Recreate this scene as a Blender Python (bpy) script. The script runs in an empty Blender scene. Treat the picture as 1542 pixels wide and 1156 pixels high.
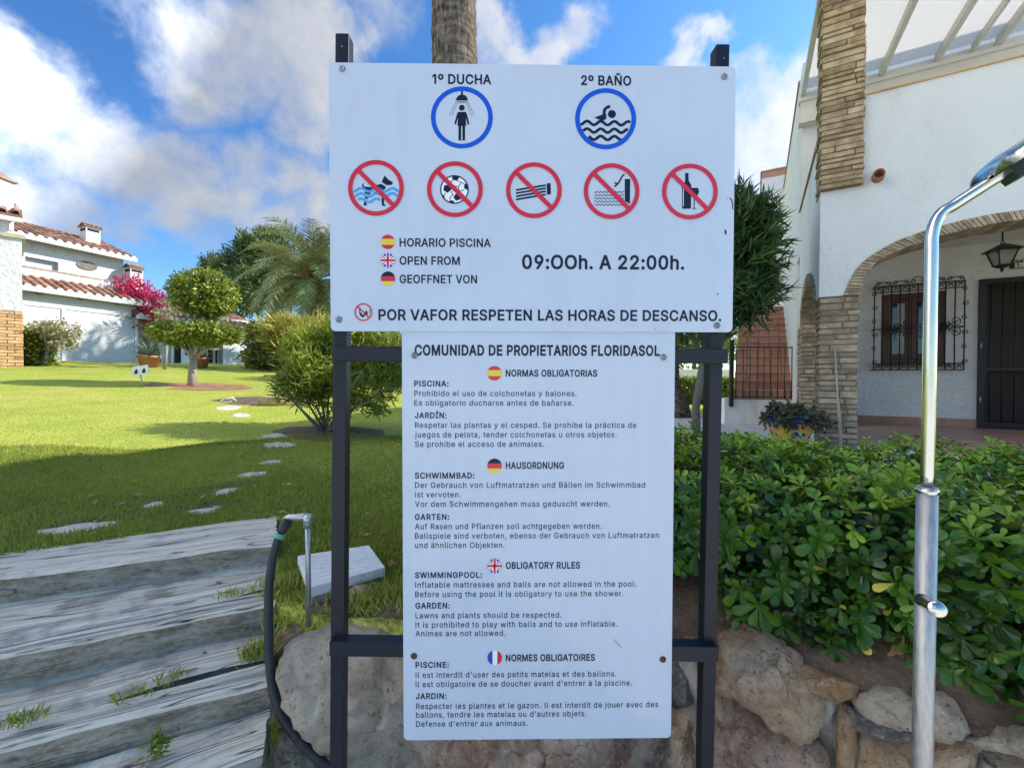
import bpy, math, random
import numpy as np
from mathutils import Vector, Matrix, noise, geometry

# ------------------------------------------------------------------ camera, sky, sun, exposure
sc = bpy.context.scene
COL = sc.collection
RAD = math.radians
F, CX, CY, EYE = 650.0, 771.0, 578.0, 1.6           # focal length in photo pixels, centre, eye height
PITCH, ROLL = RAD(-0.6), RAD(0.35)
C = Vector((0, 0, EYE))
FWD = Vector((0, math.cos(PITCH), math.sin(PITCH)))
RGT = Vector((math.cos(ROLL), 0, math.sin(ROLL)))
RGT = (RGT - FWD * RGT.dot(FWD)).normalized()
UPV = RGT.cross(FWD)
RC = Matrix((RGT, FWD, UPV)).transposed()           # camera axes (right, forward, up) as columns

cd = bpy.data.cameras.new('camera'); cam = bpy.data.objects.new('camera', cd); COL.objects.link(cam)
cd.sensor_width = 36; cd.sensor_fit = 'HORIZONTAL'; cd.lens = F / 1542 * 36
cd.clip_start = 0.02; cd.clip_end = 3000
cam.matrix_world = Matrix.Translation(C) @ Matrix((RGT, UPV, -FWD)).transposed().to_4x4()
sc.camera = cam
sc.view_settings.view_transform = 'Standard'; sc.view_settings.look = 'None'
sc.view_settings.exposure = 1.88; sc.view_settings.gamma = 1
sc.cycles.max_bounces = 8; sc.cycles.transparent_max_bounces = 12

SUN_EL, SUN_AZ = RAD(36), RAD(11)                   # azimuth from +X towards +Y
SUN = Vector((math.cos(SUN_EL) * math.cos(SUN_AZ), math.cos(SUN_EL) * math.sin(SUN_AZ), math.sin(SUN_EL)))
ld = bpy.data.lights.new('sun', 'SUN'); ld.energy = 2.2; ld.angle = RAD(0.55); ld.color = (1, .93, .82)
lo = bpy.data.objects.new('sun', ld); COL.objects.link(lo)
lo.rotation_euler = SUN.to_track_quat('Z', 'Y').to_euler()

def ray(px, py): return RGT * ((px - CX) / F) + FWD - UPV * ((py - CY) / F)
def P(px, py, Y):
    d = ray(px, py); return C + d * (Y / d.y)
def PZ(px, py, z):
    d = ray(px, py); return C + d * ((z - EYE) / d.z)
def PP(px, py, p0, n):
    d = ray(px, py); return C + d * ((p0 - C).dot(n) / d.dot(n))

world = bpy.data.worlds.new('World'); sc.world = world; world.use_nodes = True
wt = world.node_tree; wt.nodes.clear()
def nd(nt, typ, ins=None, **kw):
    n = nt.nodes.new(typ)
    for k, v in kw.items(): setattr(n, k, v)
    for k, v in (ins or {}).items():
        if isinstance(v, bpy.types.NodeSocket): nt.links.new(v, n.inputs[k])
        else: n.inputs[k].default_value = v
    return n
def mth(nt, op, a, b=0.0, c=None, clamp=False):
    ins = {0: a, 1: b}
    if c is not None: ins[2] = c
    return nd(nt, 'ShaderNodeMath', ins, operation=op, use_clamp=clamp).outputs[0]
def vmt(nt, op, a, b=(0, 0, 0)):
    n = nd(nt, 'ShaderNodeVectorMath', {0: a, 1: b}, operation=op)
    return n.outputs['Value'] if op in ('DISTANCE', 'DOT_PRODUCT', 'LENGTH') else n.outputs[0]
def ramp(nt, fac, stops, interp='LINEAR'):
    n = nd(nt, 'ShaderNodeValToRGB', {0: fac}); cr = n.color_ramp; cr.interpolation = interp
    while len(cr.elements) < len(stops): cr.elements.new(.5)
    for e, (p, c) in zip(cr.elements, stops):
        e.position = p; e.color = (*c, 1) if len(c) == 3 else c
    return n.outputs[0]
def mixc(nt, fac, a, b, typ='MIX'):
    n = nd(nt, 'ShaderNodeMix', data_type='RGBA', blend_type=typ)
    for i, v in ((0, fac), (6, a), (7, b)):
        if isinstance(v, bpy.types.NodeSocket): nt.links.new(v, n.inputs[i])
        else: n.inputs[i].default_value = (*v, 1) if (isinstance(v, tuple) and len(v) == 3) else v
    return n.outputs[2]

sky = nd(wt, 'ShaderNodeTexSky', sky_type='NISHITA', sun_disc=False)
sky.sun_elevation = SUN_EL; sky.sun_rotation = RAD(90) - SUN_AZ
sky.altitude = 0; sky.air_density = 1.0; sky.dust_density = 0.5; sky.ozone_density = 1.6
tc = nd(wt, 'ShaderNodeTexCoord')
dirv = vmt(wt, 'NORMALIZE', tc.outputs['Generated'])
warp = nd(wt, 'ShaderNodeTexNoise', {'Vector': dirv, 'Scale': 4.5, 'Detail': 5.0, 'Roughness': .55}).outputs['Color']
wv = vmt(wt, 'MULTIPLY', vmt(wt, 'SUBTRACT', warp, (.5, .5, .5)), (.34, .34, .34))
dw = vmt(wt, 'ADD', dirv, wv)
BLOBS = [  # cloud banks: photo position, radius, strength
 (-60, 170, 130, .75), (40, 190, 100, .8), (130, 215, 95, .85), (230, 245, 95, .9), (320, 275, 90, .9), (400, 310, 85, 1), (470, 320, 70, 1.05),
 (230, 20, 80, .6), (320, 50, 110, .85), (420, 70, 110, .9), (490, 130, 80, .85), (440, 200, 70, .8), (580, 20, 80, .7), (560, 70, 50, .8), (620, 75, 45, .9),
 (20, 300, 75, .85), (100, 325, 70, .75), (280, 360, 60, .6), (190, 330, 50, .45),
 (745, 15, 50, 1), (760, 65, 45, 1.05), (815, 80, 55, 1.15), (780, 110, 70, 1.1), (1060, 92, 38, 1.15), (1010, 120, 40, 1), (1150, 190, 85, 1.0), (1135, 250, 85, 1.1), (1190, 150, 55, 1), (1100, 160, 55, .9)]
D = None
def blob(c, r, a):
    global D
    m = nd(wt, 'ShaderNodeMapRange', {0: vmt(wt, 'DISTANCE', dw, tuple(c)), 1: r, 2: r * .1, 3: 0.0, 4: a}, interpolation_type='SMOOTHSTEP').outputs[0]
    D = m if D is None else mth(wt, 'MAXIMUM', D, m)
for px, py, rp, a in BLOBS:
    d = ray(px, py); blob(d.normalized(), rp * (1.75 if px < 600 else 1.55) / F / d.length, a + (.12 if px < 600 else .05))
for c, r, a in (((-.45, -.8, .3), .45, .62), ((.25, -.9, .15), .3, .6), ((.0, -.8, .5), .3, .5), ((-.9, -.3, .4), .6, 1.0), ((-.8, -.1, .8), .5, 1.0), ((.8, -.2, .55), .45, .7), ((-.2, -.2, .95), .5, .9)):  # cloud banks added out of view for fill light and sign reflections
    blob(Vector(c).normalized(), r, a)
def fbm(off):
    v = vmt(wt, 'ADD', dirv, off)
    a = nd(wt, 'ShaderNodeTexNoise', {'Vector': v, 'Scale': 7.0, 'Detail': 12.0, 'Roughness': .6, 'Distortion': .15}).outputs[0]
    return a
n0 = fbm((0, 0, 0)); n1 = fbm((.035, -.01, .05))
dens = mth(wt, 'ADD', D, mth(wt, 'MULTIPLY', mth(wt, 'SUBTRACT', n0, .5), 1.5))
mask = nd(wt, 'ShaderNodeMapRange', {0: dens, 1: .2, 2: 1.02, 3: 0.0, 4: 1.0}, interpolation_type='SMOOTHSTEP').outputs[0]
core = nd(wt, 'ShaderNodeMapRange', {0: dens, 1: .55, 2: 1.3, 3: 0.0, 4: 1.0}).outputs[0]
rel = mth(wt, 'ADD', .62, mth(wt, 'MULTIPLY', mth(wt, 'SUBTRACT', n0, n1), 2.6), clamp=True)
sx = nd(wt, 'ShaderNodeSeparateXYZ', {0: dirv}).outputs
gl = nd(wt, 'ShaderNodeMapRange', {0: sx[0], 1: -.6, 2: .5, 3: .88, 4: 1.75}).outputs[0]
sunlit = nd(wt, 'ShaderNodeMapRange', {0: vmt(wt, 'DOT_PRODUCT', dirv, (-.8, -.1, .59)), 1: .62, 2: .92, 3: 1.0, 4: 9.0}).outputs[0]   # clouds out of view, boosted to fill the shade
gl = mth(wt, 'MULTIPLY', gl, sunlit)
cl = mixc(wt, rel, (1.55, 1.9, 2.62), (2.8, 2.86, 2.98))
cl = mixc(wt, 1.0, cl, nd(wt, 'ShaderNodeCombineColor', {0: gl, 1: mth(wt, 'MULTIPLY', gl, nd(wt, 'ShaderNodeMapRange', {0: sunlit, 1: 1.0, 2: 5.0, 3: 1.0, 4: .93}).outputs[0]), 2: mth(wt, 'MULTIPLY', gl, nd(wt, 'ShaderNodeMapRange', {0: sunlit, 1: 1.0, 2: 5.0, 3: 1.0, 4: .78}).outputs[0])}).outputs[0], 'MULTIPLY')
skc = nd(wt, 'ShaderNodeHueSaturation', {'Saturation': 1.22, 'Value': 1.0, 'Color': sky.outputs[0]}).outputs[0]
skc = mixc(wt, 1.0, skc, (.54, .70, .90), 'MULTIPLY')
sunw = nd(wt, 'ShaderNodeMapRange', {0: sx[0], 1: -.8, 2: .5, 3: 0.0, 4: 1.0}).outputs[0]
skc = mixc(wt, sunw, skc, mixc(wt, 1.0, skc, (1.65, 1.7, 1.5), 'MULTIPLY'))
allc = mixc(wt, mth(wt, 'MULTIPLY', mask, .93), skc, cl)
bg = nd(wt, 'ShaderNodeBackground', {0: allc, 1: 0.062})
wo = nd(wt, 'ShaderNodeOutputWorld', {0: bg.outputs[0]})

# ------------------------------------------------------------------ helpers
RN = random.Random(11); rng = np.random.default_rng(11)
def E(z): return EYE + z

class MB:
    def __init__(s): s.v = []; s.f = []; s.m = []; s.t = []; s.sm = []
    def add(s, vs, fs, m=0, t=None, smooth=False):
        o = len(s.v); s.v += [tuple(v) for v in vs]
        t = RN.random() if t is None else t
        for f in fs: s.f.append([i + o for i in f]); s.m.append(m); s.t.append(t); s.sm.append(smooth)
    def hexa(s, b, t, m=0, tone=None):
        s.add(list(b) + list(t), [(3, 2, 1, 0), (4, 5, 6, 7), (0, 1, 5, 4), (1, 2, 6, 5), (2, 3, 7, 6), (3, 0, 4, 7)], m, tone)
    def box(s, c, sz, rz=0, m=0, tone=None):
        c = Vector(c); hx, hy, hz = [q / 2 for q in sz]; ca, sa = math.cos(rz), math.sin(rz)
        def q(x, y, z): return c + Vector((x * ca - y * sa, x * sa + y * ca, z))
        s.hexa([q(-hx, -hy, -hz), q(hx, -hy, -hz), q(hx, hy, -hz), q(-hx, hy, -hz)], [q(-hx, -hy, hz), q(hx, -hy, hz), q(hx, hy, hz), q(-hx, hy, hz)], m, tone)
    def bar(s, p, q, w, h, up=(0, 0, 1), m=0, tone=None):
        p, q = Vector(p), Vector(q); a = (q - p).normalized(); u = Vector(up); u = (u - a * u.dot(a)).normalized(); r = a.cross(u)
        k = [r * (-w / 2) + u * (-h / 2), r * (w / 2) + u * (-h / 2), r * (w / 2) + u * (h / 2), r * (-w / 2) + u * (h / 2)]
        s.hexa([p + x for x in k], [q + x for x in k], m, tone)
    def tube(s, path, r, n=10, m=0, tone=.5, caps=True, smooth=True):
        path = [Vector(p) for p in path]; rr = r if isinstance(r, (list, tuple)) else [r] * len(path)
        vs = []; pu = None
        for i, p in enumerate(path):
            a = (path[min(i + 1, len(path) - 1)] - path[max(i - 1, 0)]).normalized()
            if pu is None: pu = Vector((0, 0, 1)) if abs(a.z) < .9 else Vector((1, 0, 0))
            u = (pu - a * pu.dot(a)).normalized(); pu = u; w = a.cross(u)
            for k in range(n):
                th = 2 * math.pi * k / n; vs.append(p + u * (math.cos(th) * rr[i]) + w * (math.sin(th) * rr[i]))
        fs = [(i * n + k, i * n + (k + 1) % n, (i + 1) * n + (k + 1) % n, (i + 1) * n + k) for i in range(len(path) - 1) for k in range(n)]
        s.add(vs, fs, m, tone, smooth)
        if caps:
            o = len(s.v) - len(vs)
            s.f += [[o + k for k in range(n)][::-1], [o + (len(path) - 1) * n + k for k in range(n)]]; s.m += [m, m]; s.t += [tone, tone]; s.sm += [False, False]
    def lathe(s, c, prof, n=20, m=0, tone=.5, ax=None):
        c = Vector(c); ax = Vector(ax or (0, 0, 1)).normalized(); u = ax.orthogonal().normalized(); w = ax.cross(u); vs = []
        for r, z in prof:
            for k in range(n):
                th = 2 * math.pi * k / n; vs.append(c + ax * z + u * (math.cos(th) * r) + w * (math.sin(th) * r))
        fs = [(i * n + k, i * n + (k + 1) % n, (i + 1) * n + (k + 1) % n, (i + 1) * n + k) for i in range(len(prof) - 1) for k in range(n)]
        s.add(vs, fs, m, tone, True)
    def prism(s, poly, ext, m=0, tone=None):
        n = len(poly); e = Vector(ext); a = [Vector(p) for p in poly]; b = [p + e for p in a]
        s.add(a + b, [list(range(n))[::-1], list(range(n, 2 * n))] + [(i, (i + 1) % n, n + (i + 1) % n, n + i) for i in range(n)], m, tone)
    def build(s, name, mats, parent=None, origin=None, bevel=0):
        mats = mats if isinstance(mats, (list, tuple)) else [mats]
        if origin is None: origin = parent.get('_o') if parent else (0, 0, 0)
        o = np.array(origin, float)
        me = bpy.data.meshes.new(name)
        me.from_pydata((np.array(s.v, float).reshape(-1, 3) - o).tolist(), [], s.f)
        for m in mats: me.materials.append(m)
        me.polygons.foreach_set('material_index', s.m); me.polygons.foreach_set('use_smooth', s.sm)
        at = me.attributes.new('tone', 'FLOAT', 'FACE'); at.data.foreach_set('value', s.t)
        me.update()
        ob = bpy.data.objects.new(name, me); COL.objects.link(ob)
        if parent: ob.parent = parent
        else: ob.location = origin
        ob['_o'] = [float(x) for x in o]
        if bevel:
            b = ob.modifiers.new('bevel', 'BEVEL'); b.width = bevel; b.segments = 2; b.limit_method = 'ANGLE'; b.angle_limit = RAD(40)
        return ob

def tag(o, label=None, cat=None, group=None, kind=None):
    for k, v in (('label', label), ('category', cat), ('group', group), ('kind', kind)):
        if v: o[k] = v
    return o
def thing(name, label, cat, loc, group=None):
    o = bpy.data.objects.new(name, None); COL.objects.link(o); o.empty_display_size = .1
    o.location = loc; o['_o'] = [float(x) for x in loc]
    return tag(o, label, cat, group)

def np_mesh(name, V, Fq, mat, parent=None, origin=(0, 0, 0), tone=None, smooth=True, vtone=None):
    """V (n,3), Fq (m,k) -> mesh object, fast"""
    V = np.asarray(V, float) - np.array(origin, float); Fq = np.asarray(Fq, np.int32); k = Fq.shape[1]
    me = bpy.data.meshes.new(name); me.vertices.add(len(V)); me.vertices.foreach_set('co', V.astype(np.float32).ravel())
    me.loops.add(Fq.size); me.loops.foreach_set('vertex_index', Fq.ravel())
    me.polygons.add(len(Fq)); me.polygons.foreach_set('loop_start', np.arange(0, Fq.size, k, dtype=np.int32))
    me.polygons.foreach_set('use_smooth', np.full(len(Fq), smooth))
    if tone is not None:
        at = me.attributes.new('tone', 'FLOAT', 'POINT'); at.data.foreach_set('value', np.asarray(tone, np.float32))
    me.materials.append(mat); me.update(calc_edges=True); me.validate()
    ob = bpy.data.objects.new(name, me); COL.objects.link(ob)
    if parent: ob.parent = parent
    else: ob.location = origin
    ob['_o'] = [float(x) for x in origin]
    return ob

def unit(a): return a / np.maximum(np.linalg.norm(a, axis=1, keepdims=True), 1e-9)
# leaf templates: (verts, quads); x along the leaf, y across, z the leaf's upper side
def leaf_t(rows, fold=.25, curl=.15):
    vs = []; fs = []
    for x, w in rows:
        z = -curl * x * x
        vs += [(x, -w, z + fold * w), (x, 0, z), (x, w, z + fold * w)]
    for i in range(len(rows) - 1):
        a = 3 * i; fs += [(a, a + 3, a + 4, a + 1), (a + 1, a + 4, a + 5, a + 2)]
    return np.array(vs, float), np.array(fs, np.int32)
L_OBOV = leaf_t([(0, .02), (.3, .075), (.6, .17), (.83, .205), (.95, .15), (1, .05)], .28, .2)
L_LANC = leaf_t([(0, .015), (.4, .075), (1, .006)], .3, .12)
L_OVAL = leaf_t([(0, .04), (.5, .27), (1, .03)], .25, .15)
def leaf_set(pos, axis, nrm, size, tmpl, tone):
    tv, tf = tmpl; N = len(pos)
    a = unit(axis); n = nrm - a * (a * nrm).sum(1, keepdims=True); n = unit(n); sd = np.cross(n, a)
    s = np.asarray(size, float).reshape(-1, 1, 1)
    V = pos[:, None, :] + s * (a[:, None, :] * tv[None, :, 0:1] + sd[:, None, :] * tv[None, :, 1:2] + n[:, None, :] * tv[None, :, 2:3])
    Fq = (tf[None] + (np.arange(N) * len(tv))[:, None, None]).reshape(-1, tf.shape[1])
    return V.reshape(-1, 3), Fq, np.repeat(tone, len(tv))
def leaves(name, mat, pos, axis, nrm, size, tmpl, tone, parent=None, origin=(0, 0, 0)):
    V, Fq, T = leaf_set(pos, axis, nrm, size, tmpl, tone)
    return np_mesh(name, V, Fq, mat, parent, origin, T)
def rdir(n, up=0.0):
    d = rng.normal(size=(n, 3)); d[:, 2] += up; return unit(d)

# ------------------------------------------------------------------ materials
def base_mat(name):
    m = bpy.data.materials.new(name); m.use_nodes = True; nt = m.node_tree
    return m, nt, nt.nodes['Principled BSDF']
def pm(name, stops, scale=5, rough=.7, bump=0, bscale=None, metal=0, spec=.4, stretch=(1, 1, 1), detail=6, tone=0, lo=.3, hi=.7, rvar=0, bdist=.02, fine=None, coat=0):
    m, nt, b = base_mat(name)
    co = nd(nt, 'ShaderNodeTexCoord').outputs['Object']
    if stretch != (1, 1, 1): co = nd(nt, 'ShaderNodeMapping', {'Vector': co, 'Scale': stretch}).outputs[0]
    nz = nd(nt, 'ShaderNodeTexNoise', {'Vector': co, 'Scale': scale, 'Detail': detail, 'Roughness': .62}).outputs[0]
    f = nd(nt, 'ShaderNodeMapRange', {0: nz, 1: lo, 2: hi}).outputs[0]
    k = len(stops); col = ramp(nt, f, [(i / max(1, k - 1), c) for i, c in enumerate(stops)]) if k > 1 else stops[0]
    if tone:
        at = nd(nt, 'ShaderNodeAttribute', attribute_name='tone').outputs['Fac']
        v = nd(nt, 'ShaderNodeMapRange', {0: at, 3: 1 - tone, 4: 1 + tone}).outputs[0]
        col = mixc(nt, 1.0, col, nd(nt, 'ShaderNodeCombineColor', {0: v, 1: v, 2: v}).outputs[0], 'MULTIPLY')
    if fine:
        n2 = nd(nt, 'ShaderNodeTexNoise', {'Vector': co, 'Scale': fine[0], 'Detail': 3.0}).outputs[0]
        col = mixc(nt, nd(nt, 'ShaderNodeMapRange', {0: n2, 1: .55, 2: .72, 4: fine[2]}).outputs[0], col, fine[1])
    if isinstance(col, bpy.types.NodeSocket): nt.links.new(col, b.inputs['Base Color'])
    else: b.inputs['Base Color'].default_value = (*col, 1)
    b.inputs['Roughness'].default_value = rough; b.inputs['Metallic'].default_value = metal
    b.inputs['Specular IOR Level'].default_value = spec; b.inputs['Coat Weight'].default_value = coat
    if rvar: nt.links.new(nd(nt, 'ShaderNodeMapRange', {0: nz, 1: .3, 2: .7, 3: rough - rvar, 4: rough + rvar}).outputs[0], b.inputs['Roughness'])
    if bump:
        bn = nd(nt, 'ShaderNodeTexNoise', {'Vector': co, 'Scale': bscale or scale * 3, 'Detail': 6.0, 'Roughness': .6}).outputs[0]
        nt.links.new(nd(nt, 'ShaderNodeBump', {'Strength': bump, 'Distance': bdist, 'Height': bn}).outputs[0], b.inputs['Normal'])
    return m
def leafm(name, stops, rough=.4, trans=.3, spec=.5, tcol=None):
    m, nt, b = base_mat(name)
    at = nd(nt, 'ShaderNodeAttribute', attribute_name='tone').outputs['Fac']
    k = len(stops); col = ramp(nt, at, [(i / max(1, k - 1), c) for i, c in enumerate(stops)])
    nt.links.new(col, b.inputs['Base Color']); b.inputs['Roughness'].default_value = rough; b.inputs['Specular IOR Level'].default_value = spec
    tr = nd(nt, 'ShaderNodeBsdfTranslucent', {0: mixc(nt, .5, col, tcol or stops[-1])})
    mx = nd(nt, 'ShaderNodeMixShader', {0: trans, 1: b.outputs[0], 2: tr.outputs[0]})
    nt.links.new(mx.outputs[0], nt.nodes['Material Output'].inputs[0])
    return m
M = {}
M['stucco'] = pm('white_stucco', [(.53, .525, .505), (.675, .675, .66), (.72, .72, .705)], 1.6, .85, .65, 22, detail=10, lo=.22, hi=.55, stretch=(1, 1, .55), spec=.2, bdist=.025)
M['stucco_rough'] = pm('rough_white_stucco', [(.74, .74, .73), (.82, .82, .81)], 4, .85, .9, 14, spec=.2, bdist=.06)
M['stucco_left'] = pm('dimmed_white_stucco', [(.48, .475, .455), (.58, .575, .56), (.62, .62, .60)], 2, .9, .8, 12, detail=10, lo=.25, hi=.6, spec=.15, bdist=.05)  # white stucco, darkened so full sun does not bleach it
M['white_left'] = pm('dimmed_white_paint', [(.52, .53, .54), (.60, .60, .60)], 3, .6)  # white paint, darkened likewise for the sunlit house
M['stucco_left'] = pm('dimmed_white_stucco', [(.48, .475, .455), (.58, .575, .56), (.62, .62, .60)], 2, .9, .8, 12, detail=10, lo=.25, hi=.6, spec=.15, bdist=.05)
M['white_left'] = pm('dimmed_white_paint', [(.52, .53, .54), (.60, .60, .60)], 3, .6)
M['white'] = pm('white_paint', [(.76, .77, .77), (.82, .82, .82)], 2, .5)
M['cream'] = pm('cream_paint', [(.62, .60, .54), (.70, .68, .62)], 4, .55)
M['shutter'] = pm('white_shutter', [(.46, .48, .50), (.52, .535, .55)], .8, .6)
M['brick'] = pm('tan_brick', [(.25, .165, .09), (.42, .30, .17), (.56, .44, .28)], 9, .9, .8, 30, tone=.3, spec=.2, fine=(60, (.45, .38, .28), .5))
M['brick_grey'] = pm('weathered_brick', [(.22, .16, .105), (.36, .275, .185), (.50, .41, .30)], 9, .9, .8, 30, tone=.28, spec=.2)
M['brick_ora'] = pm('orange_brick', [(.40, .22, .10), (.55, .33, .16), (.6, .4, .22)], 6, .9, .6, 30, tone=.25, spec=.2)
M['mortar'] = pm('mortar', [(.16, .125, .09), (.27, .22, .165)], 12, .95, .6, 40, spec=.1)
M['tile'] = pm('terracotta_roof', [(.20, .095, .065), (.32, .17, .115), (.42, .27, .19)], 5, .85, .4, 20, tone=.35, spec=.2)
M['terra'] = pm('terracotta_tile', [(.37, .19, .125), (.47, .265, .185)], 6, .6, .2, 30, tone=.12)
M['terra_floor'] = pm('terracotta_floor', [(.40, .23, .165), (.50, .31, .23)], 3, .45, .1, 20, tone=.1)
M['iron'] = pm('black_iron', [(.012, .012, .014), (.022, .021, .021)], 20, .45, .1, 60)
M['black_paint'] = pm('black_sign_post', [(.006, .008, .014), (.011, .013, .02)], 6, .38, .1, 160, spec=.28, bdist=.003, fine=(420, (.12, .12, .13), .07))
M['wood_dark'] = pm('brown_wood', [(.065, .022, .014), (.12, .045, .028)], 6, .45, .2, 20, stretch=(1, 1, .15))
M['door_wood'] = pm('dark_door_wood', [(.016, .009, .007), (.032, .018, .013)], 6, .5, .2, 20, stretch=(1, 1, .15))
M['glass_dark'] = pm('window_glass', [(.02, .025, .03)], 1, .04, spec=.9)
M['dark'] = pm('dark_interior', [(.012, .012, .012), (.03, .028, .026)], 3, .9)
M['soil'] = pm('soil', [(.055, .036, .024), (.11, .075, .05), (.17, .12, .085)], 7, .95, .9, 30, fine=(80, (.22, .15, .10), .7))
M['redsoil'] = pm('red_soil', [(.16, .075, .04), (.27, .14, .08), (.33, .2, .12)], 6, .95, .6, 30)
M['concrete'] = pm('grey_concrete', [(.38, .38, .38), (.5, .5, .5)], 3, .85, .3, 30, fine=(9, (.25, .25, .24), .5))
M['flag'] = pm('flagstone', [(.42, .39, .33), (.58, .545, .48)], 7, .9, .5, 30, fine=(26, (.16, .14, .1), .8))
M['deck'] = pm('pool_deck', [(.66, .63, .58), (.74, .71, .66)], 2, .85, .2, 30)
M['rubber'] = pm('black_rubber', [(.012, .013, .015), (.03, .031, .034)], 30, .5, .1, 60)
M['green_plastic'] = pm('green_plastic', [(.10, .32, .19), (.16, .42, .27)], 8, .45)
M['galv'] = pm('galvanised', [(.32, .34, .36), (.5, .52, .53)], 14, .42, .1, 40, metal=.8)
M['bark'] = pm('grey_bark', [(.12, .10, .085), (.24, .21, .18)], 8, .9, .6, 20, stretch=(1, 1, .3))
M['terrapot'] = pm('clay_pot', [(.34, .13, .07), (.42, .19, .11)], 6, .8)
M['rust'] = pm('rusty_steel', [(.06, .025, .018), (.14, .06, .04)], 60, .7, .3, 200)
M['bolt'] = pm('steel_bolt', [(.14, .15, .16), (.3, .31, .32)], 60, .4, .2, 200, metal=.7)

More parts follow.
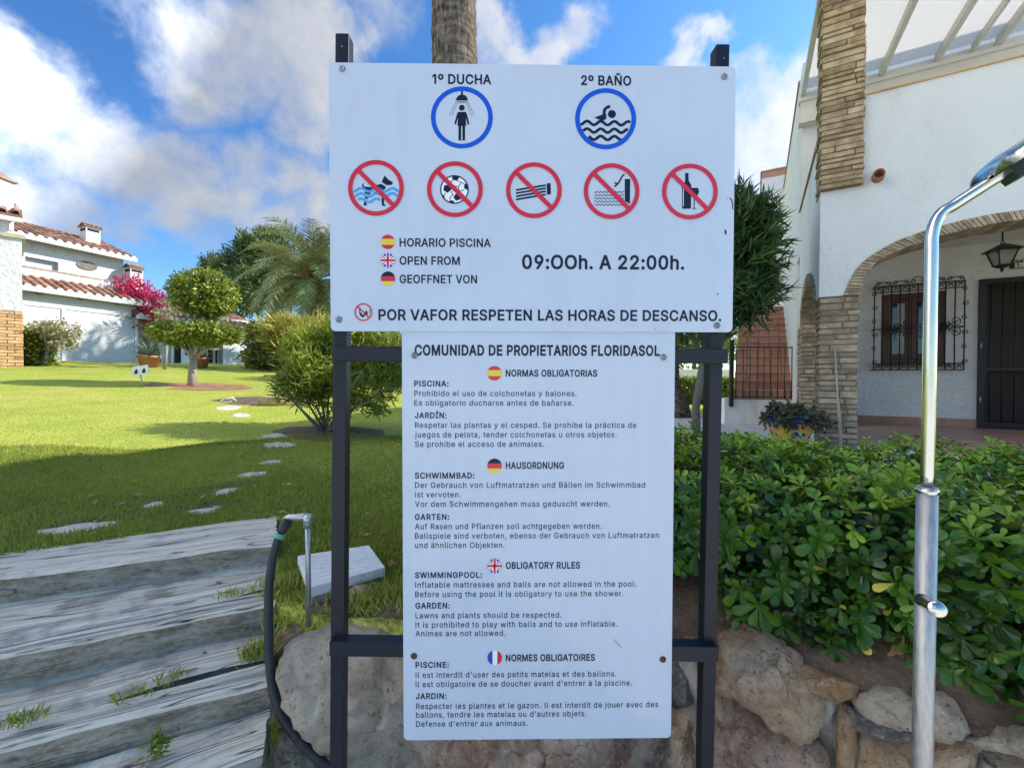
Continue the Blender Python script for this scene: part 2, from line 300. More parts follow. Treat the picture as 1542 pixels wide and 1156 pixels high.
GLYPHS = """
 |188|
'|206|78,318 70,509 136,509 128,318
,|188|38,-119 68,71 137,71 84,-119
.|188|95,-4 78,-1 63,9 53,24 50,41 53,59 63,73 78,83 95,87 113,83 128,73 138,59 141,41 138,24 128,9 113,-1
0|453|227,-7 174,1 130,24 95,62 69,113 53,178 48,254 53,330 69,395 95,447 130,484 174,508 227,516 279,508 323,484 358,447 384,395 400,330 405,254 400,178 384,113 359,62 323,24 279,1/227,50 261,56 290,74 313,103 330,144 340,194 344,254 340,314 330,365 313,405 290,435 261,453 227,460 192,453 163,435 140,405 123,365 113,314 109,254 113,194 123,144 140,103 163,74 192,56
1|453|76,0 76,55 391,55 391,0/276,509 276,0 212,0 212,448 209,448 86,358 86,427 198,509
2|453|64,0 64,47 234,229 282,282 299,305 311,327 318,348 320,371 317,397 308,419 293,436 273,449 250,457 224,460 196,457 172,447 153,433 139,413 130,390 127,362 66,362 71,405 86,442 111,473 143,496 182,511 225,516 268,511 306,497 337,474 361,445 376,411 381,372 378,345 371,318 357,290 336,259 267,180 153,60 153,57 389,57 389,0
7|453|97,0 323,448 323,452 62,452 62,509 391,509 391,449 165,0
9|453|226,516 271,510 310,494 343,468 368,434 384,393 389,347 385,309 373,270 350,224 315,168 200,0 130,0 301,248 307,248 299,234 287,221 273,210 257,202 238,196 218,195 175,199 137,214 106,237 83,269 68,307 64,352 69,397 85,436 110,469 143,494 182,510/226,460 199,457 174,446 154,429 138,407 129,381 125,352 129,322 138,295 154,274 174,257 199,247 226,243 254,247 279,257 299,273 314,295 324,321 327,350 324,381 314,407 299,429 279,446 254,457
:|188|95,-4 78,-1 63,9 53,24 50,41 53,59 63,73 78,83 95,87 113,83 128,73 138,59 141,41 138,24 128,9 113,-1/95,271 78,274 63,284 53,299 50,316 53,334 63,349 78,359 95,362 113,359 128,349 138,334 141,316 138,299 128,284 113,274
A|480|16,0 201,509 276,509 463,0 395,0 287,302 264,372 232,478 245,478 213,371 191,302 85,0/110,142 110,199 370,199 370,142
B|456|60,0 60,509 241,509 289,504 329,491 359,469 381,442 394,410 398,374 395,344 387,320 373,301 356,286 336,275 315,267 315,262 339,257 363,245 385,227 402,203 414,173 418,136 413,100 400,67 377,39 344,18 301,4 247,0/125,57 245,57 296,63 330,80 349,105 355,137 352,161 342,184 327,203 306,218 279,228 248,231 125,231/125,285 238,285 265,288 288,296 308,309 323,326 333,348 336,372 330,403 313,429 283,446 240,452 125,452
C|510|267,-7 205,1 150,25 104,63 70,115 48,179 40,254 48,329 70,393 104,445 150,484 205,508 267,516 305,513 340,504 373,490 402,471 427,447 448,418 463,385 473,348 408,348 401,373 389,395 375,413 357,428 337,440 315,449 292,454 267,456 223,450 184,432 150,403 125,364 109,314 103,254 109,194 125,145 151,105 184,76 223,59 267,53 292,55 315,60 337,69 357,81 375,96 389,114 401,136 408,160 473,160 463,124 448,91 428,62 402,38 373,19 341,5 305,-4
D|502|219,0 96,0 96,57 215,57 272,63 318,81 354,110 379,149 394,198 399,255 394,312 379,361 354,399 320,428 275,446 221,452 93,452 93,509 225,509 294,501 353,478 399,441 433,391 455,329 462,255 455,181 433,119 398,68 351,31 291,8/125,509 125,0 60,0 60,509
E|419|60,0 60,509 372,509 372,452 125,452 125,286 355,286 355,229 125,229 125,57 375,57 375,0
F|410|60,0 60,509 369,509 369,452 125,452 125,278 346,278 346,221 125,221 125,0
G|520|269,-7 205,1 149,25 104,64 69,116 47,179 40,254 47,329 69,393 103,445 149,484 203,508 265,516 304,513 340,504 374,489 403,469 429,445 449,416 465,384 474,349 408,349 399,372 387,393 373,411 356,427 337,439 315,448 291,454 265,456 222,450 183,432 150,404 125,364 109,314 103,254 109,194 125,145 151,105 184,76 224,59 269,53 309,57 345,71 374,93 396,123 410,160 415,202 434,199 283,199 283,256 478,256 478,200 471,141 451,91 419,50 377,19 326,0
H|517|60,0 60,509 125,509 125,289 392,289 392,509 457,509 457,0 392,0 392,232 125,232 125,0
I|300|31,0 31,57 118,57 118,452 31,452 31,509 269,509 269,452 183,452 183,57 269,57 269,0
J|396|185,-7 124,3 75,33 44,81 33,145 33,173 98,173 98,145 104,104 122,74 149,56 185,50 220,56 248,74 266,104 272,145 272,509 336,509 336,145 326,81 294,33 246,3
L|393|60,0 60,509 125,509 125,57 361,57 361,0
M|628|60,0 60,509 152,509 277,187 287,159 299,123 311,84 322,49 307,49 318,83 330,121 342,158 352,187 476,509 568,509 568,0 504,0 504,291 504,327 505,369 506,413 507,457 513,457 498,409 482,363 467,322 456,291 342,0 286,0 170,291 159,321 145,361 129,408 112,457 119,457 120,416 121,372 122,328 122,291 122,0
N|523|60,0 60,509 136,509 343,183 363,151 388,107 414,55 405,54 401,108 399,157 399,195 399,509 463,509 463,0 387,0 202,290 177,331 148,381 108,452 119,454 122,384 124,328 125,291 125,0
O|533|267,-7 205,1 150,25 105,63 70,115 48,179 40,254 48,329 70,393 105,445 150,484 205,508 267,516 329,508 384,484 429,445 464,393 486,329 493,254 486,179 464,115 429,63 384,25 329,1/267,53 310,59 349,76 383,105 408,144 425,194 430,254 425,314 408,365 383,404 349,433 310,450 267,456 223,450 184,433 151,404 125,364 109,314 103,254 109,194 125,144 151,105 184,76 223,59
P|445|60,0 60,509 235,509 289,503 332,487 366,462 390,430 404,391 409,348 404,304 390,265 366,233 332,207 289,191 235,186 109,186 109,242 233,242 269,246 297,256 318,272 333,294 342,319 344,348 342,376 333,402 318,423 297,439 268,449 232,452 125,452 125,0
R|449|60,0 60,509 236,509 290,504 333,489 367,465 390,433 405,395 409,352 405,309 390,271 367,240 333,217 289,203 236,198 96,198 96,255 234,255 269,258 298,267 319,281 334,300 342,324 345,352 342,380 334,405 319,425 298,440 269,449 233,452 125,452 125,0/353,0 230,229 303,229 428,0
S|447|224,-9 172,-4 128,9 91,31 64,60 46,96 38,137 104,137 110,110 123,88 142,71 166,59 194,52 224,49 257,52 286,60 311,74 329,92 341,114 346,139 342,161 332,179 316,193 296,205 245,222 184,239 128,260 86,289 60,326 52,372 58,413 75,448 102,476 138,498 180,511 227,516 275,511 316,498 351,476 377,449 394,415 401,378 337,378 326,412 302,437 267,453 225,459 194,456 167,448 145,435 129,418 118,398 115,376 119,352 131,334 148,319 169,308 212,293 264,279 312,264 336,252 359,238 379,220 395,198 405,171 408,139 403,99 386,64 360,34 323,11 278,-4
T|449|32,452 32,509 417,509 417,452 257,452 257,0 193,0 193,452
U|517|259,-8 203,-2 154,15 114,43 85,80 66,124 60,173 60,509 124,509 124,178 128,144 141,113 160,87 187,68 220,56 259,52 298,56 331,68 357,87 377,113 389,144 393,178 393,509 457,509 457,173 451,124 433,80 403,43 363,15 315,-2
V|480|204,0 16,509 84,509 192,206 215,137 248,31 235,31 267,138 290,206 395,509 463,509 278,0
W|686|155,0 16,509 82,509 163,196 175,145 187,94 197,40 189,40 200,94 211,145 224,196 306,509 380,509 462,196 474,145 486,94 497,40 488,40 499,94 510,145 523,196 603,509 670,509 530,0 455,0 368,323 351,391 336,475 350,475 335,395 318,323 230,0
Y|472|203,0 203,208 16,509 91,509 192,344 222,292 250,230 224,230 251,293 280,344 381,509 455,509 268,208 268,0
a|389|160,-9 126,-5 94,5 68,22 48,45 35,73 30,108 34,138 43,161 58,179 78,193 100,203 125,211 178,220 234,227 252,230 265,235 273,243 276,255 276,257 273,279 267,297 256,311 240,322 220,329 196,331 171,329 149,322 132,313 118,301 107,288 100,274 41,291 57,322 79,346 104,364 133,375 163,382 194,384 239,379 263,372 286,360 306,343 322,320 333,290 337,251 337,0 277,0 277,52 272,52 252,25 236,12 215,1 190,-6/170,45 202,49 228,59 248,74 263,93 272,115 276,138 276,190 259,182 231,176 200,171 175,168 134,159 117,150 103,139 95,124 92,105 94,87 102,72 114,61 130,52 149,47
b|424|229,-8 198,-5 172,4 153,17 138,31 118,59 112,59 112,0 53,0 53,509 114,509 114,319 118,319 137,346 152,360 171,373 197,381 229,384 274,378 313,361 345,332 370,293 385,245 390,189 385,133 370,84 346,45 313,16 274,-2/220,47 253,51 279,66 301,88 316,117 325,151 328,189 325,227 316,261 301,290 280,311 253,325 220,330 188,325 161,312 140,291 125,263 116,229 113,189 116,150 125,115 140,86 162,65 188,51
c|396|207,-8 159,-2 117,16 82,46 56,85 40,133 34,187 40,243 56,291 82,330 117,360 159,378 207,384 234,383 260,377 284,368 305,356 324,341 340,322 353,301 362,277 303,262 290,289 270,311 242,325 207,330 173,325 145,310 124,287 108,258 99,224 96,187 99,151 108,117 124,89 145,66 173,51 207,46 243,52 271,66 292,89 304,117 363,102 354,78 341,56 325,37 306,21 285,9 261,-1 235,-6
d|424|195,-8 151,-2 111,16 79,45 55,84 39,133 34,189 39,245 55,293 79,332 112,361 151,378 196,384 228,381 253,373 272,360 287,346 306,319 311,319 311,509 372,509 372,0 313,0 313,59 307,59 287,31 272,17 252,4 227,-5/205,47 236,51 263,65 284,86 299,115 309,150 312,189 309,229 300,263 284,291 263,312 237,325 205,330 172,325 145,311 124,290 108,261 99,227 96,189 99,151 109,117 124,88 145,66 172,51
e|404|212,-8 161,-2 117,16 82,46 56,85 40,132 34,187 39,242 55,290 81,329 115,359 157,378 205,384 236,382 266,374 294,361 319,341 341,315 357,282 368,242 371,194 371,169 75,169 75,221 338,221 310,202 307,237 298,269 283,294 263,314 237,326 205,330 173,326 146,313 125,294 109,270 99,241 96,211 96,178 100,139 110,106 128,80 151,61 179,50 212,46 234,48 254,53 271,61 285,73 297,88 306,105 365,91 353,63 335,39 311,19 283,4 249,-5
f|254|228,379 228,327 6,327 6,379/81,0 81,432 84,461 96,486 113,505 135,519 161,527 187,530 222,527 243,521 227,468 215,472 195,474 171,470 154,460 145,443 142,419 142,0
g|425|207,-151 168,-148 134,-140 105,-127 82,-110 64,-91 51,-69 101,-41 122,-66 136,-78 154,-88 178,-95 207,-97 249,-92 282,-75 304,-47 311,-6 311,68 306,68 287,41 272,28 252,16 227,8 195,5 152,10 113,27 80,53 55,90 39,136 34,191 39,246 55,293 80,332 112,361 152,378 196,384 228,382 253,373 273,360 288,346 308,319 313,319 313,379 372,379 372,-9 367,-54 350,-90 324,-117 291,-136 251,-147/205,59 237,63 264,75 285,95 300,121 309,154 312,193 309,231 300,264 285,291 264,312 237,325 205,330 172,325 145,312 124,290 109,262 99,229 96,193 99,155 109,123 124,96 145,76 172,63
h|410|114,227 114,0 53,0 53,509 114,509 114,287 102,287 124,332 152,362 187,379 227,384 264,380 295,369 321,349 341,321 353,285 357,240 357,0 296,0 296,235 290,275 273,304 246,323 210,329 184,326 161,317 141,303 126,283 117,257
i|167|53,0 53,379 114,379 114,0/84,443 67,446 54,455 44,468 41,483 44,499 54,512 67,521 84,524 100,521 114,512 123,499 126,483 123,468 114,455 100,446
j|167|53,379 114,379 114,-30 111,-63 102,-90 86,-113 65,-129 37,-139 4,-143 -10,-143 -10,-87 2,-87 25,-83 40,-72 50,-54 53,-29/83,443 67,446 53,455 44,468 41,483 44,499 53,512 67,521 83,524 100,521 114,512 123,499 126,483 123,468 114,455 100,446
k|381|110,137 110,212 121,212 284,379 360,379 184,199 177,199/53,0 53,509 114,509 114,0/294,0 148,186 191,229 372,0
l|189|139,-2 101,3 74,20 58,47 53,84 53,509 114,509 114,99 115,77 120,62 130,54 146,52 160,53 170,54 181,3 162,-1
m|610|53,0 53,379 112,379 112,295 108,295 118,323 132,346 151,363 172,376 195,384 219,386 257,380 287,361 309,331 321,295 312,295 322,321 337,343 357,361 381,375 407,383 437,386 468,383 497,372 522,354 541,328 553,296 557,255 557,0 496,0 496,254 490,289 473,313 447,326 419,330 395,328 374,320 358,307 345,290 338,270 335,247 335,0 274,0 274,260 269,288 253,311 229,326 199,330 178,328 158,320 140,307 126,289 117,266 114,238 114,0
n|410|114,227 114,0 53,0 53,379 112,379 112,287 102,287 124,332 152,362 187,379 227,384 264,380 295,369 321,349 341,321 353,285 357,240 357,0 296,0 296,235 290,275 273,304 246,323 210,329 184,326 161,317 141,303 126,283 117,257
o|415|207,-8 159,-2 117,16 82,46 56,85 40,133 34,187 40,243 56,291 82,330 117,360 159,378 207,384 256,378 299,360 333,330 359,291 376,243 381,187 376,133 359,85 333,46 299,16 256,-2/207,46 242,51 270,66 292,89 307,117 316,151 319,187 316,224 307,258 292,287 270,310 242,325 207,330 173,325 145,310 124,287 108,258 99,224 96,187 99,151 108,117 124,89 145,66 173,51
p|424|53,-143 53,379 112,379 112,319 118,319 137,346 152,360 171,373 197,381 229,384 274,378 313,361 345,332 370,293 385,245 390,189 385,133 370,84 346,45 313,16 274,-2 229,-8 198,-5 173,4 153,17 138,31 118,59 114,59 114,-143/220,47 253,51 279,66 301,88 316,117 325,151 328,189 325,227 316,261 301,290 280,311 253,325 220,330 188,325 161,312 140,291 125,263 116,229 113,189 116,150 125,115 140,86 162,65 188,51
r|259|53,0 53,379 112,379 112,321 115,321 130,347 152,367 181,380 213,385 229,384 243,384 243,322 230,324 207,326 182,323 159,315 140,301 126,284 117,262 114,237 114,0
s|365|182,-8 145,-5 112,3 84,18 62,38 45,63 36,94 94,107 105,79 124,60 150,49 181,45 217,50 244,62 262,81 268,103 265,121 254,136 237,147 212,155 149,170 104,186 72,208 53,237 47,274 51,305 65,332 87,354 115,370 149,381 187,384 223,381 254,372 279,358 299,339 314,316 324,290 268,277 258,298 243,316 219,328 187,333 156,329 131,317 114,299 109,277 112,258 124,243 144,232 172,223 229,209 275,194 306,171 325,142 331,107 326,75 312,47 290,24 260,6 223,-5
t|227|204,379 204,327 6,327 6,379/65,471 126,471 126,98 128,76 136,61 150,53 170,50 185,51 202,54 213,2 192,-3 168,-4 125,2 92,21 72,52 65,93
u|410|182,-5 146,-1 115,11 89,31 69,59 57,95 53,139 53,379 114,379 114,144 119,105 137,75 164,56 200,50 226,53 249,62 268,77 283,97 293,122 296,153 296,379 357,379 357,0 298,0 298,92 307,92 286,47 257,17 222,0
v|389|163,0 17,379 84,379 165,155 187,87 206,21 184,21 203,87 224,155 305,379 371,379 226,0
w|567|138,0 23,379 87,379 133,214 154,137 175,41 165,41 186,135 206,214 252,379 316,379 362,214 382,136 402,41 391,41 413,135 434,214 480,379 545,379 429,0 368,0 319,172 305,225 291,280 277,338 291,338 277,280 263,225 248,172 199,0
x|379|21,0 171,218 171,171 29,379 100,379 147,306 179,253 207,206 175,206 202,253 233,306 282,379 352,379 209,169 209,214 358,0 287,0 231,85 200,136 173,182 205,182 178,136 148,85 91,0
y|389|47,-139 61,-86 71,-87 88,-90 104,-89 118,-84 130,-74 141,-58 151,-36 163,-1 17,379 84,379 165,155 187,87 206,21 184,21 202,87 224,155 305,379 371,379 204,-58 191,-85 177,-107 159,-124 139,-136 117,-143 91,-145 65,-143
z|380|42,0 42,46 254,320 254,323 48,323 48,379 333,379 333,331 126,60 126,56 339,56 339,0
º|335|167,221 127,225 93,239 64,262 43,291 30,327 26,368 30,410 43,447 64,476 93,498 127,512 167,517 207,512 242,498 270,476 291,447 304,410 309,368 304,327 291,291 270,261 242,239 207,225/167,269 193,273 214,283 230,299 241,319 248,342 250,368 248,395 241,419 230,439 214,455 193,465 167,468 142,465 121,455 105,439 94,419 87,395 85,368 87,342 94,319 105,299 121,283 142,273
Í|300|31,0 31,57 118,57 118,452 31,452 31,509 269,509 269,452 183,452 183,57 269,57 269,0/124,558 171,659 240,659 174,558
Ñ|523|60,0 60,509 136,509 343,183 363,151 388,107 414,55 405,54 401,108 399,157 399,195 399,509 463,509 463,0 387,0 202,290 177,331 148,381 108,452 119,454 122,384 124,328 125,291 125,0/307,576 282,580 259,590 239,600 224,604 216,602 210,595 206,577 163,577 167,605 177,628 194,643 218,648 242,643 264,633 283,623 300,619 308,621 313,625 319,646 361,646 357,618 346,595 329,580
à|389|160,-9 126,-5 94,5 68,22 48,45 35,73 30,108 34,138 43,161 58,179 78,193 100,203 125,211 178,220 234,227 252,230 265,235 273,243 276,255 276,257 273,279 267,297 256,311 240,322 220,329 196,331 171,329 149,322 132,313 118,301 107,288 100,274 41,291 57,322 79,346 104,364 133,375 163,382 194,384 239,379 263,372 286,360 306,343 322,320 333,290 337,251 337,0 277,0 277,52 272,52 252,25 236,12 215,1 190,-6/170,45 202,49 228,59 248,74 263,93 272,115 276,138 276,190 259,182 231,176 200,171 175,168 134,159 117,150 103,139 95,124 92,105 94,87 102,72 114,61 130,52 149,47/165,429 99,529 168,529 215,429
á|389|160,-9 126,-5 94,5 68,22 48,45 35,73 30,108 34,138 43,161 58,179 78,193 100,203 125,211 178,220 234,227 252,230 265,235 273,243 276,255 276,257 273,279 267,297 256,311 240,322 220,329 196,331 171,329 149,322 132,313 118,301 107,288 100,274 41,291 57,322 79,346 104,364 133,375 163,382 194,384 239,379 263,372 286,360 306,343 322,320 333,290 337,251 337,0 277,0 277,52 272,52 252,25 236,12 215,1 190,-6/170,45 202,49 228,59 248,74 263,93 272,115 276,138 276,190 259,182 231,176 200,171 175,168 134,159 117,150 103,139 95,124 92,105 94,87 102,72 114,61 130,52 149,47/162,429 210,529 278,529 212,429
ä|389|160,-9 126,-5 94,5 68,22 48,45 35,73 30,108 34,138 43,161 58,179 78,193 100,203 125,211 178,220 234,227 252,230 265,235 273,243 276,255 276,257 273,279 267,297 256,311 240,322 220,329 196,331 171,329 149,322 132,313 118,301 107,288 100,274 41,291 57,322 79,346 104,364 133,375 163,382 194,384 239,379 263,372 286,360 306,343 322,320 333,290 337,251 337,0 277,0 277,52 272,52 252,25 236,12 215,1 190,-6/170,45 202,49 228,59 248,74 263,93 272,115 276,138 276,190 259,182 231,176 200,171 175,168 134,159 117,150 103,139 95,124 92,105 94,87 102,72 114,61 130,52 149,47/261,443 246,446 233,455 224,468 221,483 224,499 233,512 246,520 261,523 277,520 290,512 299,499 301,483 299,468 290,455 277,446/117,443 102,446 89,455 80,468 77,483 80,499 89,512 102,520 117,523 133,520 146,512 155,499 158,483 155,468 146,455 133,446
ñ|410|114,227 114,0 53,0 53,379 112,379 112,287 102,287 124,332 152,362 187,379 227,384 264,380 295,369 321,349 341,321 353,285 357,240 357,0 296,0 296,235 290,275 273,304 246,323 210,329 184,326 161,317 141,303 126,283 117,257/250,446 225,450 202,460 182,470 167,475 159,472 153,466 149,448 106,448 110,476 120,498 137,513 161,518 185,514 207,504 226,494 243,490 251,491 256,496 262,517 304,517 300,488 289,466 272,451
"""

# ------------------------------------------------------------------ the setting: ground, deck, paths
SB = Vector((-1.41, 2.57)); SU = Vector((.846, .534)); SN = Vector((.534, -.846))      # head of the steps: corner, along, downhill
HO = Vector((3.31, 4.67, 0)); HD = Vector((.871, -.491, 0)); HBK = Vector((.491, .871, 0))  # right house: corner, along its front, inwards
def sstep(a, b, x):
    t = min(1, max(0, (x - a) / (b - a))); return t * t * (3 - 2 * t)
def ground(x, y):
    q = (x - SB.x) * -.534 + (y - SB.y) * .846
    h = .085 * min(max(q, 0), 15.5)
    if q > 24: h -= .03 * min(q - 24, 60)
    w = 1 - sstep(-1.5, 2.4, x)
    h -= .13 * (1 - sstep(1.95, 2.6, y)) * sstep(-1.5, -1.2, x) * (1 - sstep(.1, .6, x))
    return E(-.83 + w * h + .02 * noise.noise((x * .9, y * .9, 0)) * w)
def edge(x):
    pts = [(-80, 2.57 - 78.6 * .631), (-1.41, 2.57), (-1.27, 2.45), (-1.05, 1.80), (-.6, 1.66), (.3, 1.66), (.64, 1.62), (1.23, 1.29), (4, -.27), (80, -43.1)]
    for (a, ya), (b, yb) in zip(pts, pts[1:]):
        if x <= b: return ya + (yb - ya) * (x - a) / (b - a)
    return -43
def G(px, py):
    d = ray(px, py); t = 1.0
    for i in range(4000):
        p = C + d * t
        if p.z < ground(p.x, p.y): break
        t += .02
    return Vector((p.x, p.y, ground(p.x, p.y)))

xs = sorted(set([round(-6 + i * .12, 3) for i in range(110)] + [-80, -60, -45, -35, -28, -22, -18, -15, -13, -11, -9, -8, -7, 7.6, 8.5, 10, 12, 15, 20, 28, 40, 60, 80]))
ys = [(i / 70) ** 2.6 for i in range(71)]
gm, gnt, gb = base_mat('lawn_ground')
gco = nd(gnt, 'ShaderNodeTexCoord').outputs['Object']
g1 = nd(gnt, 'ShaderNodeTexNoise', {'Vector': gco, 'Scale': 1.1, 'Detail': 8.0, 'Roughness': .7}).outputs[0]
g2 = nd(gnt, 'ShaderNodeTexNoise', {'Vector': gco, 'Scale': 45.0, 'Detail': 4.0}).outputs[0]
gc = ramp(gnt, nd(gnt, 'ShaderNodeMapRange', {0: g1, 1: .32, 2: .68}).outputs[0], [(0, (.29, .345, .06)), (.5, (.39, .425, .07)), (1, (.49, .49, .10))])
g3 = nd(gnt, 'ShaderNodeTexNoise', {'Vector': gco, 'Scale': .55, 'Detail': 9.0, 'Roughness': .72}).outputs[0]
gc = mixc(gnt, nd(gnt, 'ShaderNodeMapRange', {0: g3, 1: .52, 2: .66, 4: .7}).outputs[0], gc, (.50, .43, .14))
gc = mixc(gnt, nd(gnt, 'ShaderNodeMapRange', {0: g2, 1: .42, 2: .62, 4: .75}).outputs[0], gc, (.16, .21, .035))
gnt.links.new(gc, gb.inputs[0]); gb.inputs['Roughness'].default_value = .95; gb.inputs['Specular IOR Level'].default_value = .1
gnt.links.new(nd(gnt, 'ShaderNodeBump', {'Strength': .8, 'Distance': .04, 'Height': g2}).outputs[0], gb.inputs['Normal'])
gv = []; gf = []
for x in xs:
    e = edge(x) + .26 * sstep(.2, .6, x); gv.append((x, e + .02, 0.0))
    for s in ys:
        y = e + .02 + s * (110 if abs(x) < 40 else 130); gv.append((x, y, ground(x, y) - (.07 if s == 0 else 0)))
nn = len(ys) + 1
for i in range(len(xs) - 1):
    for j in range(nn - 1): gf.append((i * nn + j, (i + 1) * nn + j, (i + 1) * nn + j + 1, i * nn + j + 1))
tag(np_mesh('lawn', gv, gf, gm), kind='structure')
mb = MB(); mb.add([(-300, -300, 0), (300, -300, 0), (300, 700, 0), (-300, 700, 0)], [(0, 1, 2, 3)]); tag(mb.build('pool_deck', M['deck']), kind='structure')

def patch(name, cx, cy, rx, ry, mat, rz=0, dz=.012, n=40, kind='structure', seed=0):
    vs = [(cx, cy, ground(cx, cy) + dz)]; rings = 5
    for r in range(1, rings + 1):
        for k in range(n):
            th = 2 * math.pi * k / n; f = r / rings * (1 + .22 * noise.noise((math.cos(th) * 2 + seed, math.sin(th) * 2, seed)) + .1 * noise.noise((math.cos(th) * 6 + seed, math.sin(th) * 6, seed)))
            x, y = math.cos(th) * rx * f, math.sin(th) * ry * f; x, y = cx + x * math.cos(rz) - y * math.sin(rz), cy + x * math.sin(rz) + y * math.cos(rz)
            vs.append((x, y, ground(x, y) + dz * (1.3 - r / rings)))
    fs = [(0, 1 + k, 1 + (k + 1) % n) for k in range(n)]
    mb = MB(); mb.add(vs, fs, 0, .5, True)
    for r in range(rings - 1):
        for k in range(n):
            a = 1 + r * n + k; b = 1 + r * n + (k + 1) % n; mb.f.append((a, a + n, b + n, b)); mb.m.append(0); mb.t.append(.5); mb.sm.append(True)
    return tag(mb.build(name, mat), kind=kind)

# ------------------------------------------------------------------ the pool rules sign
SR = RC @ (Matrix.Rotation(.0125, 3, 'Z') @ Matrix.Rotation(.0012, 3, 'Y') @ Matrix.Rotation(.0232, 3, 'X'))
ST = C + RC @ Vector((-.5141, 1.21, .9005))
SW, SH, PW, PH, PU = 1.1493, .7506, .7853, 1.1907, .2004
def uv(px, py, w=0.0):
    n = SR @ Vector((0, 1, 0)); p = PP(px, py, ST + n * w, n) - ST
    l = SR.transposed() @ p; return l.x, l.z
S0 = Vector((SW / 2, .05, -2.42))                   # foot of the sign in board coordinates
sign = bpy.data.objects.new('pool_rules_sign', None); COL.objects.link(sign)
sign.matrix_world = Matrix.Translation(ST + SR @ S0) @ SR.to_4x4(); sign['_o'] = list(S0)
tag(sign, 'tall white pool rules sign bolted to a black steel frame', 'sign')
def plain(name, col, rough=.3, spec=.5):
    m, nt, b = base_mat(name); b.inputs['Base Color'].default_value = (*col, 1); b.inputs['Roughness'].default_value = rough; b.inputs['Specular IOR Level'].default_value = spec
    return m
bm_, bnt, bb = base_mat('white_sign_board')
bn = nd(bnt, 'ShaderNodeTexNoise', {'Vector': nd(bnt, 'ShaderNodeTexCoord').outputs['Object'], 'Scale': 2.2, 'Detail': 8.0, 'Roughness': .7}).outputs[0]
bdr = nd(bnt, 'ShaderNodeTexNoise', {'Vector': nd(bnt, 'ShaderNodeMapping', {'Vector': nd(bnt, 'ShaderNodeTexCoord').outputs['Object'], 'Scale': (26, 1, .9)}).outputs[0], 'Scale': 1.0, 'Detail': 5.0}).outputs[0]
bn = mth(bnt, 'ADD', mth(bnt, 'MULTIPLY', bn, .72), mth(bnt, 'MULTIPLY', bdr, .28))
bnt.links.new(ramp(bnt, bn, [(.28, (.415, .465, .53)), (.5, (.465, .515, .59)), (.7, (.49, .54, .615))]), bb.inputs[0])
bnt.links.new(nd(bnt, 'ShaderNodeMapRange', {0: bn, 1: .3, 2: .7, 3: .06, 4: .13}).outputs[0], bb.inputs['Roughness']); bb.inputs['Specular IOR Level'].default_value = .42
INK = plain('dark_ink', (.008, .012, .028), .35, .25); BLUE = plain('blue_ink', (.005, .075, .48), .25); RED = plain('red_ink', (.52, .018, .035), .25)
SKYB = plain('light_blue_ink', (.05, .30, .62), .25); YEL = plain('yellow_ink', (.66, .5, .04), .25); NAVY = plain('flag_blue_ink', (.035, .045, .36), .25); WHI = plain('white_ink', (.74, .75, .77), .25)
INKS = [INK, BLUE, RED, SKYB, YEL, NAVY, WHI]

def rrect(u0, v0, u1, v1, r, n=6):
    out = []
    for cx, cy, a in ((u1 - r, v1 - r, 0), (u0 + r, v1 - r, 90), (u0 + r, v0 + r, 180), (u1 - r, v0 + r, 270)):
        for k in range(n + 1):
            th = RAD(a + 90 * k / n); out.append((cx + r * math.cos(th), cy + r * math.sin(th)))
    return out
def board(name, u0, v0, u1, v1, w, th=.0035):
    mb = MB(); mb.prism([(u, w, v) for u, v in rrect(u0, v0, u1, v1, .014)][::-1], (0, th, 0), tone=.5)
    return mb.build(name, bm_, sign)
header = board('header_board', 0, -SH, SW, 0, 0)
panel = board('rules_board', PU, -SH - PH, PU + PW, -SH + .03, .0045)
def post(x0, y0, x1, y1, w=.034, side=.04):
    a = uv(x0, y0, w); b = uv(x1, y1, w); mb = MB(); k = .0195
    mb.hexa([(b[0] - k, w, b[1]), (b[0] + k, w, b[1]), (b[0] + k, w + side, b[1]), (b[0] - k, w + side, b[1])],
            [(a[0] - k, w, a[1]), (a[0] + k, w, a[1]), (a[0] + k, w + side, a[1]), (a[0] - k, w + side, a[1])])
    return mb.build('post', M['black_paint'], sign, bevel=.002)
ex = (1640 - 50) / (1156 - 50)
pl = post(515, 50, 515 - 9 * ex, 50 + 1106 * ex); pr = post(1089, 66.5, 1089 - 24 * ex * .985, 66.5 + 1090 * ex)
def rail(xa, ya0, ya1, xb, yb0, yb1, w=.009, d=.04):
    (u0, v0), (u0b, v1) = uv(xa, ya0, w), uv(xa, ya1, w); (u1, v2), (u1b, v3) = uv(xb, yb0, w), uv(xb, yb1, w)
    mb = MB(); mb.hexa([(u0, w, v1), (u1, w, v3), (u1, w + d, v3), (u0, w + d, v1)], [(u0, w, v0), (u1, w, v2), (u1, w + d, v2), (u0, w + d, v0)])
    return mb.build('crossbar', M['black_paint'], sign, bevel=.002)
rail(499, 521, 543.5, 1097, 525.5, 547); rail(495.5, 966, 988, 1082.5, 974, 997)
for px, py, par in ((515, 70.5, pl), (1089.6, 88, pr)):
    u, v = uv(px, py, .034); mb = MB(); mb.lathe((u, .034, v), [(.0, .0016), (.0022, .001), (.0022, 0)], 10, ax=(0, -1, 0)); mb.build('screw_hole', M['bolt'], par, S0)
def bolt(px, py, par, mat, w=0.0, r=.0095):
    u, v = uv(px, py, w); mb = MB()
    mb.lathe((u, w, v), [(r, 0), (r, .0015), (r * .82, .0026), (r * .62, .0026), (r * .6, .006), (r * .3, .0068), (r * .26, .0045), (.0001, .0045)], 16, ax=(0, -1, 0))
    mb.build('bolt', mat, par, S0)
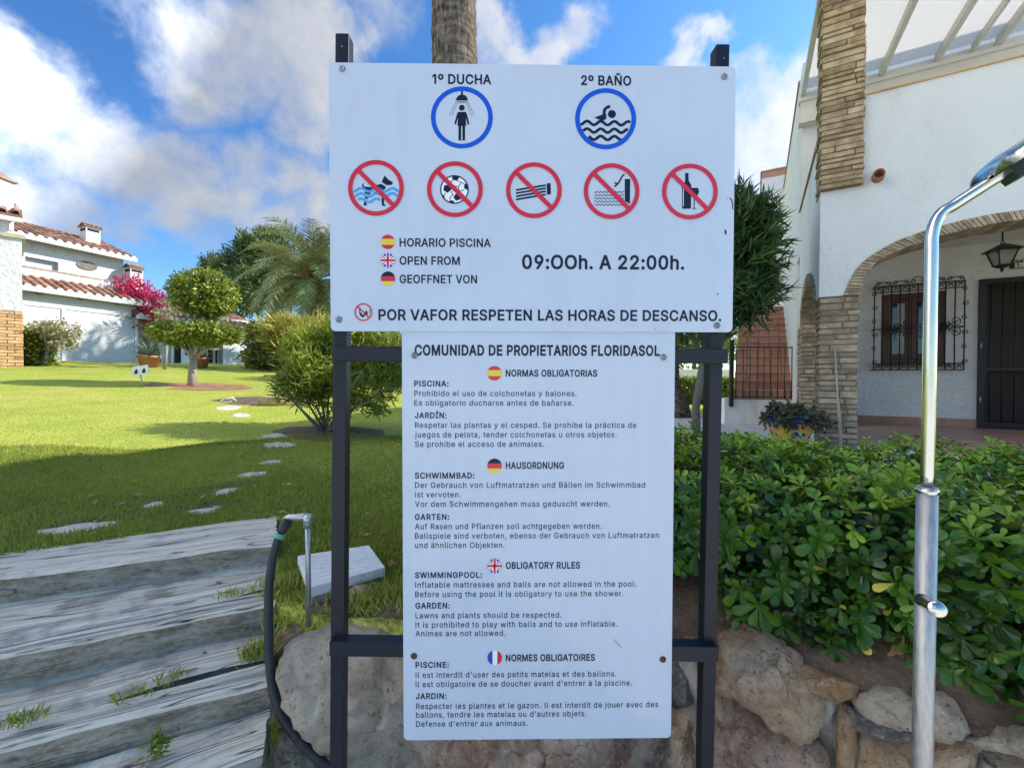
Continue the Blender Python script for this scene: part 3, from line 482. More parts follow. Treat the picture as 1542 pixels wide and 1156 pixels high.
for p in ((515, 104), (1090.5, 116), (510.5, 481), (1079.5, 490)): bolt(*p, header, M['bolt'])
for p in ((624, 535), (999, 538)): bolt(*p, panel, M['bolt'], .0045)
for p in ((623.5, 987), (998, 992)): bolt(*p, panel, M['rust'], .0045)

GL = {}
for line in GLYPHS.strip('\n').split('\n'):
    ch, adv, body = line[0], *line[2:].split('|', 1)
    GL[ch] = (int(adv) / 1000, [[tuple(float(q) / 1000 for q in p.split(',')) for p in c.split()] for c in body.split('/')] if body else [])
GL['I'] = (.189, [[(.062, 0), (.062, .509), (.127, .509), (.127, 0)]])
GL['1'] = (.33, [[(.225, 0), (.16, 0), (.16, .448), (.157, .448), (.034, .358), (.034, .427), (.146, .509), (.225, .509)]])
GC = {}
def glyph(ch, bold):
    """filled outline of a letter, thickened by bold, triangulated with the non-zero rule"""
    if (ch, bold) in GC: return GC[ch, bold]
    cons = []
    for c in GL[ch][1]:
        n = len(c); out = []
        for i in range(n):
            a, b, d = Vector(c[i - 1]), Vector(c[i]), Vector(c[(i + 1) % n])
            e1, e2 = (b - a), (d - b)
            if e1.length < 1e-6 or e2.length < 1e-6: continue
            e1.normalize(); e2.normalize()
            n1, n2 = Vector((-e1.y, e1.x)), Vector((-e2.y, e2.x)); m = n1 + n2
            m = m / max(.35, m.length_squared / 2) if m.length > 1e-6 else n1
            if m.length > 1.8: m = m.normalized() * 1.8
            out.append(b + m * bold)
        cons.append(out)
    vs = []; es = []
    for c in cons:
        o = len(vs); vs += c; es += [(o + i, o + (i + 1) % len(c)) for i in range(len(c))]
    v2, _, f2, *_ = geometry.delaunay_2d_cdt(vs, es, [], 0, 1e-6)
    def wind(p):
        w = 0
        for c in cons:
            for i in range(len(c)):
                a, b = c[i], c[(i + 1) % len(c)]
                if (a.y <= p.y) != (b.y <= p.y):
                    cr = (b.x - a.x) * (p.y - a.y) - (b.y - a.y) * (p.x - a.x)
                    if a.y <= p.y and cr > 0: w += 1
                    elif b.y <= p.y and cr < 0: w -= 1
        return w
    tri = [f for f in f2 if wind(sum((v2[i] for i in f), Vector((0, 0))) / len(f)) != 0]
    GC[ch, bold] = (v2, tri); return GC[ch, bold]

def text(mb, s, x0, x1, yb, cap, bold, w, track=0.0):
    (u0, v0), (u1, _) = uv(x0, yb, w), uv(x1, yb, w); v1 = uv(x0, yb - cap, w)[1]
    k = (v1 - v0) / .509; x = 0; items = []
    for ch in s:
        items.append((ch, x)); x += GL[ch][0] + bold * 1.2 + track
    lm = min(p[0] for c in GL[s[0]][1] for p in c); rm = items[-1][1] + max(p[0] for c in GL[s[-1]][1] for p in c)
    kx = (u1 - u0) / (rm - lm)
    for ch, ox in items:
        if ch == ' ': continue
        vs, fs = glyph(ch, bold)
        mb.add([(u0 + (ox - lm + p.x) * kx, w, v0 + p.y * k) for p in vs], [list(f)[::1] for f in fs], 0, .5)
def lettering(par, rows, w):
    for r in rows:
        mb = MB(); text(mb, *r[:5], r[5], w, *r[6:]); mb.build('lettering', INK, par, S0)
HW = -.0006
lettering(header, [("1º DUCHA", 651.5, 739, 126, 13.8, .022)], HW); lettering(header, [("2º BAÑO", 875.5, 950, 128, 13.8, .022)], HW)
lettering(header, [("HORARIO PISCINA", 602, 738.5, 371, 12, .018), ("OPEN FROM", 602, 692, 398.3, 12, .018), ("GEOFFNET VON", 602, 718, 426, 12, .018)], HW)
lettering(header, [("09:OOh. A 22:00h.", 787, 1029.5, 404.3, 20, .022)], HW)
lettering(header, [("POR VAFOR RESPETEN LAS HORAS DE DESCANSO.", 570.5, 1085.5, 481.5, 15.4, .022)], HW)
B, T = .022, .004
BW = .0039
lettering(panel, [("COMUNIDAD DE PROPIETARIOS FLORIDASOL", 625, 993, 534.5, 14.8, .028)], BW)
for head, rows in (
 (("NORMAS OBLIGATORIAS", 762, 899, 566.5), [("PISCINA:", 624, 675, 581.5, 1), ("Prohibido el uso de colchonetas y balones.", 624, 868, 596.2, 0), ("Es obligatorio ducharse antes de bañarse.", 624, 863.5, 610.5, 0), ("JARDÍN:", 625, 672, 629.3, 1),
  ("Respetar las plantas y el cesped. Se prohibe la práctica de", 625, 958, 644, 0), ("juegos de pelota, tender colchonetas u otros objetos.", 625, 928.5, 658.3, 0), ("Se prohibe el acceso de animales.", 625, 819, 672.6, 0)]),
 (("HAUSORDNUNG", 762, 849, 705.4), [("SCHWIMMBAD:", 625, 714, 720, 1), ("Der Gebrauch von Luftmatratzen und Bällen im Schwimmbad", 625, 971.5, 734.3, 0), ("ist vervoten.", 625, 693.5, 748.5, 0), ("Vor dem Schwimmengehen muss geduscht werden.", 625, 918, 762.8, 0), ("GARTEN:", 625, 676, 782.2, 1),
  ("Auf Rasen und Pflanzen soll achtgegeben werden.", 625, 906, 796.5, 0), ("Ballspiele sind verboten, ebenso der Gebrauch von Luftmatratzen", 625, 992, 810.7, 0), ("und ähnlichen Objekten.", 625, 759.5, 824.8, 0)]),
 (("OBLIGATORY RULES", 762, 873, 855.8), [("SWIMMINGPOOL:", 625.3, 725.5, 869.8, 1), ("Inflatable mattresses and balls are not allowed in the pool.", 625.3, 958, 884.3, 0), ("Before using the pool it is obligatory to use the shower.", 625.3, 938.5, 898.6, 0), ("GARDEN:", 625.8, 677, 915.7, 1),
  ("Lawns and plants should be respected.", 625.8, 845.5, 930.5, 0), ("It is prohibited to play with balls and to use inflatable.", 625.8, 929.5, 944.5, 0), ("Animas are not allowed.", 625.8, 761, 957.6, 0)]),
 (("NORMES OBLIGATOIRES", 762, 895.5, 994.9), [("PISCINE:", 626, 675.5, 1004.8, 1), ("Il est interdit d'user des petits matelas et des ballons.", 626, 928, 1020, 0), ("Il est obligatoire de se doucher avant d'entrer à la piscine.", 626, 951.5, 1034, 0), ("JARDIN:", 626.5, 672, 1051.8, 1),
  ("Respecter les plantes et le gazon. Il est interdit de jouer avec des", 626.5, 991, 1067, 0), ("ballons, tendre les matelas ou d'autres objets.", 626.5, 883, 1080, 0), ("Defense d'entrer aux animaux.", 626.5, 794.5, 1093.6, 0)])):
    lettering(panel, [(head[0], head[1], head[2], head[3], 9.6, .024)], BW)
    lettering(panel, [(s, a, b, y, 8.3, .022 if bo else .006, .03 if bo else .045) for s, a, b, y, bo in rows], BW)

# pictograms, drawn in photo pixels on the board plane
def poly(mb, pts, m, w):
    """filled polygon (any simple outline)"""
    q = [uv(x, y, w) for x, y in pts]
    v2, _, f2, *_ = geometry.delaunay_2d_cdt([Vector(a) for a in q], [(i, (i + 1) % len(q)) for i in range(len(q))], [], 1, 1e-7)
    mb.add([(a.x, w, a.y) for a in v2], [list(f) for f in f2], m, .5)
def circ(cx, cy, r, n=48): return [(cx + r * math.cos(2 * math.pi * k / n), cy + r * math.sin(2 * math.pi * k / n)) for k in range(n)]
def ringp(mb, cx, cy, ro, ri, m, w, n=64):
    a = [uv(*p, w) for p in circ(cx, cy, ro, n)]; b = [uv(*p, w) for p in circ(cx, cy, ri, n)]
    mb.add([(u, w, v) for u, v in a + b], [(k, (k + 1) % n, n + (k + 1) % n, n + k) for k in range(n)], m, .5)
def stroke(mb, pts, wd, m, w):
    pts = [Vector(p) for p in pts]; L = []; Rr = []
    for i, p in enumerate(pts):
        d = (pts[min(i + 1, len(pts) - 1)] - pts[max(0, i - 1)]).normalized(); nrm = Vector((-d.y, d.x)) * (wd / 2); L.append(p + nrm); Rr.append(p - nrm)
    n = len(pts); vs = [uv(*p, w) for p in L + Rr]
    mb.add([(u, w, v) for u, v in vs], [(i, i + 1, n + i + 1, n + i) for i in range(n - 1)], m, .5)
def clip(pts, cx, cy, r):
    out = pts; c = circ(cx, cy, r, 40)
    for i in range(40):
        a, b = c[i], c[(i + 1) % 40]; res = []
        f = lambda p: (b[0] - a[0]) * (p[1] - a[1]) - (b[1] - a[1]) * (p[0] - a[0])
        for j in range(len(out)):
            p, q = out[j - 1], out[j]; fp, fq = f(p), f(q)
            if (fp >= 0) != (fq >= 0):
                t = fp / (fp - fq); res.append((p[0] + (q[0] - p[0]) * t, p[1] + (q[1] - p[1]) * t))
            if fq >= 0: res.append(q)
        out = res
        if not out: return []
    return out
def wave(x0, x1, y, amp, per, ph=0, slope=0, n=10):
    N = max(4, int((x1 - x0) / per * n)); return [(x0 + (x1 - x0) * i / N, y + slope * (x1 - x0) * i / N + amp * math.sin(ph + 2 * math.pi * (x1 - x0) * i / N / per)) for i in range(N + 1)]
def pict(par, f, name='pictogram', w0=HW):
    mb = MB(); f(mb, w0); mb.build(name, INKS, par, S0)
def w_(w, k): return w - .0004 * k
def ban(mb, cx, cy, w, R=42.0, t=6.6):
    ringp(mb, cx, cy, R, R - t, 2, w_(w, 3)); h = (R - t * .6) * .7071
    stroke(mb, [(cx - h, cy - h), (cx + h, cy + h)], t * 1.02, 2, w_(w, 4))
def p_shower(mb, w):
    x, y = 695.5, 177; ringp(mb, x, y, 46.7, 39.6, 1, w)
    stroke(mb, [(695.6, 137), (695.6, 144)], 2.8, 0, w); poly(mb, [(686.5, 151.5), (687.5, 147.5), (691, 143.7), (695.5, 142.5), (700.5, 143.7), (703.6, 147.5), (704.5, 151.5)], 0, w_(w, 1))
    for dx in (-1, 1):
        for o in (0, 4.6):
            for k in range(8):
                t0, t1 = k / 8, k / 8 + .075; f = lambda t: (695.5 + dx * ((8.3 - o * .6) + (9.5 + (0 if o else 1.2)) * t - o * t * .4 * 0), 152.5 + 22.5 * t)
                stroke(mb, [f(t0), f(t1)], .9, 0, w)
    for k in range(5): stroke(mb, [(691 + k * 2.2, 152.5), (691 + k * 2.2, 155.5)], .9, 0, w)
    poly(mb, circ(695.4, 162.5, 4.4, 20), 0, w)
    poly(mb, [(689.5, 168.8), (701.5, 168.8), (703, 172), (706.8, 186.5), (704.4, 188.2), (701.4, 177), (702, 189.6), (700.3, 189.6), (700.3, 211.5), (696.4, 212), (696.3, 190), (694.4, 190), (694.3, 212), (690.4, 211.5), (690.4, 189.6), (688.9, 189.6), (689.5, 177), (686.5, 188), (684.1, 186.3), (688, 172)], 0, w)
def p_swim(mb, w):
    x, y = 912, 179; ringp(mb, x, y, 46, 39, 1, w_(w, 1))
    poly(mb, circ(921.5, 172, 6.1, 24), 0, w); poly(mb, [(894.5, 177.3), (908, 172.3), (910.5, 174), (913.7, 179), (906, 182.6), (900.5, 179.6)], 0, w)
    stroke(mb, [(911.5, 176.5), (909.6, 170), (910.5, 165.5), (913.5, 162.2), (918.8, 160.2)], 4.6, 0, w_(w, .5))
    for (a, b, yy) in ((874.6, 949.2, 185.2), (878, 945.5, 196.6), (886.5, 938.5, 207.6)):
        stroke(mb, wave(a, b, yy, 2.9, 20.6, 2 * math.pi * (a - 868.6) / 20.6, .012), 4.3, 0, w)
def p_dog(mb, w):
    cx, cy = 566, 283
    poly(mb, [(574.7, 274), (579, 264.4), (584, 270), (591.8, 274.7), (590, 278.5), (582, 279)], 0, w)
    poly(mb, [(573.6, 277), (581, 281), (580, 284.5), (575.5, 287.3), (562, 285), (560.6, 288.5), (556, 287), (549, 284.5), (545.4, 281), (545.2, 277.8), (547.8, 276), (547, 279.5), (550, 281.3), (559, 282), (568, 278.5)], 0, w)
    for a in ([(550.5, 287), (549, 291), (556.5, 293.5), (558, 290.5)], [(549.5, 295), (549, 298.5), (554, 300), (555.5, 297)], [(548.5, 303), (552, 303.5), (551.5, 307.5), (553, 309.8), (547.3, 309.3)], [(562, 290), (567, 288), (566, 291.5)], [(575, 296), (578.5, 297.5), (578, 306.5), (581.3, 310.4), (575.3, 310), (574.5, 304)]): poly(mb, a, 0, w)
    for a, b, yy in ((532, 600.6, 286), (533.5, 600, 293.6), (539.5, 572.5, 301.8)):
        stroke(mb, wave(a, b, yy, 2.6, 23.5, 2 * math.pi * (a - 526) / 23.5), 3.7, 3, w_(w, 1))
    ban(mb, cx, cy, w)
def p_ball(mb, w):
    cx, cy = 685, 285; bx, by, r = 684.3, 285.5, 21.6
    poly(mb, circ(bx, by, r, 40), 0, w); poly(mb, circ(bx, by, r - 1.9, 40), 6, w_(w, .6))
    def pent(x, y, q, rot): return [(x + q * math.cos(rot + 2 * math.pi * k / 5), y + q * math.sin(rot + 2 * math.pi * k / 5)) for k in range(5)]
    for x, y, q, ro in ((673.5, 284, 6.6, .2), (688.5, 297, 5.8, .6), (686, 266.5, 6.5, 1.2), (703.5, 281, 5.5, .1), (680, 306, 5, .3), (666, 297, 4, 0)):
        a = clip(pent(x, y, q, ro), bx, by, r - 1.2)
        if a: poly(mb, a, 0, w_(w, 1.2))
    for a in ([(679.5, 281), (684, 279.5)], [(675, 277.5), (677, 274), (683, 272)], [(689, 272), (694.5, 275), (699.5, 277)], [(684, 279.5), (690, 282), (692, 288), (690, 291.5)], [(690, 282), (694.5, 275)], [(679, 287.5), (681.5, 293), (684, 294)], [(681.5, 293), (677, 299), (679, 303)], [(692, 288), (699, 286)], [(671, 290.5), (668.5, 295)], [(692, 300), (696, 300.5)]): stroke(mb, a, 1.1, 0, w_(w, 1.4))
    ban(mb, cx, cy, w)
def p_mat(mb, w):
    for k in range(4):
        stroke(mb, [(777, 286.3 + k * 4.8), (822, 279 + k * 4.8 - k * .2)], 2.7, 0, w)
    poly(mb, [(823.3, 277), (825.5, 275.6), (829, 276.2), (829.7, 292), (827, 293), (823.8, 293.3)], 0, w); ban(mb, 804, 286.5, w)
def p_dive(mb, w):
    for k in range(5): stroke(mb, wave(895, 940, 289.3 + k * 4.8, 1.1, 5.6, k), 1.0, 0, w)
    poly(mb, [(940.8, 269.7), (949, 269.7), (948.6, 307), (941, 303)], 0, w); stroke(mb, [(940.5, 262.3), (936.5, 266), (934, 271.5), (931, 276), (925, 281.5)], 2.3, 0, w)
    stroke(mb, [(925.5, 275), (931, 277.5)], 2.4, 0, w_(w, .5)); ban(mb, 921, 288, w)
def p_bottle(mb, w):
    poly(mb, [(1031.7, 260.6), (1036.8, 260.6), (1037, 272), (1040.8, 278.5), (1040.5, 313), (1039.4, 314.4), (1028.5, 314.4), (1027.1, 313), (1027.1, 281), (1031.7, 273)], 0, w)
    stroke(mb, [(1029, 284), (1029, 311)], .9, 6, w_(w, 1))
    poly(mb, [(1040, 282.8), (1051.3, 283), (1052.8, 289.5), (1050.5, 294), (1046, 296), (1041, 294), (1039, 289)], 0, w_(w, .5)); stroke(mb, [(1045.4, 295), (1045.2, 313.5)], 1.3, 0, w_(w, .5)); poly(mb, [(1041, 314.6), (1045.3, 312.8), (1050, 314.4)], 0, w_(w, .5))
    ban(mb, 1039, 288.5, w)
def p_quiet(mb, w):
    poly(mb, [(540, 469), (543.5, 470.5), (546.5, 474.5), (552, 466.5), (554, 473), (549.5, 475), (546, 478.5), (542.5, 475)], 0, w); stroke(mb, [(540.5, 466.5), (543, 468)], 2.2, 0, w)
    stroke(mb, [(556, 466), (557, 469), (556.5, 472)], .8, 0, w); ban(mb, 547, 470, w, 13.4, 1.9)
for f in (p_shower, p_swim, p_dog, p_ball, p_mat, p_dive, p_bottle, p_quiet): pict(header, f)
def f_es(x, y, r):
    def f(mb, w):
        for a, b, m in ((-1, -.42, 2), (-.42, .4, 4), (.4, 1, 2)): poly(mb, clip([(x - r, y + a * r), (x + r, y + a * r), (x + r, y + b * r), (x - r, y + b * r)], x, y, r), m, w)
    return f
def f_de(x, y, r):
    def f(mb, w):
        for a, b, m in ((-1, -.33, 0), (-.33, .36, 2), (.36, 1, 4)): poly(mb, clip([(x - r, y + a * r), (x + r, y + a * r), (x + r, y + b * r), (x - r, y + b * r)], x, y, r), m, w)
    return f
def f_fr(x, y, r):
    def f(mb, w):
        for a, b, m in ((-1, -.3, 5), (-.3, .34, 6), (.34, 1, 2)): poly(mb, clip([(x + a * r, y - r), (x + b * r, y - r), (x + b * r, y + r), (x + a * r, y + r)], x, y, r), m, w)
    return f
def f_uk(x, y, r):
    def f(mb, w):
        poly(mb, circ(x, y, r, 40), 5, w)
        def bar(a, hw, m, k):
            c, s = math.cos(a), math.sin(a); q = clip([(x + c * t - s * h, y + s * t + c * h) for t, h in ((-r, -hw), (r, -hw), (r, hw), (-r, hw))], x, y, r); poly(mb, q, m, w_(w, k))
        for a in (RAD(35), RAD(-35)): bar(a, r * .2, 6, .5)
        for a in (RAD(35), RAD(-35)): bar(a, r * .075, 2, 1)
        for a in (0, RAD(90)): bar(a, r * .27, 6, 1.5)
        for a in (0, RAD(90)): bar(a, r * .16, 2, 2)
    return f
for f in (f_es(584, 364.3, 10.9), f_uk(584, 392, 10.9), f_de(584.2, 419.6, 10.9)): pict(header, f, 'flag_emblem')
for f in (f_es(744.6, 561.8, 11), f_de(744.7, 701.2, 11), f_uk(744.9, 851.8, 11), f_fr(745, 989.8, 11)): pict(panel, f, 'flag_emblem', BW)
for pts, wd in (([(1098.5, 298), (1101.5, 301), (1103.2, 307), (1103.6, 315)], 1.6), ([(1092.2, 346), (1092.8, 350), (1092.8, 353)], 2.6), ([(1080, 442.7), (1081.6, 443.3)], 2.4), ([(1094, 299), (1095.2, 299.4)], 1.6), ([(925, 964), (936, 975)], .7), ([(1007.5, 487), (1008.5, 487.4)], 1.3), ([(986, 495), (987.4, 495.4)], 1.2)):
    mb = MB(); stroke(mb, pts, wd, 0, HW); mb.build('scratch', INK, header, S0)

# ------------------------------------------------------------------ house on the right (large structure)
def H(t, s, z): return HO + HD * t + HBK * s + Vector((0, 0, E(z)))
def fp(px, py, s):
    p = PP(px, py, H(0, s, 0), HBK) - HO; return p.dot(HD), p.z - EYE
def fz(px, py, z):
    p = PZ(px, py, E(z)) - HO; return p.dot(HD), p.dot(HBK)
house = thing('white_villa', 'white villa with brick pillars, arched porch and roof terrace behind the hedge', 'house', H(1.5, 1.5, -.64))
FL = -.64
arch_o = [fp(x, y, 0) for x, y in ((1270, 445), (1277, 428), (1287, 408), (1299, 395), (1313.5, 384), (1332, 372.5), (1353, 362), (1391, 348), (1420, 339.5), (1451, 331.5), (1495, 322.5), (1542, 316))]
arch_i = [fp(x, y, 0) for x, y in ((1294.5, 445), (1298, 431), (1304, 415), (1314, 401), (1326, 391.5), (1342, 382.5), (1362, 374), (1396, 363), (1422, 355), (1452, 346.5), (1495, 337.5), (1542, 331))]
tc_ = arch_i[-1][0] + .35
def mirror(a):
    top = a[-1][1] + .03; return a + [(tc_, top)] + [(2 * tc_ - t, z) for t, z in a[::-1]]
arch_o, arch_i = mirror(arch_o), mirror(arch_i)
CAP = fp(1296, 146.5, 0)[1]; T_END = 7.0; TH = .36
zs = arch_o[0][1]
mb = MB()
def wallstrip(mb, pts, z1, s0, s1, m=0):
    for (ta, za), (tb, zb) in zip(pts, pts[1:]):
        if tb - ta < 1e-4: continue
        mb.hexa([H(ta, s0, za), H(tb, s0, zb), H(tb, s1, zb), H(ta, s1, za)], [H(ta, s0, z1), H(tb, s0, z1), H(tb, s1, z1), H(ta, s1, z1)], m, .5)
wallstrip(mb, [(0, zs)] + arch_o + [(T_END, zs)], CAP, 0, TH)
mb.build('front_wall', M['stucco'], house)
# voussoirs
def resample(a, n):
    L = [0]
    for p, q in zip(a, a[1:]): L.append(L[-1] + math.dist(p, q))
    out = []
    for k in range(n + 1):
        d = L[-1] * k / n; i = max(j for j in range(len(L)) if L[j] <= d + 1e-9); i = min(i, len(a) - 2); f = (d - L[i]) / (L[i + 1] - L[i])
        out.append((a[i][0] + (a[i + 1][0] - a[i][0]) * f, a[i][1] + (a[i + 1][1] - a[i][1]) * f))
    return out
ro, ri = resample(arch_o, 110), resample(arch_i, 110)
mb = MB(); mm = MB()
for k in range(110):
    g = .07; lp = lambda a, b, f: (a[0] + (b[0] - a[0]) * f, a[1] + (b[1] - a[1]) * f)
    a, b = lp(ro[k], ro[k + 1], g), lp(ro[k], ro[k + 1], 1 - g); c, d = lp(ri[k], ri[k + 1], g), lp(ri[k], ri[k + 1], 1 - g)
    f = -.012 - RN.random() * .012; jit = RN.uniform(-.012, .012); c, d = lp(c, a, jit), lp(d, b, jit)
    mb.hexa([H(c[0], f, c[1]), H(d[0], f, d[1]), H(d[0], TH + .01, d[1]), H(c[0], TH + .01, c[1])], [H(a[0], f, a[1]), H(b[0], f, b[1]), H(b[0], TH + .01, b[1]), H(a[0], TH + .01, a[1])])
    c, d = lp(ri[k], ro[k], .05), lp(ri[k + 1], ro[k + 1], .05); a, b = ro[k], ro[k + 1]
    mm.hexa([H(c[0], -.004, c[1]), H(d[0], -.004, d[1]), H(d[0], TH, d[1]), H(c[0], TH, c[1])], [H(a[0], -.004, a[1]), H(b[0], -.004, b[1]), H(b[0], TH - .001, b[1]), H(a[0], TH - .001, a[1])], 0, .5)
ar = mb.build('arch', M['brick_grey'], house, bevel=.004); mm.build('mortar', M['mortar'], ar)
def brickwork(name, t0, t1, s0, s1, z0, z1, mat, ch=.066, rows=None, par=house, lt=.24, ls=.24, jit=.012):
    """courses of bricks round a mortar core, local frame of the house"""
    mb = MB(); z = z0; i = 0
    while z < z1 - .01:
        h = min(z1 - z, ch * RN.uniform(.75, 1.3)); zt = z + h - .012
        for (lo, hi, along) in ((t0, t1, 't'), (s0, s1, 's')):
            p = lo - (RN.random() * .2 if i % 2 else 0)
            while p < hi:
                q = p + (lt if along == 't' else ls) * RN.uniform(.7, 1.35); a, b = max(lo, p), min(hi, q - .012)
                if hi - b < .06: b = hi
                if b - a > .015:
                    dz0, dz1 = RN.uniform(0, .006), RN.uniform(-.006, .004)
                    for sd in (0, 1):
                        o = RN.uniform(0, jit) + .004
                        if along == 't':
                            sa, sb = ((s0 - o, s0 + .05) if sd == 0 else (s1 - .05, s1 + o)); ta, tb = a - (.008 * RN.random() if a == lo else 0), b + (.008 * RN.random() if b == hi else 0)
                        else:
                            ta, tb = ((t0 - o, t0 + .05) if sd == 0 else (t1 - .05, t1 + o)); sa, sb = a, b
                        mb.hexa([H(ta, sa, z + dz0), H(tb, sa, z + dz0), H(tb, sb, z + dz0), H(ta, sb, z + dz0)], [H(ta, sa, zt + dz1), H(tb, sa, zt + dz1), H(tb, sb, zt + dz1), H(ta, sb, zt + dz1)])
                p = q
        z += h; i += 1
    o = mb.build(name, mat, par, bevel=.006)
    c = MB(); c.hexa([H(t0, s0, z0), H(t1, s0, z0), H(t1, s1, z0), H(t0, s1, z0)], [H(t0, s0, z1), H(t1, s0, z1), H(t1, s1, z1), H(t0, s1, z1)], 0, .5); c.build('mortar', M['mortar'], o)
    return o
tP = arch_i[0][0]
brickwork('pillar', .012, tP - .01, .012, TH - .01, -.86, zs - .004, M['brick_grey'])
brickwork('pillar', 2 * tc_ - tP, 2 * tc_ - tP + .5, .012, TH - .01, -.86, zs - .004, M['brick_grey'])
ua, ub = fp(1236.5, 290, -.06), fp(1297.5, 283, -.06)
brickwork('chimney_pilaster', ua[0], ub[0], -.07, .3, ua[1] + .02, 4.6, M['brick'], .062, lt=.36, jit=.02)
mb = MB(); mb.hexa([H(ub[0] + .02, -.025, CAP), H(T_END, -.025, CAP), H(T_END, TH + .02, CAP), H(ub[0] + .02, TH + .02, CAP)], [H(ub[0] + .02, -.025, CAP + .014), H(T_END, -.025, CAP + .014), H(T_END, TH + .02, CAP + .014), H(ub[0] + .02, TH + .02, CAP + .014)]); mb.build('coping', M['brick_ora'], house)
# side wall with the narrow arch
SA0, SA1, SZ, ST_ = TH + .02, 2.05, .85, 1.28
sa = [(SA0 + (SA1 - SA0) * (1 - math.cos(math.pi * k / 16)) / 2, SZ + (ST_ - SZ) * math.sin(math.pi * k / 16)) for k in range(17)]
ZS = 2.66
mb = MB()
for (a, za), (b, zb) in zip([(TH, sa[0][1])] + sa, sa + [(2.5, sa[-1][1])]):
    if b - a < 1e-4: continue
    mb.hexa([H(0.002, a, za), H(.3, a, za), H(.3, b, zb), H(0.002, b, zb)], [H(0.002, a, ZS), H(.3, a, ZS), H(.3, b, ZS), H(0.002, b, ZS)], 0, .5)
mb.build('side_wall', M['stucco'], house)
mb = MB()
for k in range(16):
    for q in range(3):
        f0, f1 = (k + q / 3 + .03) / 16, (k + q / 3 + .3) / 16
        def ap(f, d):
            s_, z_ = SA0 + (SA1 - SA0) * (1 - math.cos(math.pi * f)) / 2, SZ + (ST_ - SZ) * math.sin(math.pi * f)
            cs, cz = (SA0 + SA1) / 2, SZ; v = Vector((s_ - cs, z_ - cz)).normalized(); return s_ + v.x * d, z_ + v.y * d
        a, b, c, d = ap(f0, -.05), ap(f1, -.05), ap(f1, .12), ap(f0, .12); x0 = -.012 - RN.random() * .01
        mb.hexa([H(x0, *a), H(.31, *a), H(.31, *b), H(x0, *b)], [H(x0, *d), H(.31, *d), H(.31, *c), H(x0, *c)])
mb.build('side_arch', M['brick_grey'], house)
brickwork('pillar', .012, .5, SA1 - .03, 2.78, -.86, SZ - .002, M['brick_grey'])
mb = MB(); mb.hexa([H(-.02, TH, ZS), H(.32, TH, ZS), H(.32, 2.5, ZS), H(-.02, 2.5, ZS)], [H(-.02, TH, ZS + .03), H(.32, TH, ZS + .03), H(.32, 2.5, ZS + .03), H(-.02, 2.5, ZS + .03)]); mb.build('coping', M['terra'], house)
# porch: floor, ceiling, inner wall
mb = MB(); mb.hexa([H(0.03, .03, -.9), H(T_END, .03, -.9), H(T_END, 2.9, -.9), H(0.03, 2.9, -.9)], [H(0.03, .03, FL - .03), H(T_END, .03, FL - .03), H(T_END, 2.9, FL - .03), H(.03, 2.9, FL - .03)]); mb.build('porch_base', M['stucco'], house)
mb = MB()
for i in range(40):
    for j in range(14):
        a, b = tP + .015 + i * .2, tP + .015 + i * .2 + .196; c, d = -.0 + j * .2, j * .2 + .196
        mb.hexa([H(a, c, FL - .03), H(b, c, FL - .03), H(b, d, FL - .03), H(a, d, FL - .03)], [H(a, c, FL), H(b, c, FL), H(b, d, FL), H(a, d, FL)])
fl = mb.build('porch_floor', M['terra_floor'], house)
mb = MB(); mb.hexa([H(.3, TH, 1.93), H(T_END, TH, 1.93), H(T_END, 2.9, 1.93), H(.3, 2.9, 1.93)], [H(.3, TH, 2.6), H(T_END, TH, 2.6), H(T_END, 2.9, 2.6), H(.3, 2.9, 2.6)]); mb.build('porch_ceiling', M['stucco'], house)
SI = 2.8
w0, w1 = fp(1326, 548, SI), fp(1425, 437, SI); d0 = fp(1473, 636, SI); dz1 = fp(1473, 425, SI)[1]
DT0, DT1, DZ = d0[0], d0[0] + 1.15, dz1
mb = MB()
for a, b, z0, z1 in ((.3, w0[0], FL - .02, 2.0), (w0[0], w1[0], FL - .02, w0[1]), (w0[0], w1[0], w1[1], 2.0), (w1[0], DT0, FL - .02, 2.0), (DT0, DT1, DZ, 2.0), (DT1, T_END, FL - .02, 2.0)):
    mb.hexa([H(a, SI, z0), H(b, SI, z0), H(b, SI + .3, z0), H(a, SI + .3, z0)], [H(a, SI, z1), H(b, SI, z1), H(b, SI + .3, z1), H(a, SI + .3, z1)], 0, .5)
mb.build('inner_wall', M['stucco_rough'], house)
for a, b in ((.51, DT0 - .01), (DT1 + .01, T_END)):
    mb = MB(); n = max(1, round((b - a) / .33))
    for k in range(n): p, q = a + (b - a) * k / n, a + (b - a) * (k + 1) / n - .004; mb.hexa([H(p, SI - .014, FL), H(q, SI - .014, FL), H(q, SI - .001, FL), H(p, SI - .001, FL)], [H(p, SI - .014, FL + .12), H(q, SI - .014, FL + .12), H(q, SI - .001, FL + .12), H(p, SI - .001, FL + .12)])
    mb.build('skirting', M['terra'], house)
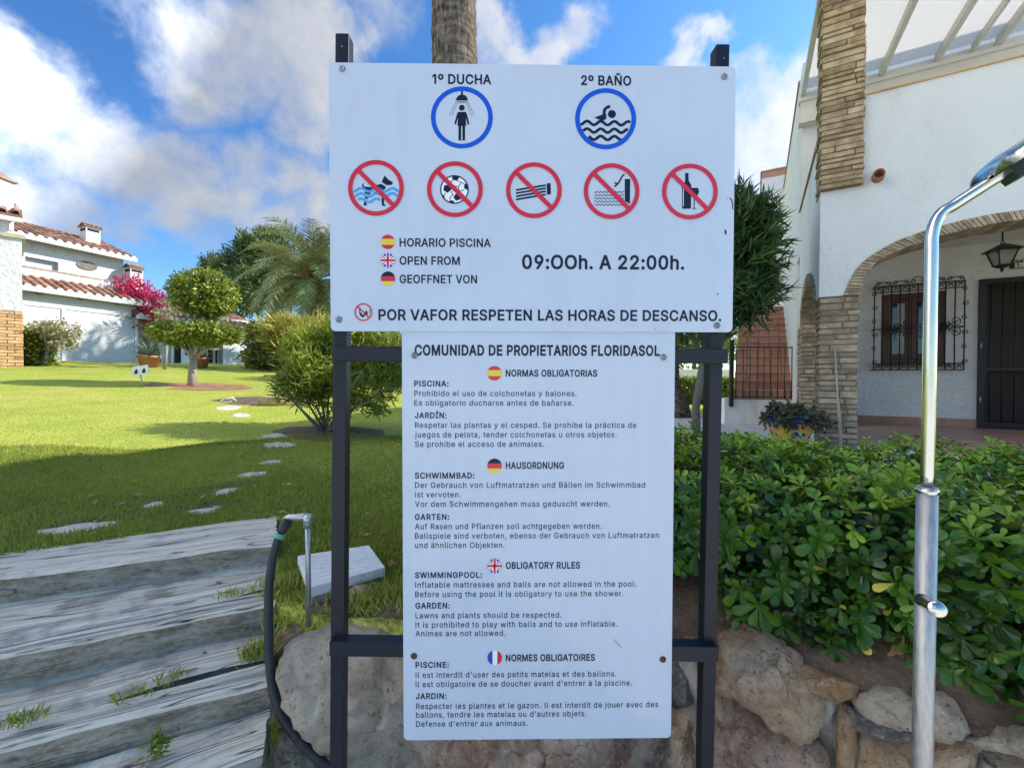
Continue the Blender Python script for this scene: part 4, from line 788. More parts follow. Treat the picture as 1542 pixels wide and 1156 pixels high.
# window and its iron grille
def hb(mb, t0, t1, s0, s1, z0, z1, m=0, tone=.5): mb.hexa([H(t0, s0, z0), H(t1, s0, z0), H(t1, s1, z0), H(t0, s1, z0)], [H(t0, s0, z1), H(t1, s0, z1), H(t1, s1, z1), H(t0, s1, z1)], m, tone)
win = MB(); a, b, c, d = w0[0], w1[0], w0[1], w1[1]; mid = (a + b) / 2
for q in ((a, a + .07, c, d), (b - .07, b, c, d), (a + .07, b - .07, c, c + .07), (a + .07, b - .07, d - .07, d)): hb(win, q[0], q[1], SI + .03, SI + .1, q[2], q[3])
for x0, x1 in ((a + .072, mid - .002), (mid + .002, b - .072)):
    for q in ((x0, x0 + .07, c + .072, d - .072), (x1 - .07, x1, c + .072, d - .072), (x0 + .07, x1 - .07, c + .072, c + .15), (x0 + .07, x1 - .07, d - .14, d - .072)): hb(win, q[0], q[1], SI + .05, SI + .09, q[2], q[3])
wo_ = win.build('window', M['wood_dark'], house, bevel=.004)
gp = MB()
for x0, x1 in ((a + .14, mid - .07), (mid + .07, b - .14)): hb(gp, x0, x1, SI + .066, SI + .072, c + .15, d - .14)
gp.build('pane', M['glass_dark'], wo_)
cu = MB(); cw = pm('net_curtain', [(.5, .5, .48), (.66, .66, .64)], 8, .9)
for x0, x1 in ((a + .2, a + .32), (mid + .12, mid + .3)):
    n = 12
    for k in range(n): hb(cu, x0 + (x1 - x0) * k / n, x0 + (x1 - x0) * (k + .8) / n, SI + .035 - .006 * (k % 2) + .0285, SI + .0655, c + .152, d - .142)
cu.build('curtain', cw, wo_)
sl = MB(); hb(sl, a - .05, b + .05, SI - .03, SI + .03, c - .045, c - .002); sl.build('sill', M['brick_ora'], wo_)
g0, g1 = fp(1315.5, 557, SI - .16), fp(1453.5, 421, SI - .16); gs = SI - .16
gr = MB(); ta, tb, za, zb = g0[0], g1[0], g0[1], g1[1]
def gpt(t, z, s=None): return H(t, gs if s is None else s, z)
def rod(p, q, r=.008, n=6): gr.tube([p, q], r, n)
for z in (za, za + .09, (za + zb) / 2 - .02, zb - .1, zb - .01): rod(gpt(ta, z), gpt(tb, z))
nb = 10
for k in range(nb + 1):
    t = ta + (tb - ta) * k / nb; rod(gpt(t, za), gpt(t, zb))
for t in (ta, tb):
    for z in (za, (za + zb) / 2 - .02, zb - .01): rod(gpt(t, z), H(t, SI, z), .009)
def scroll(t, z, r, turns=1.3, dr=1, a0=0, r0=.012):
    pts = []
    for k in range(15):
        f = k / 14; th = a0 + dr * turns * 2 * math.pi * f; rr = r * (1 - .75 * f); pts.append(gpt(t + rr * math.cos(th), z + rr * math.sin(th), gs - .012))
    gr.tube(pts, .0055, 5)
for k in range(nb):
    t = ta + (tb - ta) * (k + .5) / nb
    for z in (za + .045, zb - .055): scroll(t - .025, z, .034, dr=1); scroll(t + .025, z, .034, dr=-1, a0=math.pi)
zm = (za + zb) / 2 - .02
for t in (ta + (tb - ta) * .27, ta + (tb - ta) * .8):
    for sx_ in (-1, 1):
        for sz_ in (-1, 1): scroll(t + sx_ * .1, zm + sz_ * .08, .075, 1.4, sx_ * sz_, math.pi if sx_ > 0 else 0); rod(gpt(t, zm), gpt(t + sx_ * .16, zm + sz_ * .1), .005)
    for k in range(8): th = k * math.pi / 4; rod(gpt(t, zm, gs - .02), gpt(t + .07 * math.cos(th), zm + .07 * math.sin(th), gs - .02), .009)
for t in (ta, tb):
    for k in range(6): scroll(t, za + .12 + (zb - za - .24) * k / 5, .035, 1.2, 1 if k % 2 else -1, 1)
for k in range(5):
    t = ta + (tb - ta) * (k + .5) / 5; hz = .09 if k == 2 else .045; pts = [gpt(t + (tb - ta) / 10 * u, zb + hz * (1 - u * u) + .01) for u in (-1, -.6, -.2, .2, .6, 1)]; gr.tube(pts, .006, 5)
    scroll(t - .06, zb + .03, .032); scroll(t + .06, zb + .03, .032, dr=-1, a0=math.pi)
gr.build('window_grille', M['iron'], wo_)
# door behind an iron gate
dm = MB(); hb(dm, DT0 + .09, DT1 - .09, SI + .12, SI + .17, FL, DZ - .09)
for z0 in (.1, .78, 1.38):
    for x0 in (.15, .6): hb(dm, DT0 + x0, DT0 + x0 + .38, SI + .105, SI + .12, FL + z0, FL + z0 + .5)
hb(dm, DT0, DT0 + .088, SI + .11, SI + .2, FL, DZ); hb(dm, DT1 - .088, DT1, SI + .11, SI + .2, FL, DZ); hb(dm, DT0 + .088, DT1 - .088, SI + .11, SI + .2, DZ - .088, DZ)
do = dm.build('door', M['door_wood'], house, bevel=.004)
dg = MB()
for q in ((DT0 - .02, DT0 + .05, FL + .004, DZ + .03), (DT1 - .05, DT1 + .02, FL + .004, DZ + .03), (DT0 + .05, DT1 - .05, DZ - .04, DZ + .03), (DT0 + .05, DT1 - .05, FL + .02, FL + .09), (DT0 + .05, DT1 - .05, FL + .8, FL + .85)): hb(dg, q[0], q[1], SI - .04, SI - .003, q[2], q[3])
for k in range(9): t = DT0 + .1 + k * (DT1 - DT0 - .2) / 8; dg.tube([H(t, SI - .02, FL + .09), H(t, SI - .02, DZ - .04)], .009, 6)
dgo = dg.build('iron_gate', M['iron'], do)
for z in (.35, 1.1): hg = MB(); hg.tube([H(DT0 + .0, SI - .05, FL + z), H(DT0 + .0, SI - .05, FL + z + .09)], .01, 8); hg.build('hinge', M['galv'], do)
# rain spout
sp0 = fp(1317, 272, 0); mb = MB()
a0_ = H(sp0[0] + .03, .05, sp0[1] + .03); dv = (-HBK * .92 + HD * -.1 + Vector((0, 0, -.1))).normalized(); u = dv.cross(Vector((0, 0, 1))).normalized(); w_v = u.cross(dv)
vs = []; n = 16
for zz, r in ((0, .055), (.2, .05), (.2, .04), (.06, .04)):
    for k in range(n): th = 2 * math.pi * k / n; vs.append(a0_ + dv * zz + u * (math.cos(th) * r) + w_v * (math.sin(th) * r))
mb.add(vs, [(i * n + k, i * n + (k + 1) % n, (i + 1) * n + (k + 1) % n, (i + 1) * n + k) for i in range(3) for k in range(n)] + [list(range(3 * n, 4 * n))], 0, .5, True)
mb.build('rain_spout', M['terrapot'], house)
# body of the house behind the terrace, upper wall, far block
BS0, BS1, BZ = 2.42, 7.4, 4.95
mb = MB(); hb(mb, 0.004, T_END, BS0, BS1, 2.0, BZ); hb(mb, 0.004, T_END, SI + .31, BS1, -.86, 2.0)
mb.build('upper_wall', M['stucco'], house)
mb = MB(); hb(mb, -.02, T_END, BS0 + .5, BS1 + .02, BZ, BZ + .03); mb.build('coping', M['terra'], house)
mb = MB(); hb(mb, -.5, 3, BS1 + .02, 9.4, -.86, 5.3); mb.build('rear_block', M['stucco'], house)
mb = MB(); hb(mb, -.53, 3, BS1 + .01, 9.4, 5.3, 5.33); hb(mb, -.5, 3, BS1 + .04, 9.4, 5.33, 5.47, 0); hb(mb, -.53, 3, BS1 + .02, 9.4, 5.47, 5.5); mb.build('coping', M['terra'], house)
vs_ = MB()
for s_, z0, z1 in ((4.1, 2.2, 2.75), (5.2, 3.9, 4.4)): vs_ = MB(); hb(vs_, -.004, .01, s_, s_ + .16, z0, z1); vs_.build('wall_slit', M['cream'], house)
# glazed pergola over the roof terrace
def rp(t, s): return 4.27 + .055 * s
pg = MB(); TR = 5.8
ts = [.0, .93, 1.80, 2.35, 2.68, 3.5, 4.35, 5.1, 5.8]
ts[1] = fz(1318, 137, 4.35)[0]; ts[2] = fz(1397, 118, 4.35)[0]; ts[3] = fz(1462, 82, 4.35)[0]; ts[4] = fz(1487, 91, 4.35)[0]
print('rafters', ts, 'arch', arch_i[0], arch_i[-1], 'cap', CAP, 'door', DT0, DZ, 'win', w0, w1, 'SI ok')
SFR = -1.7  # unseen front edge, carried forward to shade the steps and sign
for i, t in enumerate(ts): pg.bar(H(t, SFR, rp(t, SFR)), H(t, 2.28, rp(t, 2.28)), .03 if i == 3 else .06, .1, tone=.5)
pg.bar(H(-.03, SFR, rp(0, SFR)), H(TR, SFR, rp(0, SFR)), .07, .12, tone=.5)
pgo = pg.build('pergola_frame', M['cream'], house, bevel=.004)
pb = MB(); hb(pb, -.03, TR, 2.29, 2.41, rp(0, 2.3) - .3, rp(0, 2.3) + .02); hb(pb, -.05, TR, 2.25, 2.41, rp(0, 2.3) - .12, rp(0, 2.3) - .06); hb(pb, -.05, TR, 2.24, 2.41, rp(0, 2.3) - .46, rp(0, 2.3) - .31)
pb.build('pergola_beam', M['cream'], house, bevel=.004)
tm, tnt, tb_ = base_mat('white_translucent_sheet'); tb_.inputs['Base Color'].default_value = (.78, .78, .77, 1); tb_.inputs['Roughness'].default_value = .35
tnt.links.new(nd(tnt, 'ShaderNodeMixShader', {0: .62, 1: tb_.outputs[0], 2: nd(tnt, 'ShaderNodeBsdfTranslucent', {0: (.86, .85, .82, 1)}).outputs[0]}).outputs[0], tnt.nodes['Material Output'].inputs[0])
for ta_, tb__ in zip(ts, ts[1:]):
    mb = MB(); s0, s1 = SFR - .01, 2.26; k = .052
    mb.hexa([H(ta_ + .001, s0, rp(0, s0) + k), H(tb__ - .001, s0, rp(0, s0) + k), H(tb__ - .001, s1, rp(0, s1) + k), H(ta_ + .001, s1, rp(0, s1) + k)], [H(ta_ + .001, s0, rp(0, s0) + k + .008), H(tb__ - .001, s0, rp(0, s0) + k + .008), H(tb__ - .001, s1, rp(0, s1) + k + .008), H(ta_ + .001, s1, rp(0, s1) + k + .008)], 0, .5)
    mb.build('roof_panel', tm, house)

# ------------------------------------------------------------------ weathered timber steps
def sleeper_mat(name='weathered_timber', bl=.57):
    m, nt, b = base_mat(name)
    co = nd(nt, 'ShaderNodeTexCoord').outputs['Object']
    wob = nd(nt, 'ShaderNodeTexNoise', {'Vector': nd(nt, 'ShaderNodeMapping', {'Vector': co, 'Scale': (1.3, 4, 4)}).outputs[0], 'Scale': 1.6, 'Detail': 2.0}).outputs['Color']
    co2 = vmt(nt, 'ADD', co, vmt(nt, 'MULTIPLY', vmt(nt, 'SUBTRACT', wob, (.5, .5, .5)), (.0, .022, .022)))
    v1 = nd(nt, 'ShaderNodeMapping', {'Vector': co2, 'Scale': (.7, 30, 30)}).outputs[0]
    v2 = nd(nt, 'ShaderNodeMapping', {'Vector': co2, 'Scale': (1.3, 130, 130)}).outputs[0]
    n1 = nd(nt, 'ShaderNodeTexNoise', {'Vector': v1, 'Scale': 1.0, 'Detail': 6.0, 'Roughness': .6}).outputs[0]
    n2 = nd(nt, 'ShaderNodeTexNoise', {'Vector': v2, 'Scale': 1.0, 'Detail': 4.0}).outputs[0]
    n3 = nd(nt, 'ShaderNodeTexNoise', {'Vector': co, 'Scale': 5.0, 'Detail': 8.0, 'Roughness': .68}).outputs[0]
    col = ramp(nt, n1, [(.22, (.30, .27, .225)), (.34, (.46, .42, .355)), (.5, (.56, .51, .42)), (.64, (.67, .62, .525)), (.8, (.73, .69, .60))])
    col = mixc(nt, nd(nt, 'ShaderNodeMapRange', {0: n2, 1: .41, 2: .31, 4: .55}).outputs[0], col, (.055, .05, .045))
    col = mixc(nt, nd(nt, 'ShaderNodeMapRange', {0: n3, 1: bl, 2: bl + .12, 4: .62}).outputs[0], col, (.14, .13, .125))
    col = mixc(nt, nd(nt, 'ShaderNodeMapRange', {0: n3, 1: .42, 2: .32, 4: .45}).outputs[0], col, (.24, .175, .115))
    # long drying cracks
    v3 = nd(nt, 'ShaderNodeMapping', {'Vector': co2, 'Scale': (.55, 13, 13)}).outputs[0]
    n4 = nd(nt, 'ShaderNodeTexNoise', {'Vector': v3, 'Scale': 1.0, 'Detail': 2.0}).outputs[0]
    cr = mth(nt, 'ABSOLUTE', mth(nt, 'SUBTRACT', n4, .5))
    crm = nd(nt, 'ShaderNodeMapRange', {0: cr, 1: .006, 2: .0, 4: .85}).outputs[0]
    col = mixc(nt, crm, col, (.03, .026, .022))
    # riser faces: brown dirt, plus shade painted by face tilt
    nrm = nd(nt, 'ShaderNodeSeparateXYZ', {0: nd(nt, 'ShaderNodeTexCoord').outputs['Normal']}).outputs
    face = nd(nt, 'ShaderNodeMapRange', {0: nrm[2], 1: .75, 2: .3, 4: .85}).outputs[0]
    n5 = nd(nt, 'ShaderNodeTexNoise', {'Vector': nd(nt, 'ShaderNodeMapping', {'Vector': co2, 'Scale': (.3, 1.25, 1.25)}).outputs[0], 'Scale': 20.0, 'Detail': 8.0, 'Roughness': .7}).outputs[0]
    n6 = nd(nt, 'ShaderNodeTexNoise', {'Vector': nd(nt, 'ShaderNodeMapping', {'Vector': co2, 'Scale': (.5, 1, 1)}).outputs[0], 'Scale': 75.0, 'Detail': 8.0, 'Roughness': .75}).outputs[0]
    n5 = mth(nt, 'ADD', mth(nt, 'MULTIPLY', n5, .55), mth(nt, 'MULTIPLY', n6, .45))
    dirt_shade = ramp(nt, n5, [(.37, (.06, .042, .028)), (.45, (.21, .165, .115)), (.53, (.36, .31, .235)), (.66, (.49, .45, .375))])
    col = mixc(nt, face, col, dirt_shade)
    nt.links.new(col, b.inputs[0]); b.inputs['Roughness'].default_value = .88; b.inputs['Specular IOR Level'].default_value = .2
    hh = mth(nt, 'ADD', mth(nt, 'ADD', mth(nt, 'MULTIPLY', n1, .5), mth(nt, 'MULTIPLY', mth(nt, 'MULTIPLY', n6, face), .8)), mth(nt, 'SUBTRACT', mth(nt, 'MULTIPLY', n2, .35), mth(nt, 'MULTIPLY', crm, .9)))
    nt.links.new(nd(nt, 'ShaderNodeBump', {'Strength': .9, 'Distance': .012, 'Height': hh}).outputs[0], b.inputs['Normal'])
    return m
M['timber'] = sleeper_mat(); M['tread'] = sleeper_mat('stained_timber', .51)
def sleeper(quad, z, h, seed, label, ext=1.3, rough=1.0, dz=0):
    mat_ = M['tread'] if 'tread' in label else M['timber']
    """quad: photo pixels of the top face LB, RB, RF, LF at height z; ext: length hidden beyond the left frame edge"""
    LB, RB, RF, LF = [PZ(*p, E(z)) for p in quad]
    ub = (RB - LB).normalized(); uf = (RF - LF).normalized()
    LB = LB - ub * ext; LF = LF - uf * ext
    o = (LB + RB + RF + LF) / 4; ax = ((RB + RF) - (LB + LF)).normalized(); ay = Vector((0, 0, 1)).cross(ax)
    mw = Matrix((ax, ay, Vector((0, 0, 1)))).transposed().to_4x4(); mw.translation = o - Vector((0, 0, h))
    inv = mw.inverted(); LB, RB, RF, LF = [inv @ p for p in (LB, RB, RF, LF)]
    prof = []; nw, nh = 44, 9; r = .012; rs = random.Random(seed); grooves = [(rs.uniform(.06, .94), rs.uniform(.004, .009), rs.uniform(.008, .02), rs.random() * 50) for k in range(7)]                 # cross-section: (across 0..1, height) loop
    prof += [(i / nw, 1.0) for i in range(nw + 1)] + [(1, 1 - i / nh) for i in range(1, nh + 1)] + [(1 - i / nw, 0) for i in range(1, nw + 1)] + [(0, i / nh) for i in range(1, nh)]
    n = len(prof); Ln = 110; vs = []
    for i in range(Ln + 1):
        f = i / Ln; B_ = LB + (RB - LB) * f; Fr = LF + (RF - LF) * f
        for a, hh in prof:
            p = B_ + (Fr - B_) * a; p = Vector((p.x, p.y, hh * h)); wd = (Fr - B_).length
            ed = min(a, 1 - a) * wd; eh = min(hh, 1 - hh) * h
            rb = .02 if hh < .5 and a > .5 else r; cut = max(0, rb - ed) * max(0, rb - eh) / rb
            q = Vector((p.x * 1.6 + seed * 7, p.y * 9, p.z * 9)); q2 = Vector((p.x * 4 + seed, p.y * 42, p.z * 42))
            d1 = noise.fractal(q, 1, 2, 4) * .011 * rough + noise.noise(q2) * .004 * rough
            wav = noise.noise((p.x * 1.1, seed * 3.1, 0)) * .014
            gd = 0
            for ga, gw, gdp, gs_ in grooves:
                c_ = ga + .05 * noise.noise((p.x * 1.3, gs_, 0)) + .012 * noise.noise((p.x * 9, gs_, 1)); m_ = max(0, min(1, noise.noise((p.x * .9, gs_, 4)) * 3 + .55))
                gd = max(gd, gdp * m_ * max(0, 1 - abs(a - c_) * wd / gw))
            chip = max(0, noise.fractal(Vector((p.x * 7, seed * 3, hh)), 1, 2.1, 4)) * .016 if (a > .94 and hh > .6) else 0
            if hh >= .999: p.z += d1 - cut * .9 - gd - chip * .6
            p.y += chip if a > .9 else 0
            if hh <= .001: p.z -= d1
            if a >= .999: p.y -= -d1 * 1.1 - wav + cut
            if a <= .001: p.y += d1 + wav - cut
            if i in (0, Ln): p.x += (noise.fractal(Vector((p.y * 14, p.z * 14, seed)), 1, 2, 3)) * .012
            p.z += dz * (f - .5)
            vs.append(p)
    fs = [(i * n + k, (i + 1) * n + k, (i + 1) * n + (k + 1) % n, i * n + (k + 1) % n) for i in range(Ln) for k in range(n)]
    # the across axis points downhill (-y in the local frame)
    mb = MB(); mb.add(vs, fs, 0, .5, True); mb.f += [list(range(n)), [Ln * n + k for k in range(n)][::-1]]; mb.m += [0, 0]; mb.t += [.5, .5]; mb.sm += [False, False]
    ob = mb.build('timber_sleeper', mat_, None, (0, 0, 0)); ob.matrix_world = mw
    try: ob.data.set_sharp_from_angle(angle=RAD(42))
    except Exception: pass
    return tag(ob, label, 'sleeper', 'weathered timber sleepers forming garden steps')
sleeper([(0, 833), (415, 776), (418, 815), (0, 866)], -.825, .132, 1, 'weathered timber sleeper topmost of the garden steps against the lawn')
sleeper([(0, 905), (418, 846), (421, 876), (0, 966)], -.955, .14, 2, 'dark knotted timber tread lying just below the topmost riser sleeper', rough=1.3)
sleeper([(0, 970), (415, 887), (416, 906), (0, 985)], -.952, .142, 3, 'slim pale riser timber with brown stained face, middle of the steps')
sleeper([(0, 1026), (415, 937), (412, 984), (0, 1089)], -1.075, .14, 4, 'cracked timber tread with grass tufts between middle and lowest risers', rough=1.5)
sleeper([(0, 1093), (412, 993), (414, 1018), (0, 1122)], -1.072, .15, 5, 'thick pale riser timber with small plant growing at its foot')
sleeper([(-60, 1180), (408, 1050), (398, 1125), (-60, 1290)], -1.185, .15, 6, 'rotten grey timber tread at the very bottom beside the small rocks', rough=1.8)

# ------------------------------------------------------------------ rocks
def rock_mat(name, cols, red=(.30, .13, .085), redamt=.5, vein=.3, scale=7, base=None):
    m, nt, b = base_mat(name)
    co = nd(nt, 'ShaderNodeTexCoord').outputs['Object']
    n1 = nd(nt, 'ShaderNodeTexNoise', {'Vector': co, 'Scale': scale, 'Detail': 10.0, 'Roughness': .66, 'Distortion': .6}).outputs[0]
    n2 = nd(nt, 'ShaderNodeTexNoise', {'Vector': co, 'Scale': scale * .55, 'Detail': 8.0, 'Roughness': .7, 'Distortion': 1.2}).outputs[0]
    n3 = nd(nt, 'ShaderNodeTexNoise', {'Vector': co, 'Scale': scale * 6, 'Detail': 10.0, 'Roughness': .8}).outputs[0]
    k = len(cols); col = ramp(nt, nd(nt, 'ShaderNodeMapRange', {0: n1, 1: .36, 2: .64}).outputs[0], [(i / (k - 1), c) for i, c in enumerate(cols)])
    col = mixc(nt, nd(nt, 'ShaderNodeMapRange', {0: n2, 1: .52, 2: .60, 4: redamt}).outputs[0], col, red)
    dco = vmt(nt, 'ADD', co, vmt(nt, 'MULTIPLY', vmt(nt, 'SUBTRACT', nd(nt, 'ShaderNodeTexNoise', {'Vector': co, 'Scale': 14.0, 'Detail': 5.0}).outputs['Color'], (.5, .5, .5)), (.12, .12, .12)))
    ve = nd(nt, 'ShaderNodeTexVoronoi', {'Vector': dco, 'Scale': scale * 1.1}, feature='DISTANCE_TO_EDGE').outputs['Distance']
    crack = nd(nt, 'ShaderNodeMapRange', {0: mth(nt, 'ADD', ve, mth(nt, 'MULTIPLY', mth(nt, 'SUBTRACT', n2, .42), .25, clamp=True)), 1: .03, 2: 0.0, 4: .25 if name == 'grey_limestone' else .45}).outputs[0]
    col = mixc(nt, nd(nt, 'ShaderNodeMapRange', {0: n3, 1: .54, 2: .64, 4: .75}).outputs[0], col, (.74, .69, .60))
    col = mixc(nt, nd(nt, 'ShaderNodeMapRange', {0: n3, 1: .45, 2: .37, 4: .75}).outputs[0], col, (.10, .07, .045))
    col = mixc(nt, crack, col, (.055, .04, .03))
    n4 = nd(nt, 'ShaderNodeTexNoise', {'Vector': co, 'Scale': scale * .8, 'Detail': 3.0, 'Distortion': 1.5}).outputs[0]
    cr = nd(nt, 'ShaderNodeMapRange', {0: mth(nt, 'ABSOLUTE', mth(nt, 'SUBTRACT', n4, .47)), 1: .008, 2: 0, 4: vein}).outputs[0]
    col = mixc(nt, cr, col, (.66, .63, .58))
    nt.links.new(col, b.inputs[0]); b.inputs['Roughness'].default_value = .9; b.inputs['Specular IOR Level'].default_value = .2
    hh = mth(nt, 'SUBTRACT', mth(nt, 'ADD', mth(nt, 'MULTIPLY', n3, .7), n1), mth(nt, 'MULTIPLY', crack, .5))
    nt.links.new(nd(nt, 'ShaderNodeBump', {'Strength': 1.0, 'Distance': .05, 'Height': hh}).outputs[0], b.inputs['Normal'])
    return m
M['rock_grey'] = rock_mat('grey_limestone', [(.48, .385, .275), (.68, .565, .43), (.80, .71, .58)], redamt=.12)
M['rock_red'] = rock_mat('red_limestone', [(.42, .245, .165), (.62, .42, .30), (.76, .60, .46)], redamt=.8)
M['rock_tan'] = rock_mat('tan_limestone', [(.50, .31, .17), (.74, .52, .33), (.86, .70, .50)], red=(.42, .2, .12), redamt=.45)
M['rock_ora'] = rock_mat('orange_limestone', [(.42, .23, .10), (.58, .37, .19), (.64, .48, .31)], redamt=.15)
M['rock_white'] = rock_mat('white_limestone', [(.50, .40, .29), (.70, .60, .47), (.84, .77, .65)], red=(.35, .22, .13), redamt=.35)
M['rock_dark'] = rock_mat('dark_limestone', [(.13, .125, .12), (.21, .2, .19), (.30, .29, .27)], redamt=.1, scale=7)
def rock_mesh(pts, Y, th, seed, tilt=.2, amp=1.0, pw=4.5):
    cx = sum(p[0] for p in pts) / len(pts); cy = sum(p[1] for p in pts) / len(pts)
    c = P(cx, cy, Y); nrm = (C - c); nrm.z = nrm.length * tilt; nrm.normalize()
    w = [PP(x, y, c, nrm) for x, y in pts]
    for it in range(1):
        q = []
        for i in range(len(w)): a, b = w[i], w[(i + 1) % len(w)]; q += [a * .92 + b * .08, a * .08 + b * .92]
        w = q
    L = [0]
    for i in range(len(w)): L.append(L[-1] + (w[(i + 1) % len(w)] - w[i]).length)
    n = 110; rim = []
    for k in range(n):
        d = L[-1] * k / n; i = max(j for j in range(len(w)) if L[j] <= d); f = (d - L[i]) / (L[i + 1] - L[i]); rim.append(w[i].lerp(w[(i + 1) % len(w)], f))
    c = sum(rim, Vector()) / n; size = (L[-1] / 6.28); rings = 30; vs = []
    def disp(p):
        q = p * 3.2 / max(.12, size) * .3 + Vector((seed * 5.3, seed * 1.7, 0))
        f = noise.fractal(q * 1.4, 1.0, 2.1, 5) * .055
        v = noise.voronoi(q * 3.4)[0]; f += min(.35, v[1] - v[0]) * .22 - .05
        return f * size * amp + noise.fractal(p * 22, .9, 2.1, 5) * .009 * amp + noise.ridged_multi_fractal(p * 9, .9, 2.1, 4, 1.0, 2.0) * .006 * amp
    rr_ = random.Random(seed); ex = RGT; ey = nrm.cross(ex).normalized(); ex = ey.cross(nrm); A_ = max(abs((p - c).dot(ex)) for p in rim); B_ = max(abs((p - c).dot(ey)) for p in rim)
    cuts = []
    for k in range(11):
        v = Vector((rr_.gauss(0, 1), rr_.gauss(0, 1), abs(rr_.gauss(0, 1)) + .25)).normalized(); cuts.append((v, rr_.uniform(.42, .8)))
    def facet(p):
        q = p - c; l = Vector((q.dot(ex) / A_, q.dot(ey) / B_, q.dot(nrm) / (th * .5)))
        for v, d in cuts:
            e = l.dot(v) - d
            if e > 0 and abs(v.z) > .3: l = l - v * (e * .97)
        return c + ex * (l.x * A_) + ey * (l.y * B_) + nrm * (l.z * th * .5)
    for side in (1, -1):
        for r in range(rings + (1 if side > 0 else 0)):
            fr = 1 - r / rings if side > 0 else r / rings
            if side < 0 and r == 0: continue
            for k in range(n):
                p = c + (rim[k] - c) * fr; dome = (max(0, 1 - fr ** pw)) ** (1 / pw) * th * .5
                p = p + nrm * dome * side; p = facet(p) if side > 0 and r > 0 else p; d = disp(p); vs.append(p + (nrm * side * (1 - fr * .8) + (rim[k] - c).normalized() * fr * .7) * (d - .03 * size))
    # order: front rim->centre, then back centre->rim (open at the very back centre)
    fs = []
    for r in range(rings): fs += [(r * n + k, r * n + (k + 1) % n, (r + 1) * n + (k + 1) % n, (r + 1) * n + k) for k in range(n)]
    o = (rings + 1) * n
    for r in range(rings - 2): fs += [(o + r * n + k, o + r * n + (k + 1) % n, o + (r + 1) * n + (k + 1) % n, o + (r + 1) * n + k) for k in range(n)]
    lb = o + (rings - 2) * n; fs += [(lb + k, lb + (k + 1) % n, (k + 1) % n, k) for k in range(n)]
    return vs, fs, c
def boulder(pts, Y, th, seed, mat, label, **kw):
    vs, fs, c = rock_mesh(pts, Y, th, seed, **kw); mb = MB(); mb.add(vs, fs, 0, .5, True)
    return tag(mb.build('boulder', M[mat], None, c), label, 'rock', 'boulders along the foot of the garden')
boulder([(418, 985), (442, 955), (490, 938), (560, 930), (620, 924), (700, 935), (730, 1010), (735, 1110), (700, 1200), (600, 1240), (500, 1190), (455, 1105), (424, 1052)], 1.62, .34, 1, 'rock_grey', 'large pale grey boulder behind the left leg of the rules sign', tilt=.35)
boulder([(398, 985), (402, 970), (440, 930), (480, 905), (545, 880), (560, 920), (520, 950), (450, 962), (425, 992), (408, 994)], 1.80, .2, 2, 'rock_tan', 'thin tan layered rock lying between hose and utility box', tilt=.5)
boulder([(526, 892), (535, 881), (552, 879), (564, 890), (562, 906), (530, 907)], 1.86, .09, 3, 'rock_tan', 'small pinkish tan stone in grass beside the utility box', tilt=.4)
boulder([(410, 1180), (418, 1110), (440, 1092), (470, 1098), (505, 1110), (520, 1170), (470, 1230)], 1.62, .2, 4, 'rock_white', 'small rough whitish rock beneath the hose at the foot of the steps', tilt=.3, amp=1.4)
boulder([(560, 1090), (640, 1010), (760, 985), (880, 1000), (985, 1035), (1010, 1120), (960, 1230), (760, 1250), (600, 1220)], 1.60, .35, 5, 'rock_red', 'large reddish brown boulder behind the bottom of the rules board', tilt=.25, amp=1.2)

wall_o = P(1200, 1060, 1.45)
swall = thing('stone_wall', 'low wall of rough tan stones set in mortar below the hedge', 'wall', (wall_o.x, wall_o.y, 0))
def wY(px): # wall face, parallel to the house front
    k = (px - CX) / F; return (1.62 + .564 * .64) / (1 + .564 * k)
def stone(pts, mat, seed, th=.2, dy=0, **kw):
    cx = sum(p[0] for p in pts) / len(pts); cy = sum(p[1] for p in pts) / len(pts); pts = [(cx + (x - cx) * 1.15, cy + (y - cy) * 1.15) for x, y in pts]; vs, fs, c = rock_mesh(pts, wY(cx) + dy, th, seed, **kw); mb = MB(); mb.add(vs, fs, 0, .5, True); mb.build('stone', M[mat], swall)
stone([(990, 1010), (1000, 965), (1030, 955), (1052, 990), (1050, 1050), (1015, 1062), (985, 1050)], 'rock_dark', 11, dy=.05, amp=.6)
stone([(990, 1068), (1030, 1058), (1058, 1075), (1060, 1190), (985, 1190)], 'rock_tan', 12)
stone([(1060, 985), (1085, 962), (1120, 950), (1160, 962), (1196, 985), (1206, 1010), (1228, 1035), (1234, 1080), (1200, 1110), (1150, 1080), (1110, 1050), (1070, 1030)], 'rock_tan', 13, .3, tilt=.35)
stone([(1068, 1035), (1105, 1055), (1150, 1085), (1205, 1112), (1232, 1120), (1235, 1200), (1150, 1240), (1060, 1220), (1055, 1120)], 'rock_red', 14, .26, dy=-.03, amp=1.1)
stone([(1196, 1003), (1220, 1005), (1262, 1022), (1288, 1032), (1285, 1048), (1255, 1052), (1222, 1038)], 'rock_ora', 15, .12, tilt=.3, amp=.7)
stone([(1262, 1060), (1276, 1058), (1288, 1085), (1290, 1150), (1280, 1220), (1262, 1180)], 'rock_ora', 16, .1, amp=.7)
stone([(1284, 1042), (1320, 1034), (1350, 1040), (1380, 1062), (1378, 1092), (1340, 1092), (1300, 1078)], 'rock_white', 17, .16, amp=.8)
stone([(1278, 1062), (1310, 1082), (1375, 1098), (1372, 1112), (1330, 1108), (1292, 1098)], 'rock_dark', 18, .1, dy=-.01)
stone([(1290, 1102), (1340, 1110), (1392, 1115), (1400, 1200), (1350, 1240), (1290, 1220)], 'rock_tan', 19, .2)
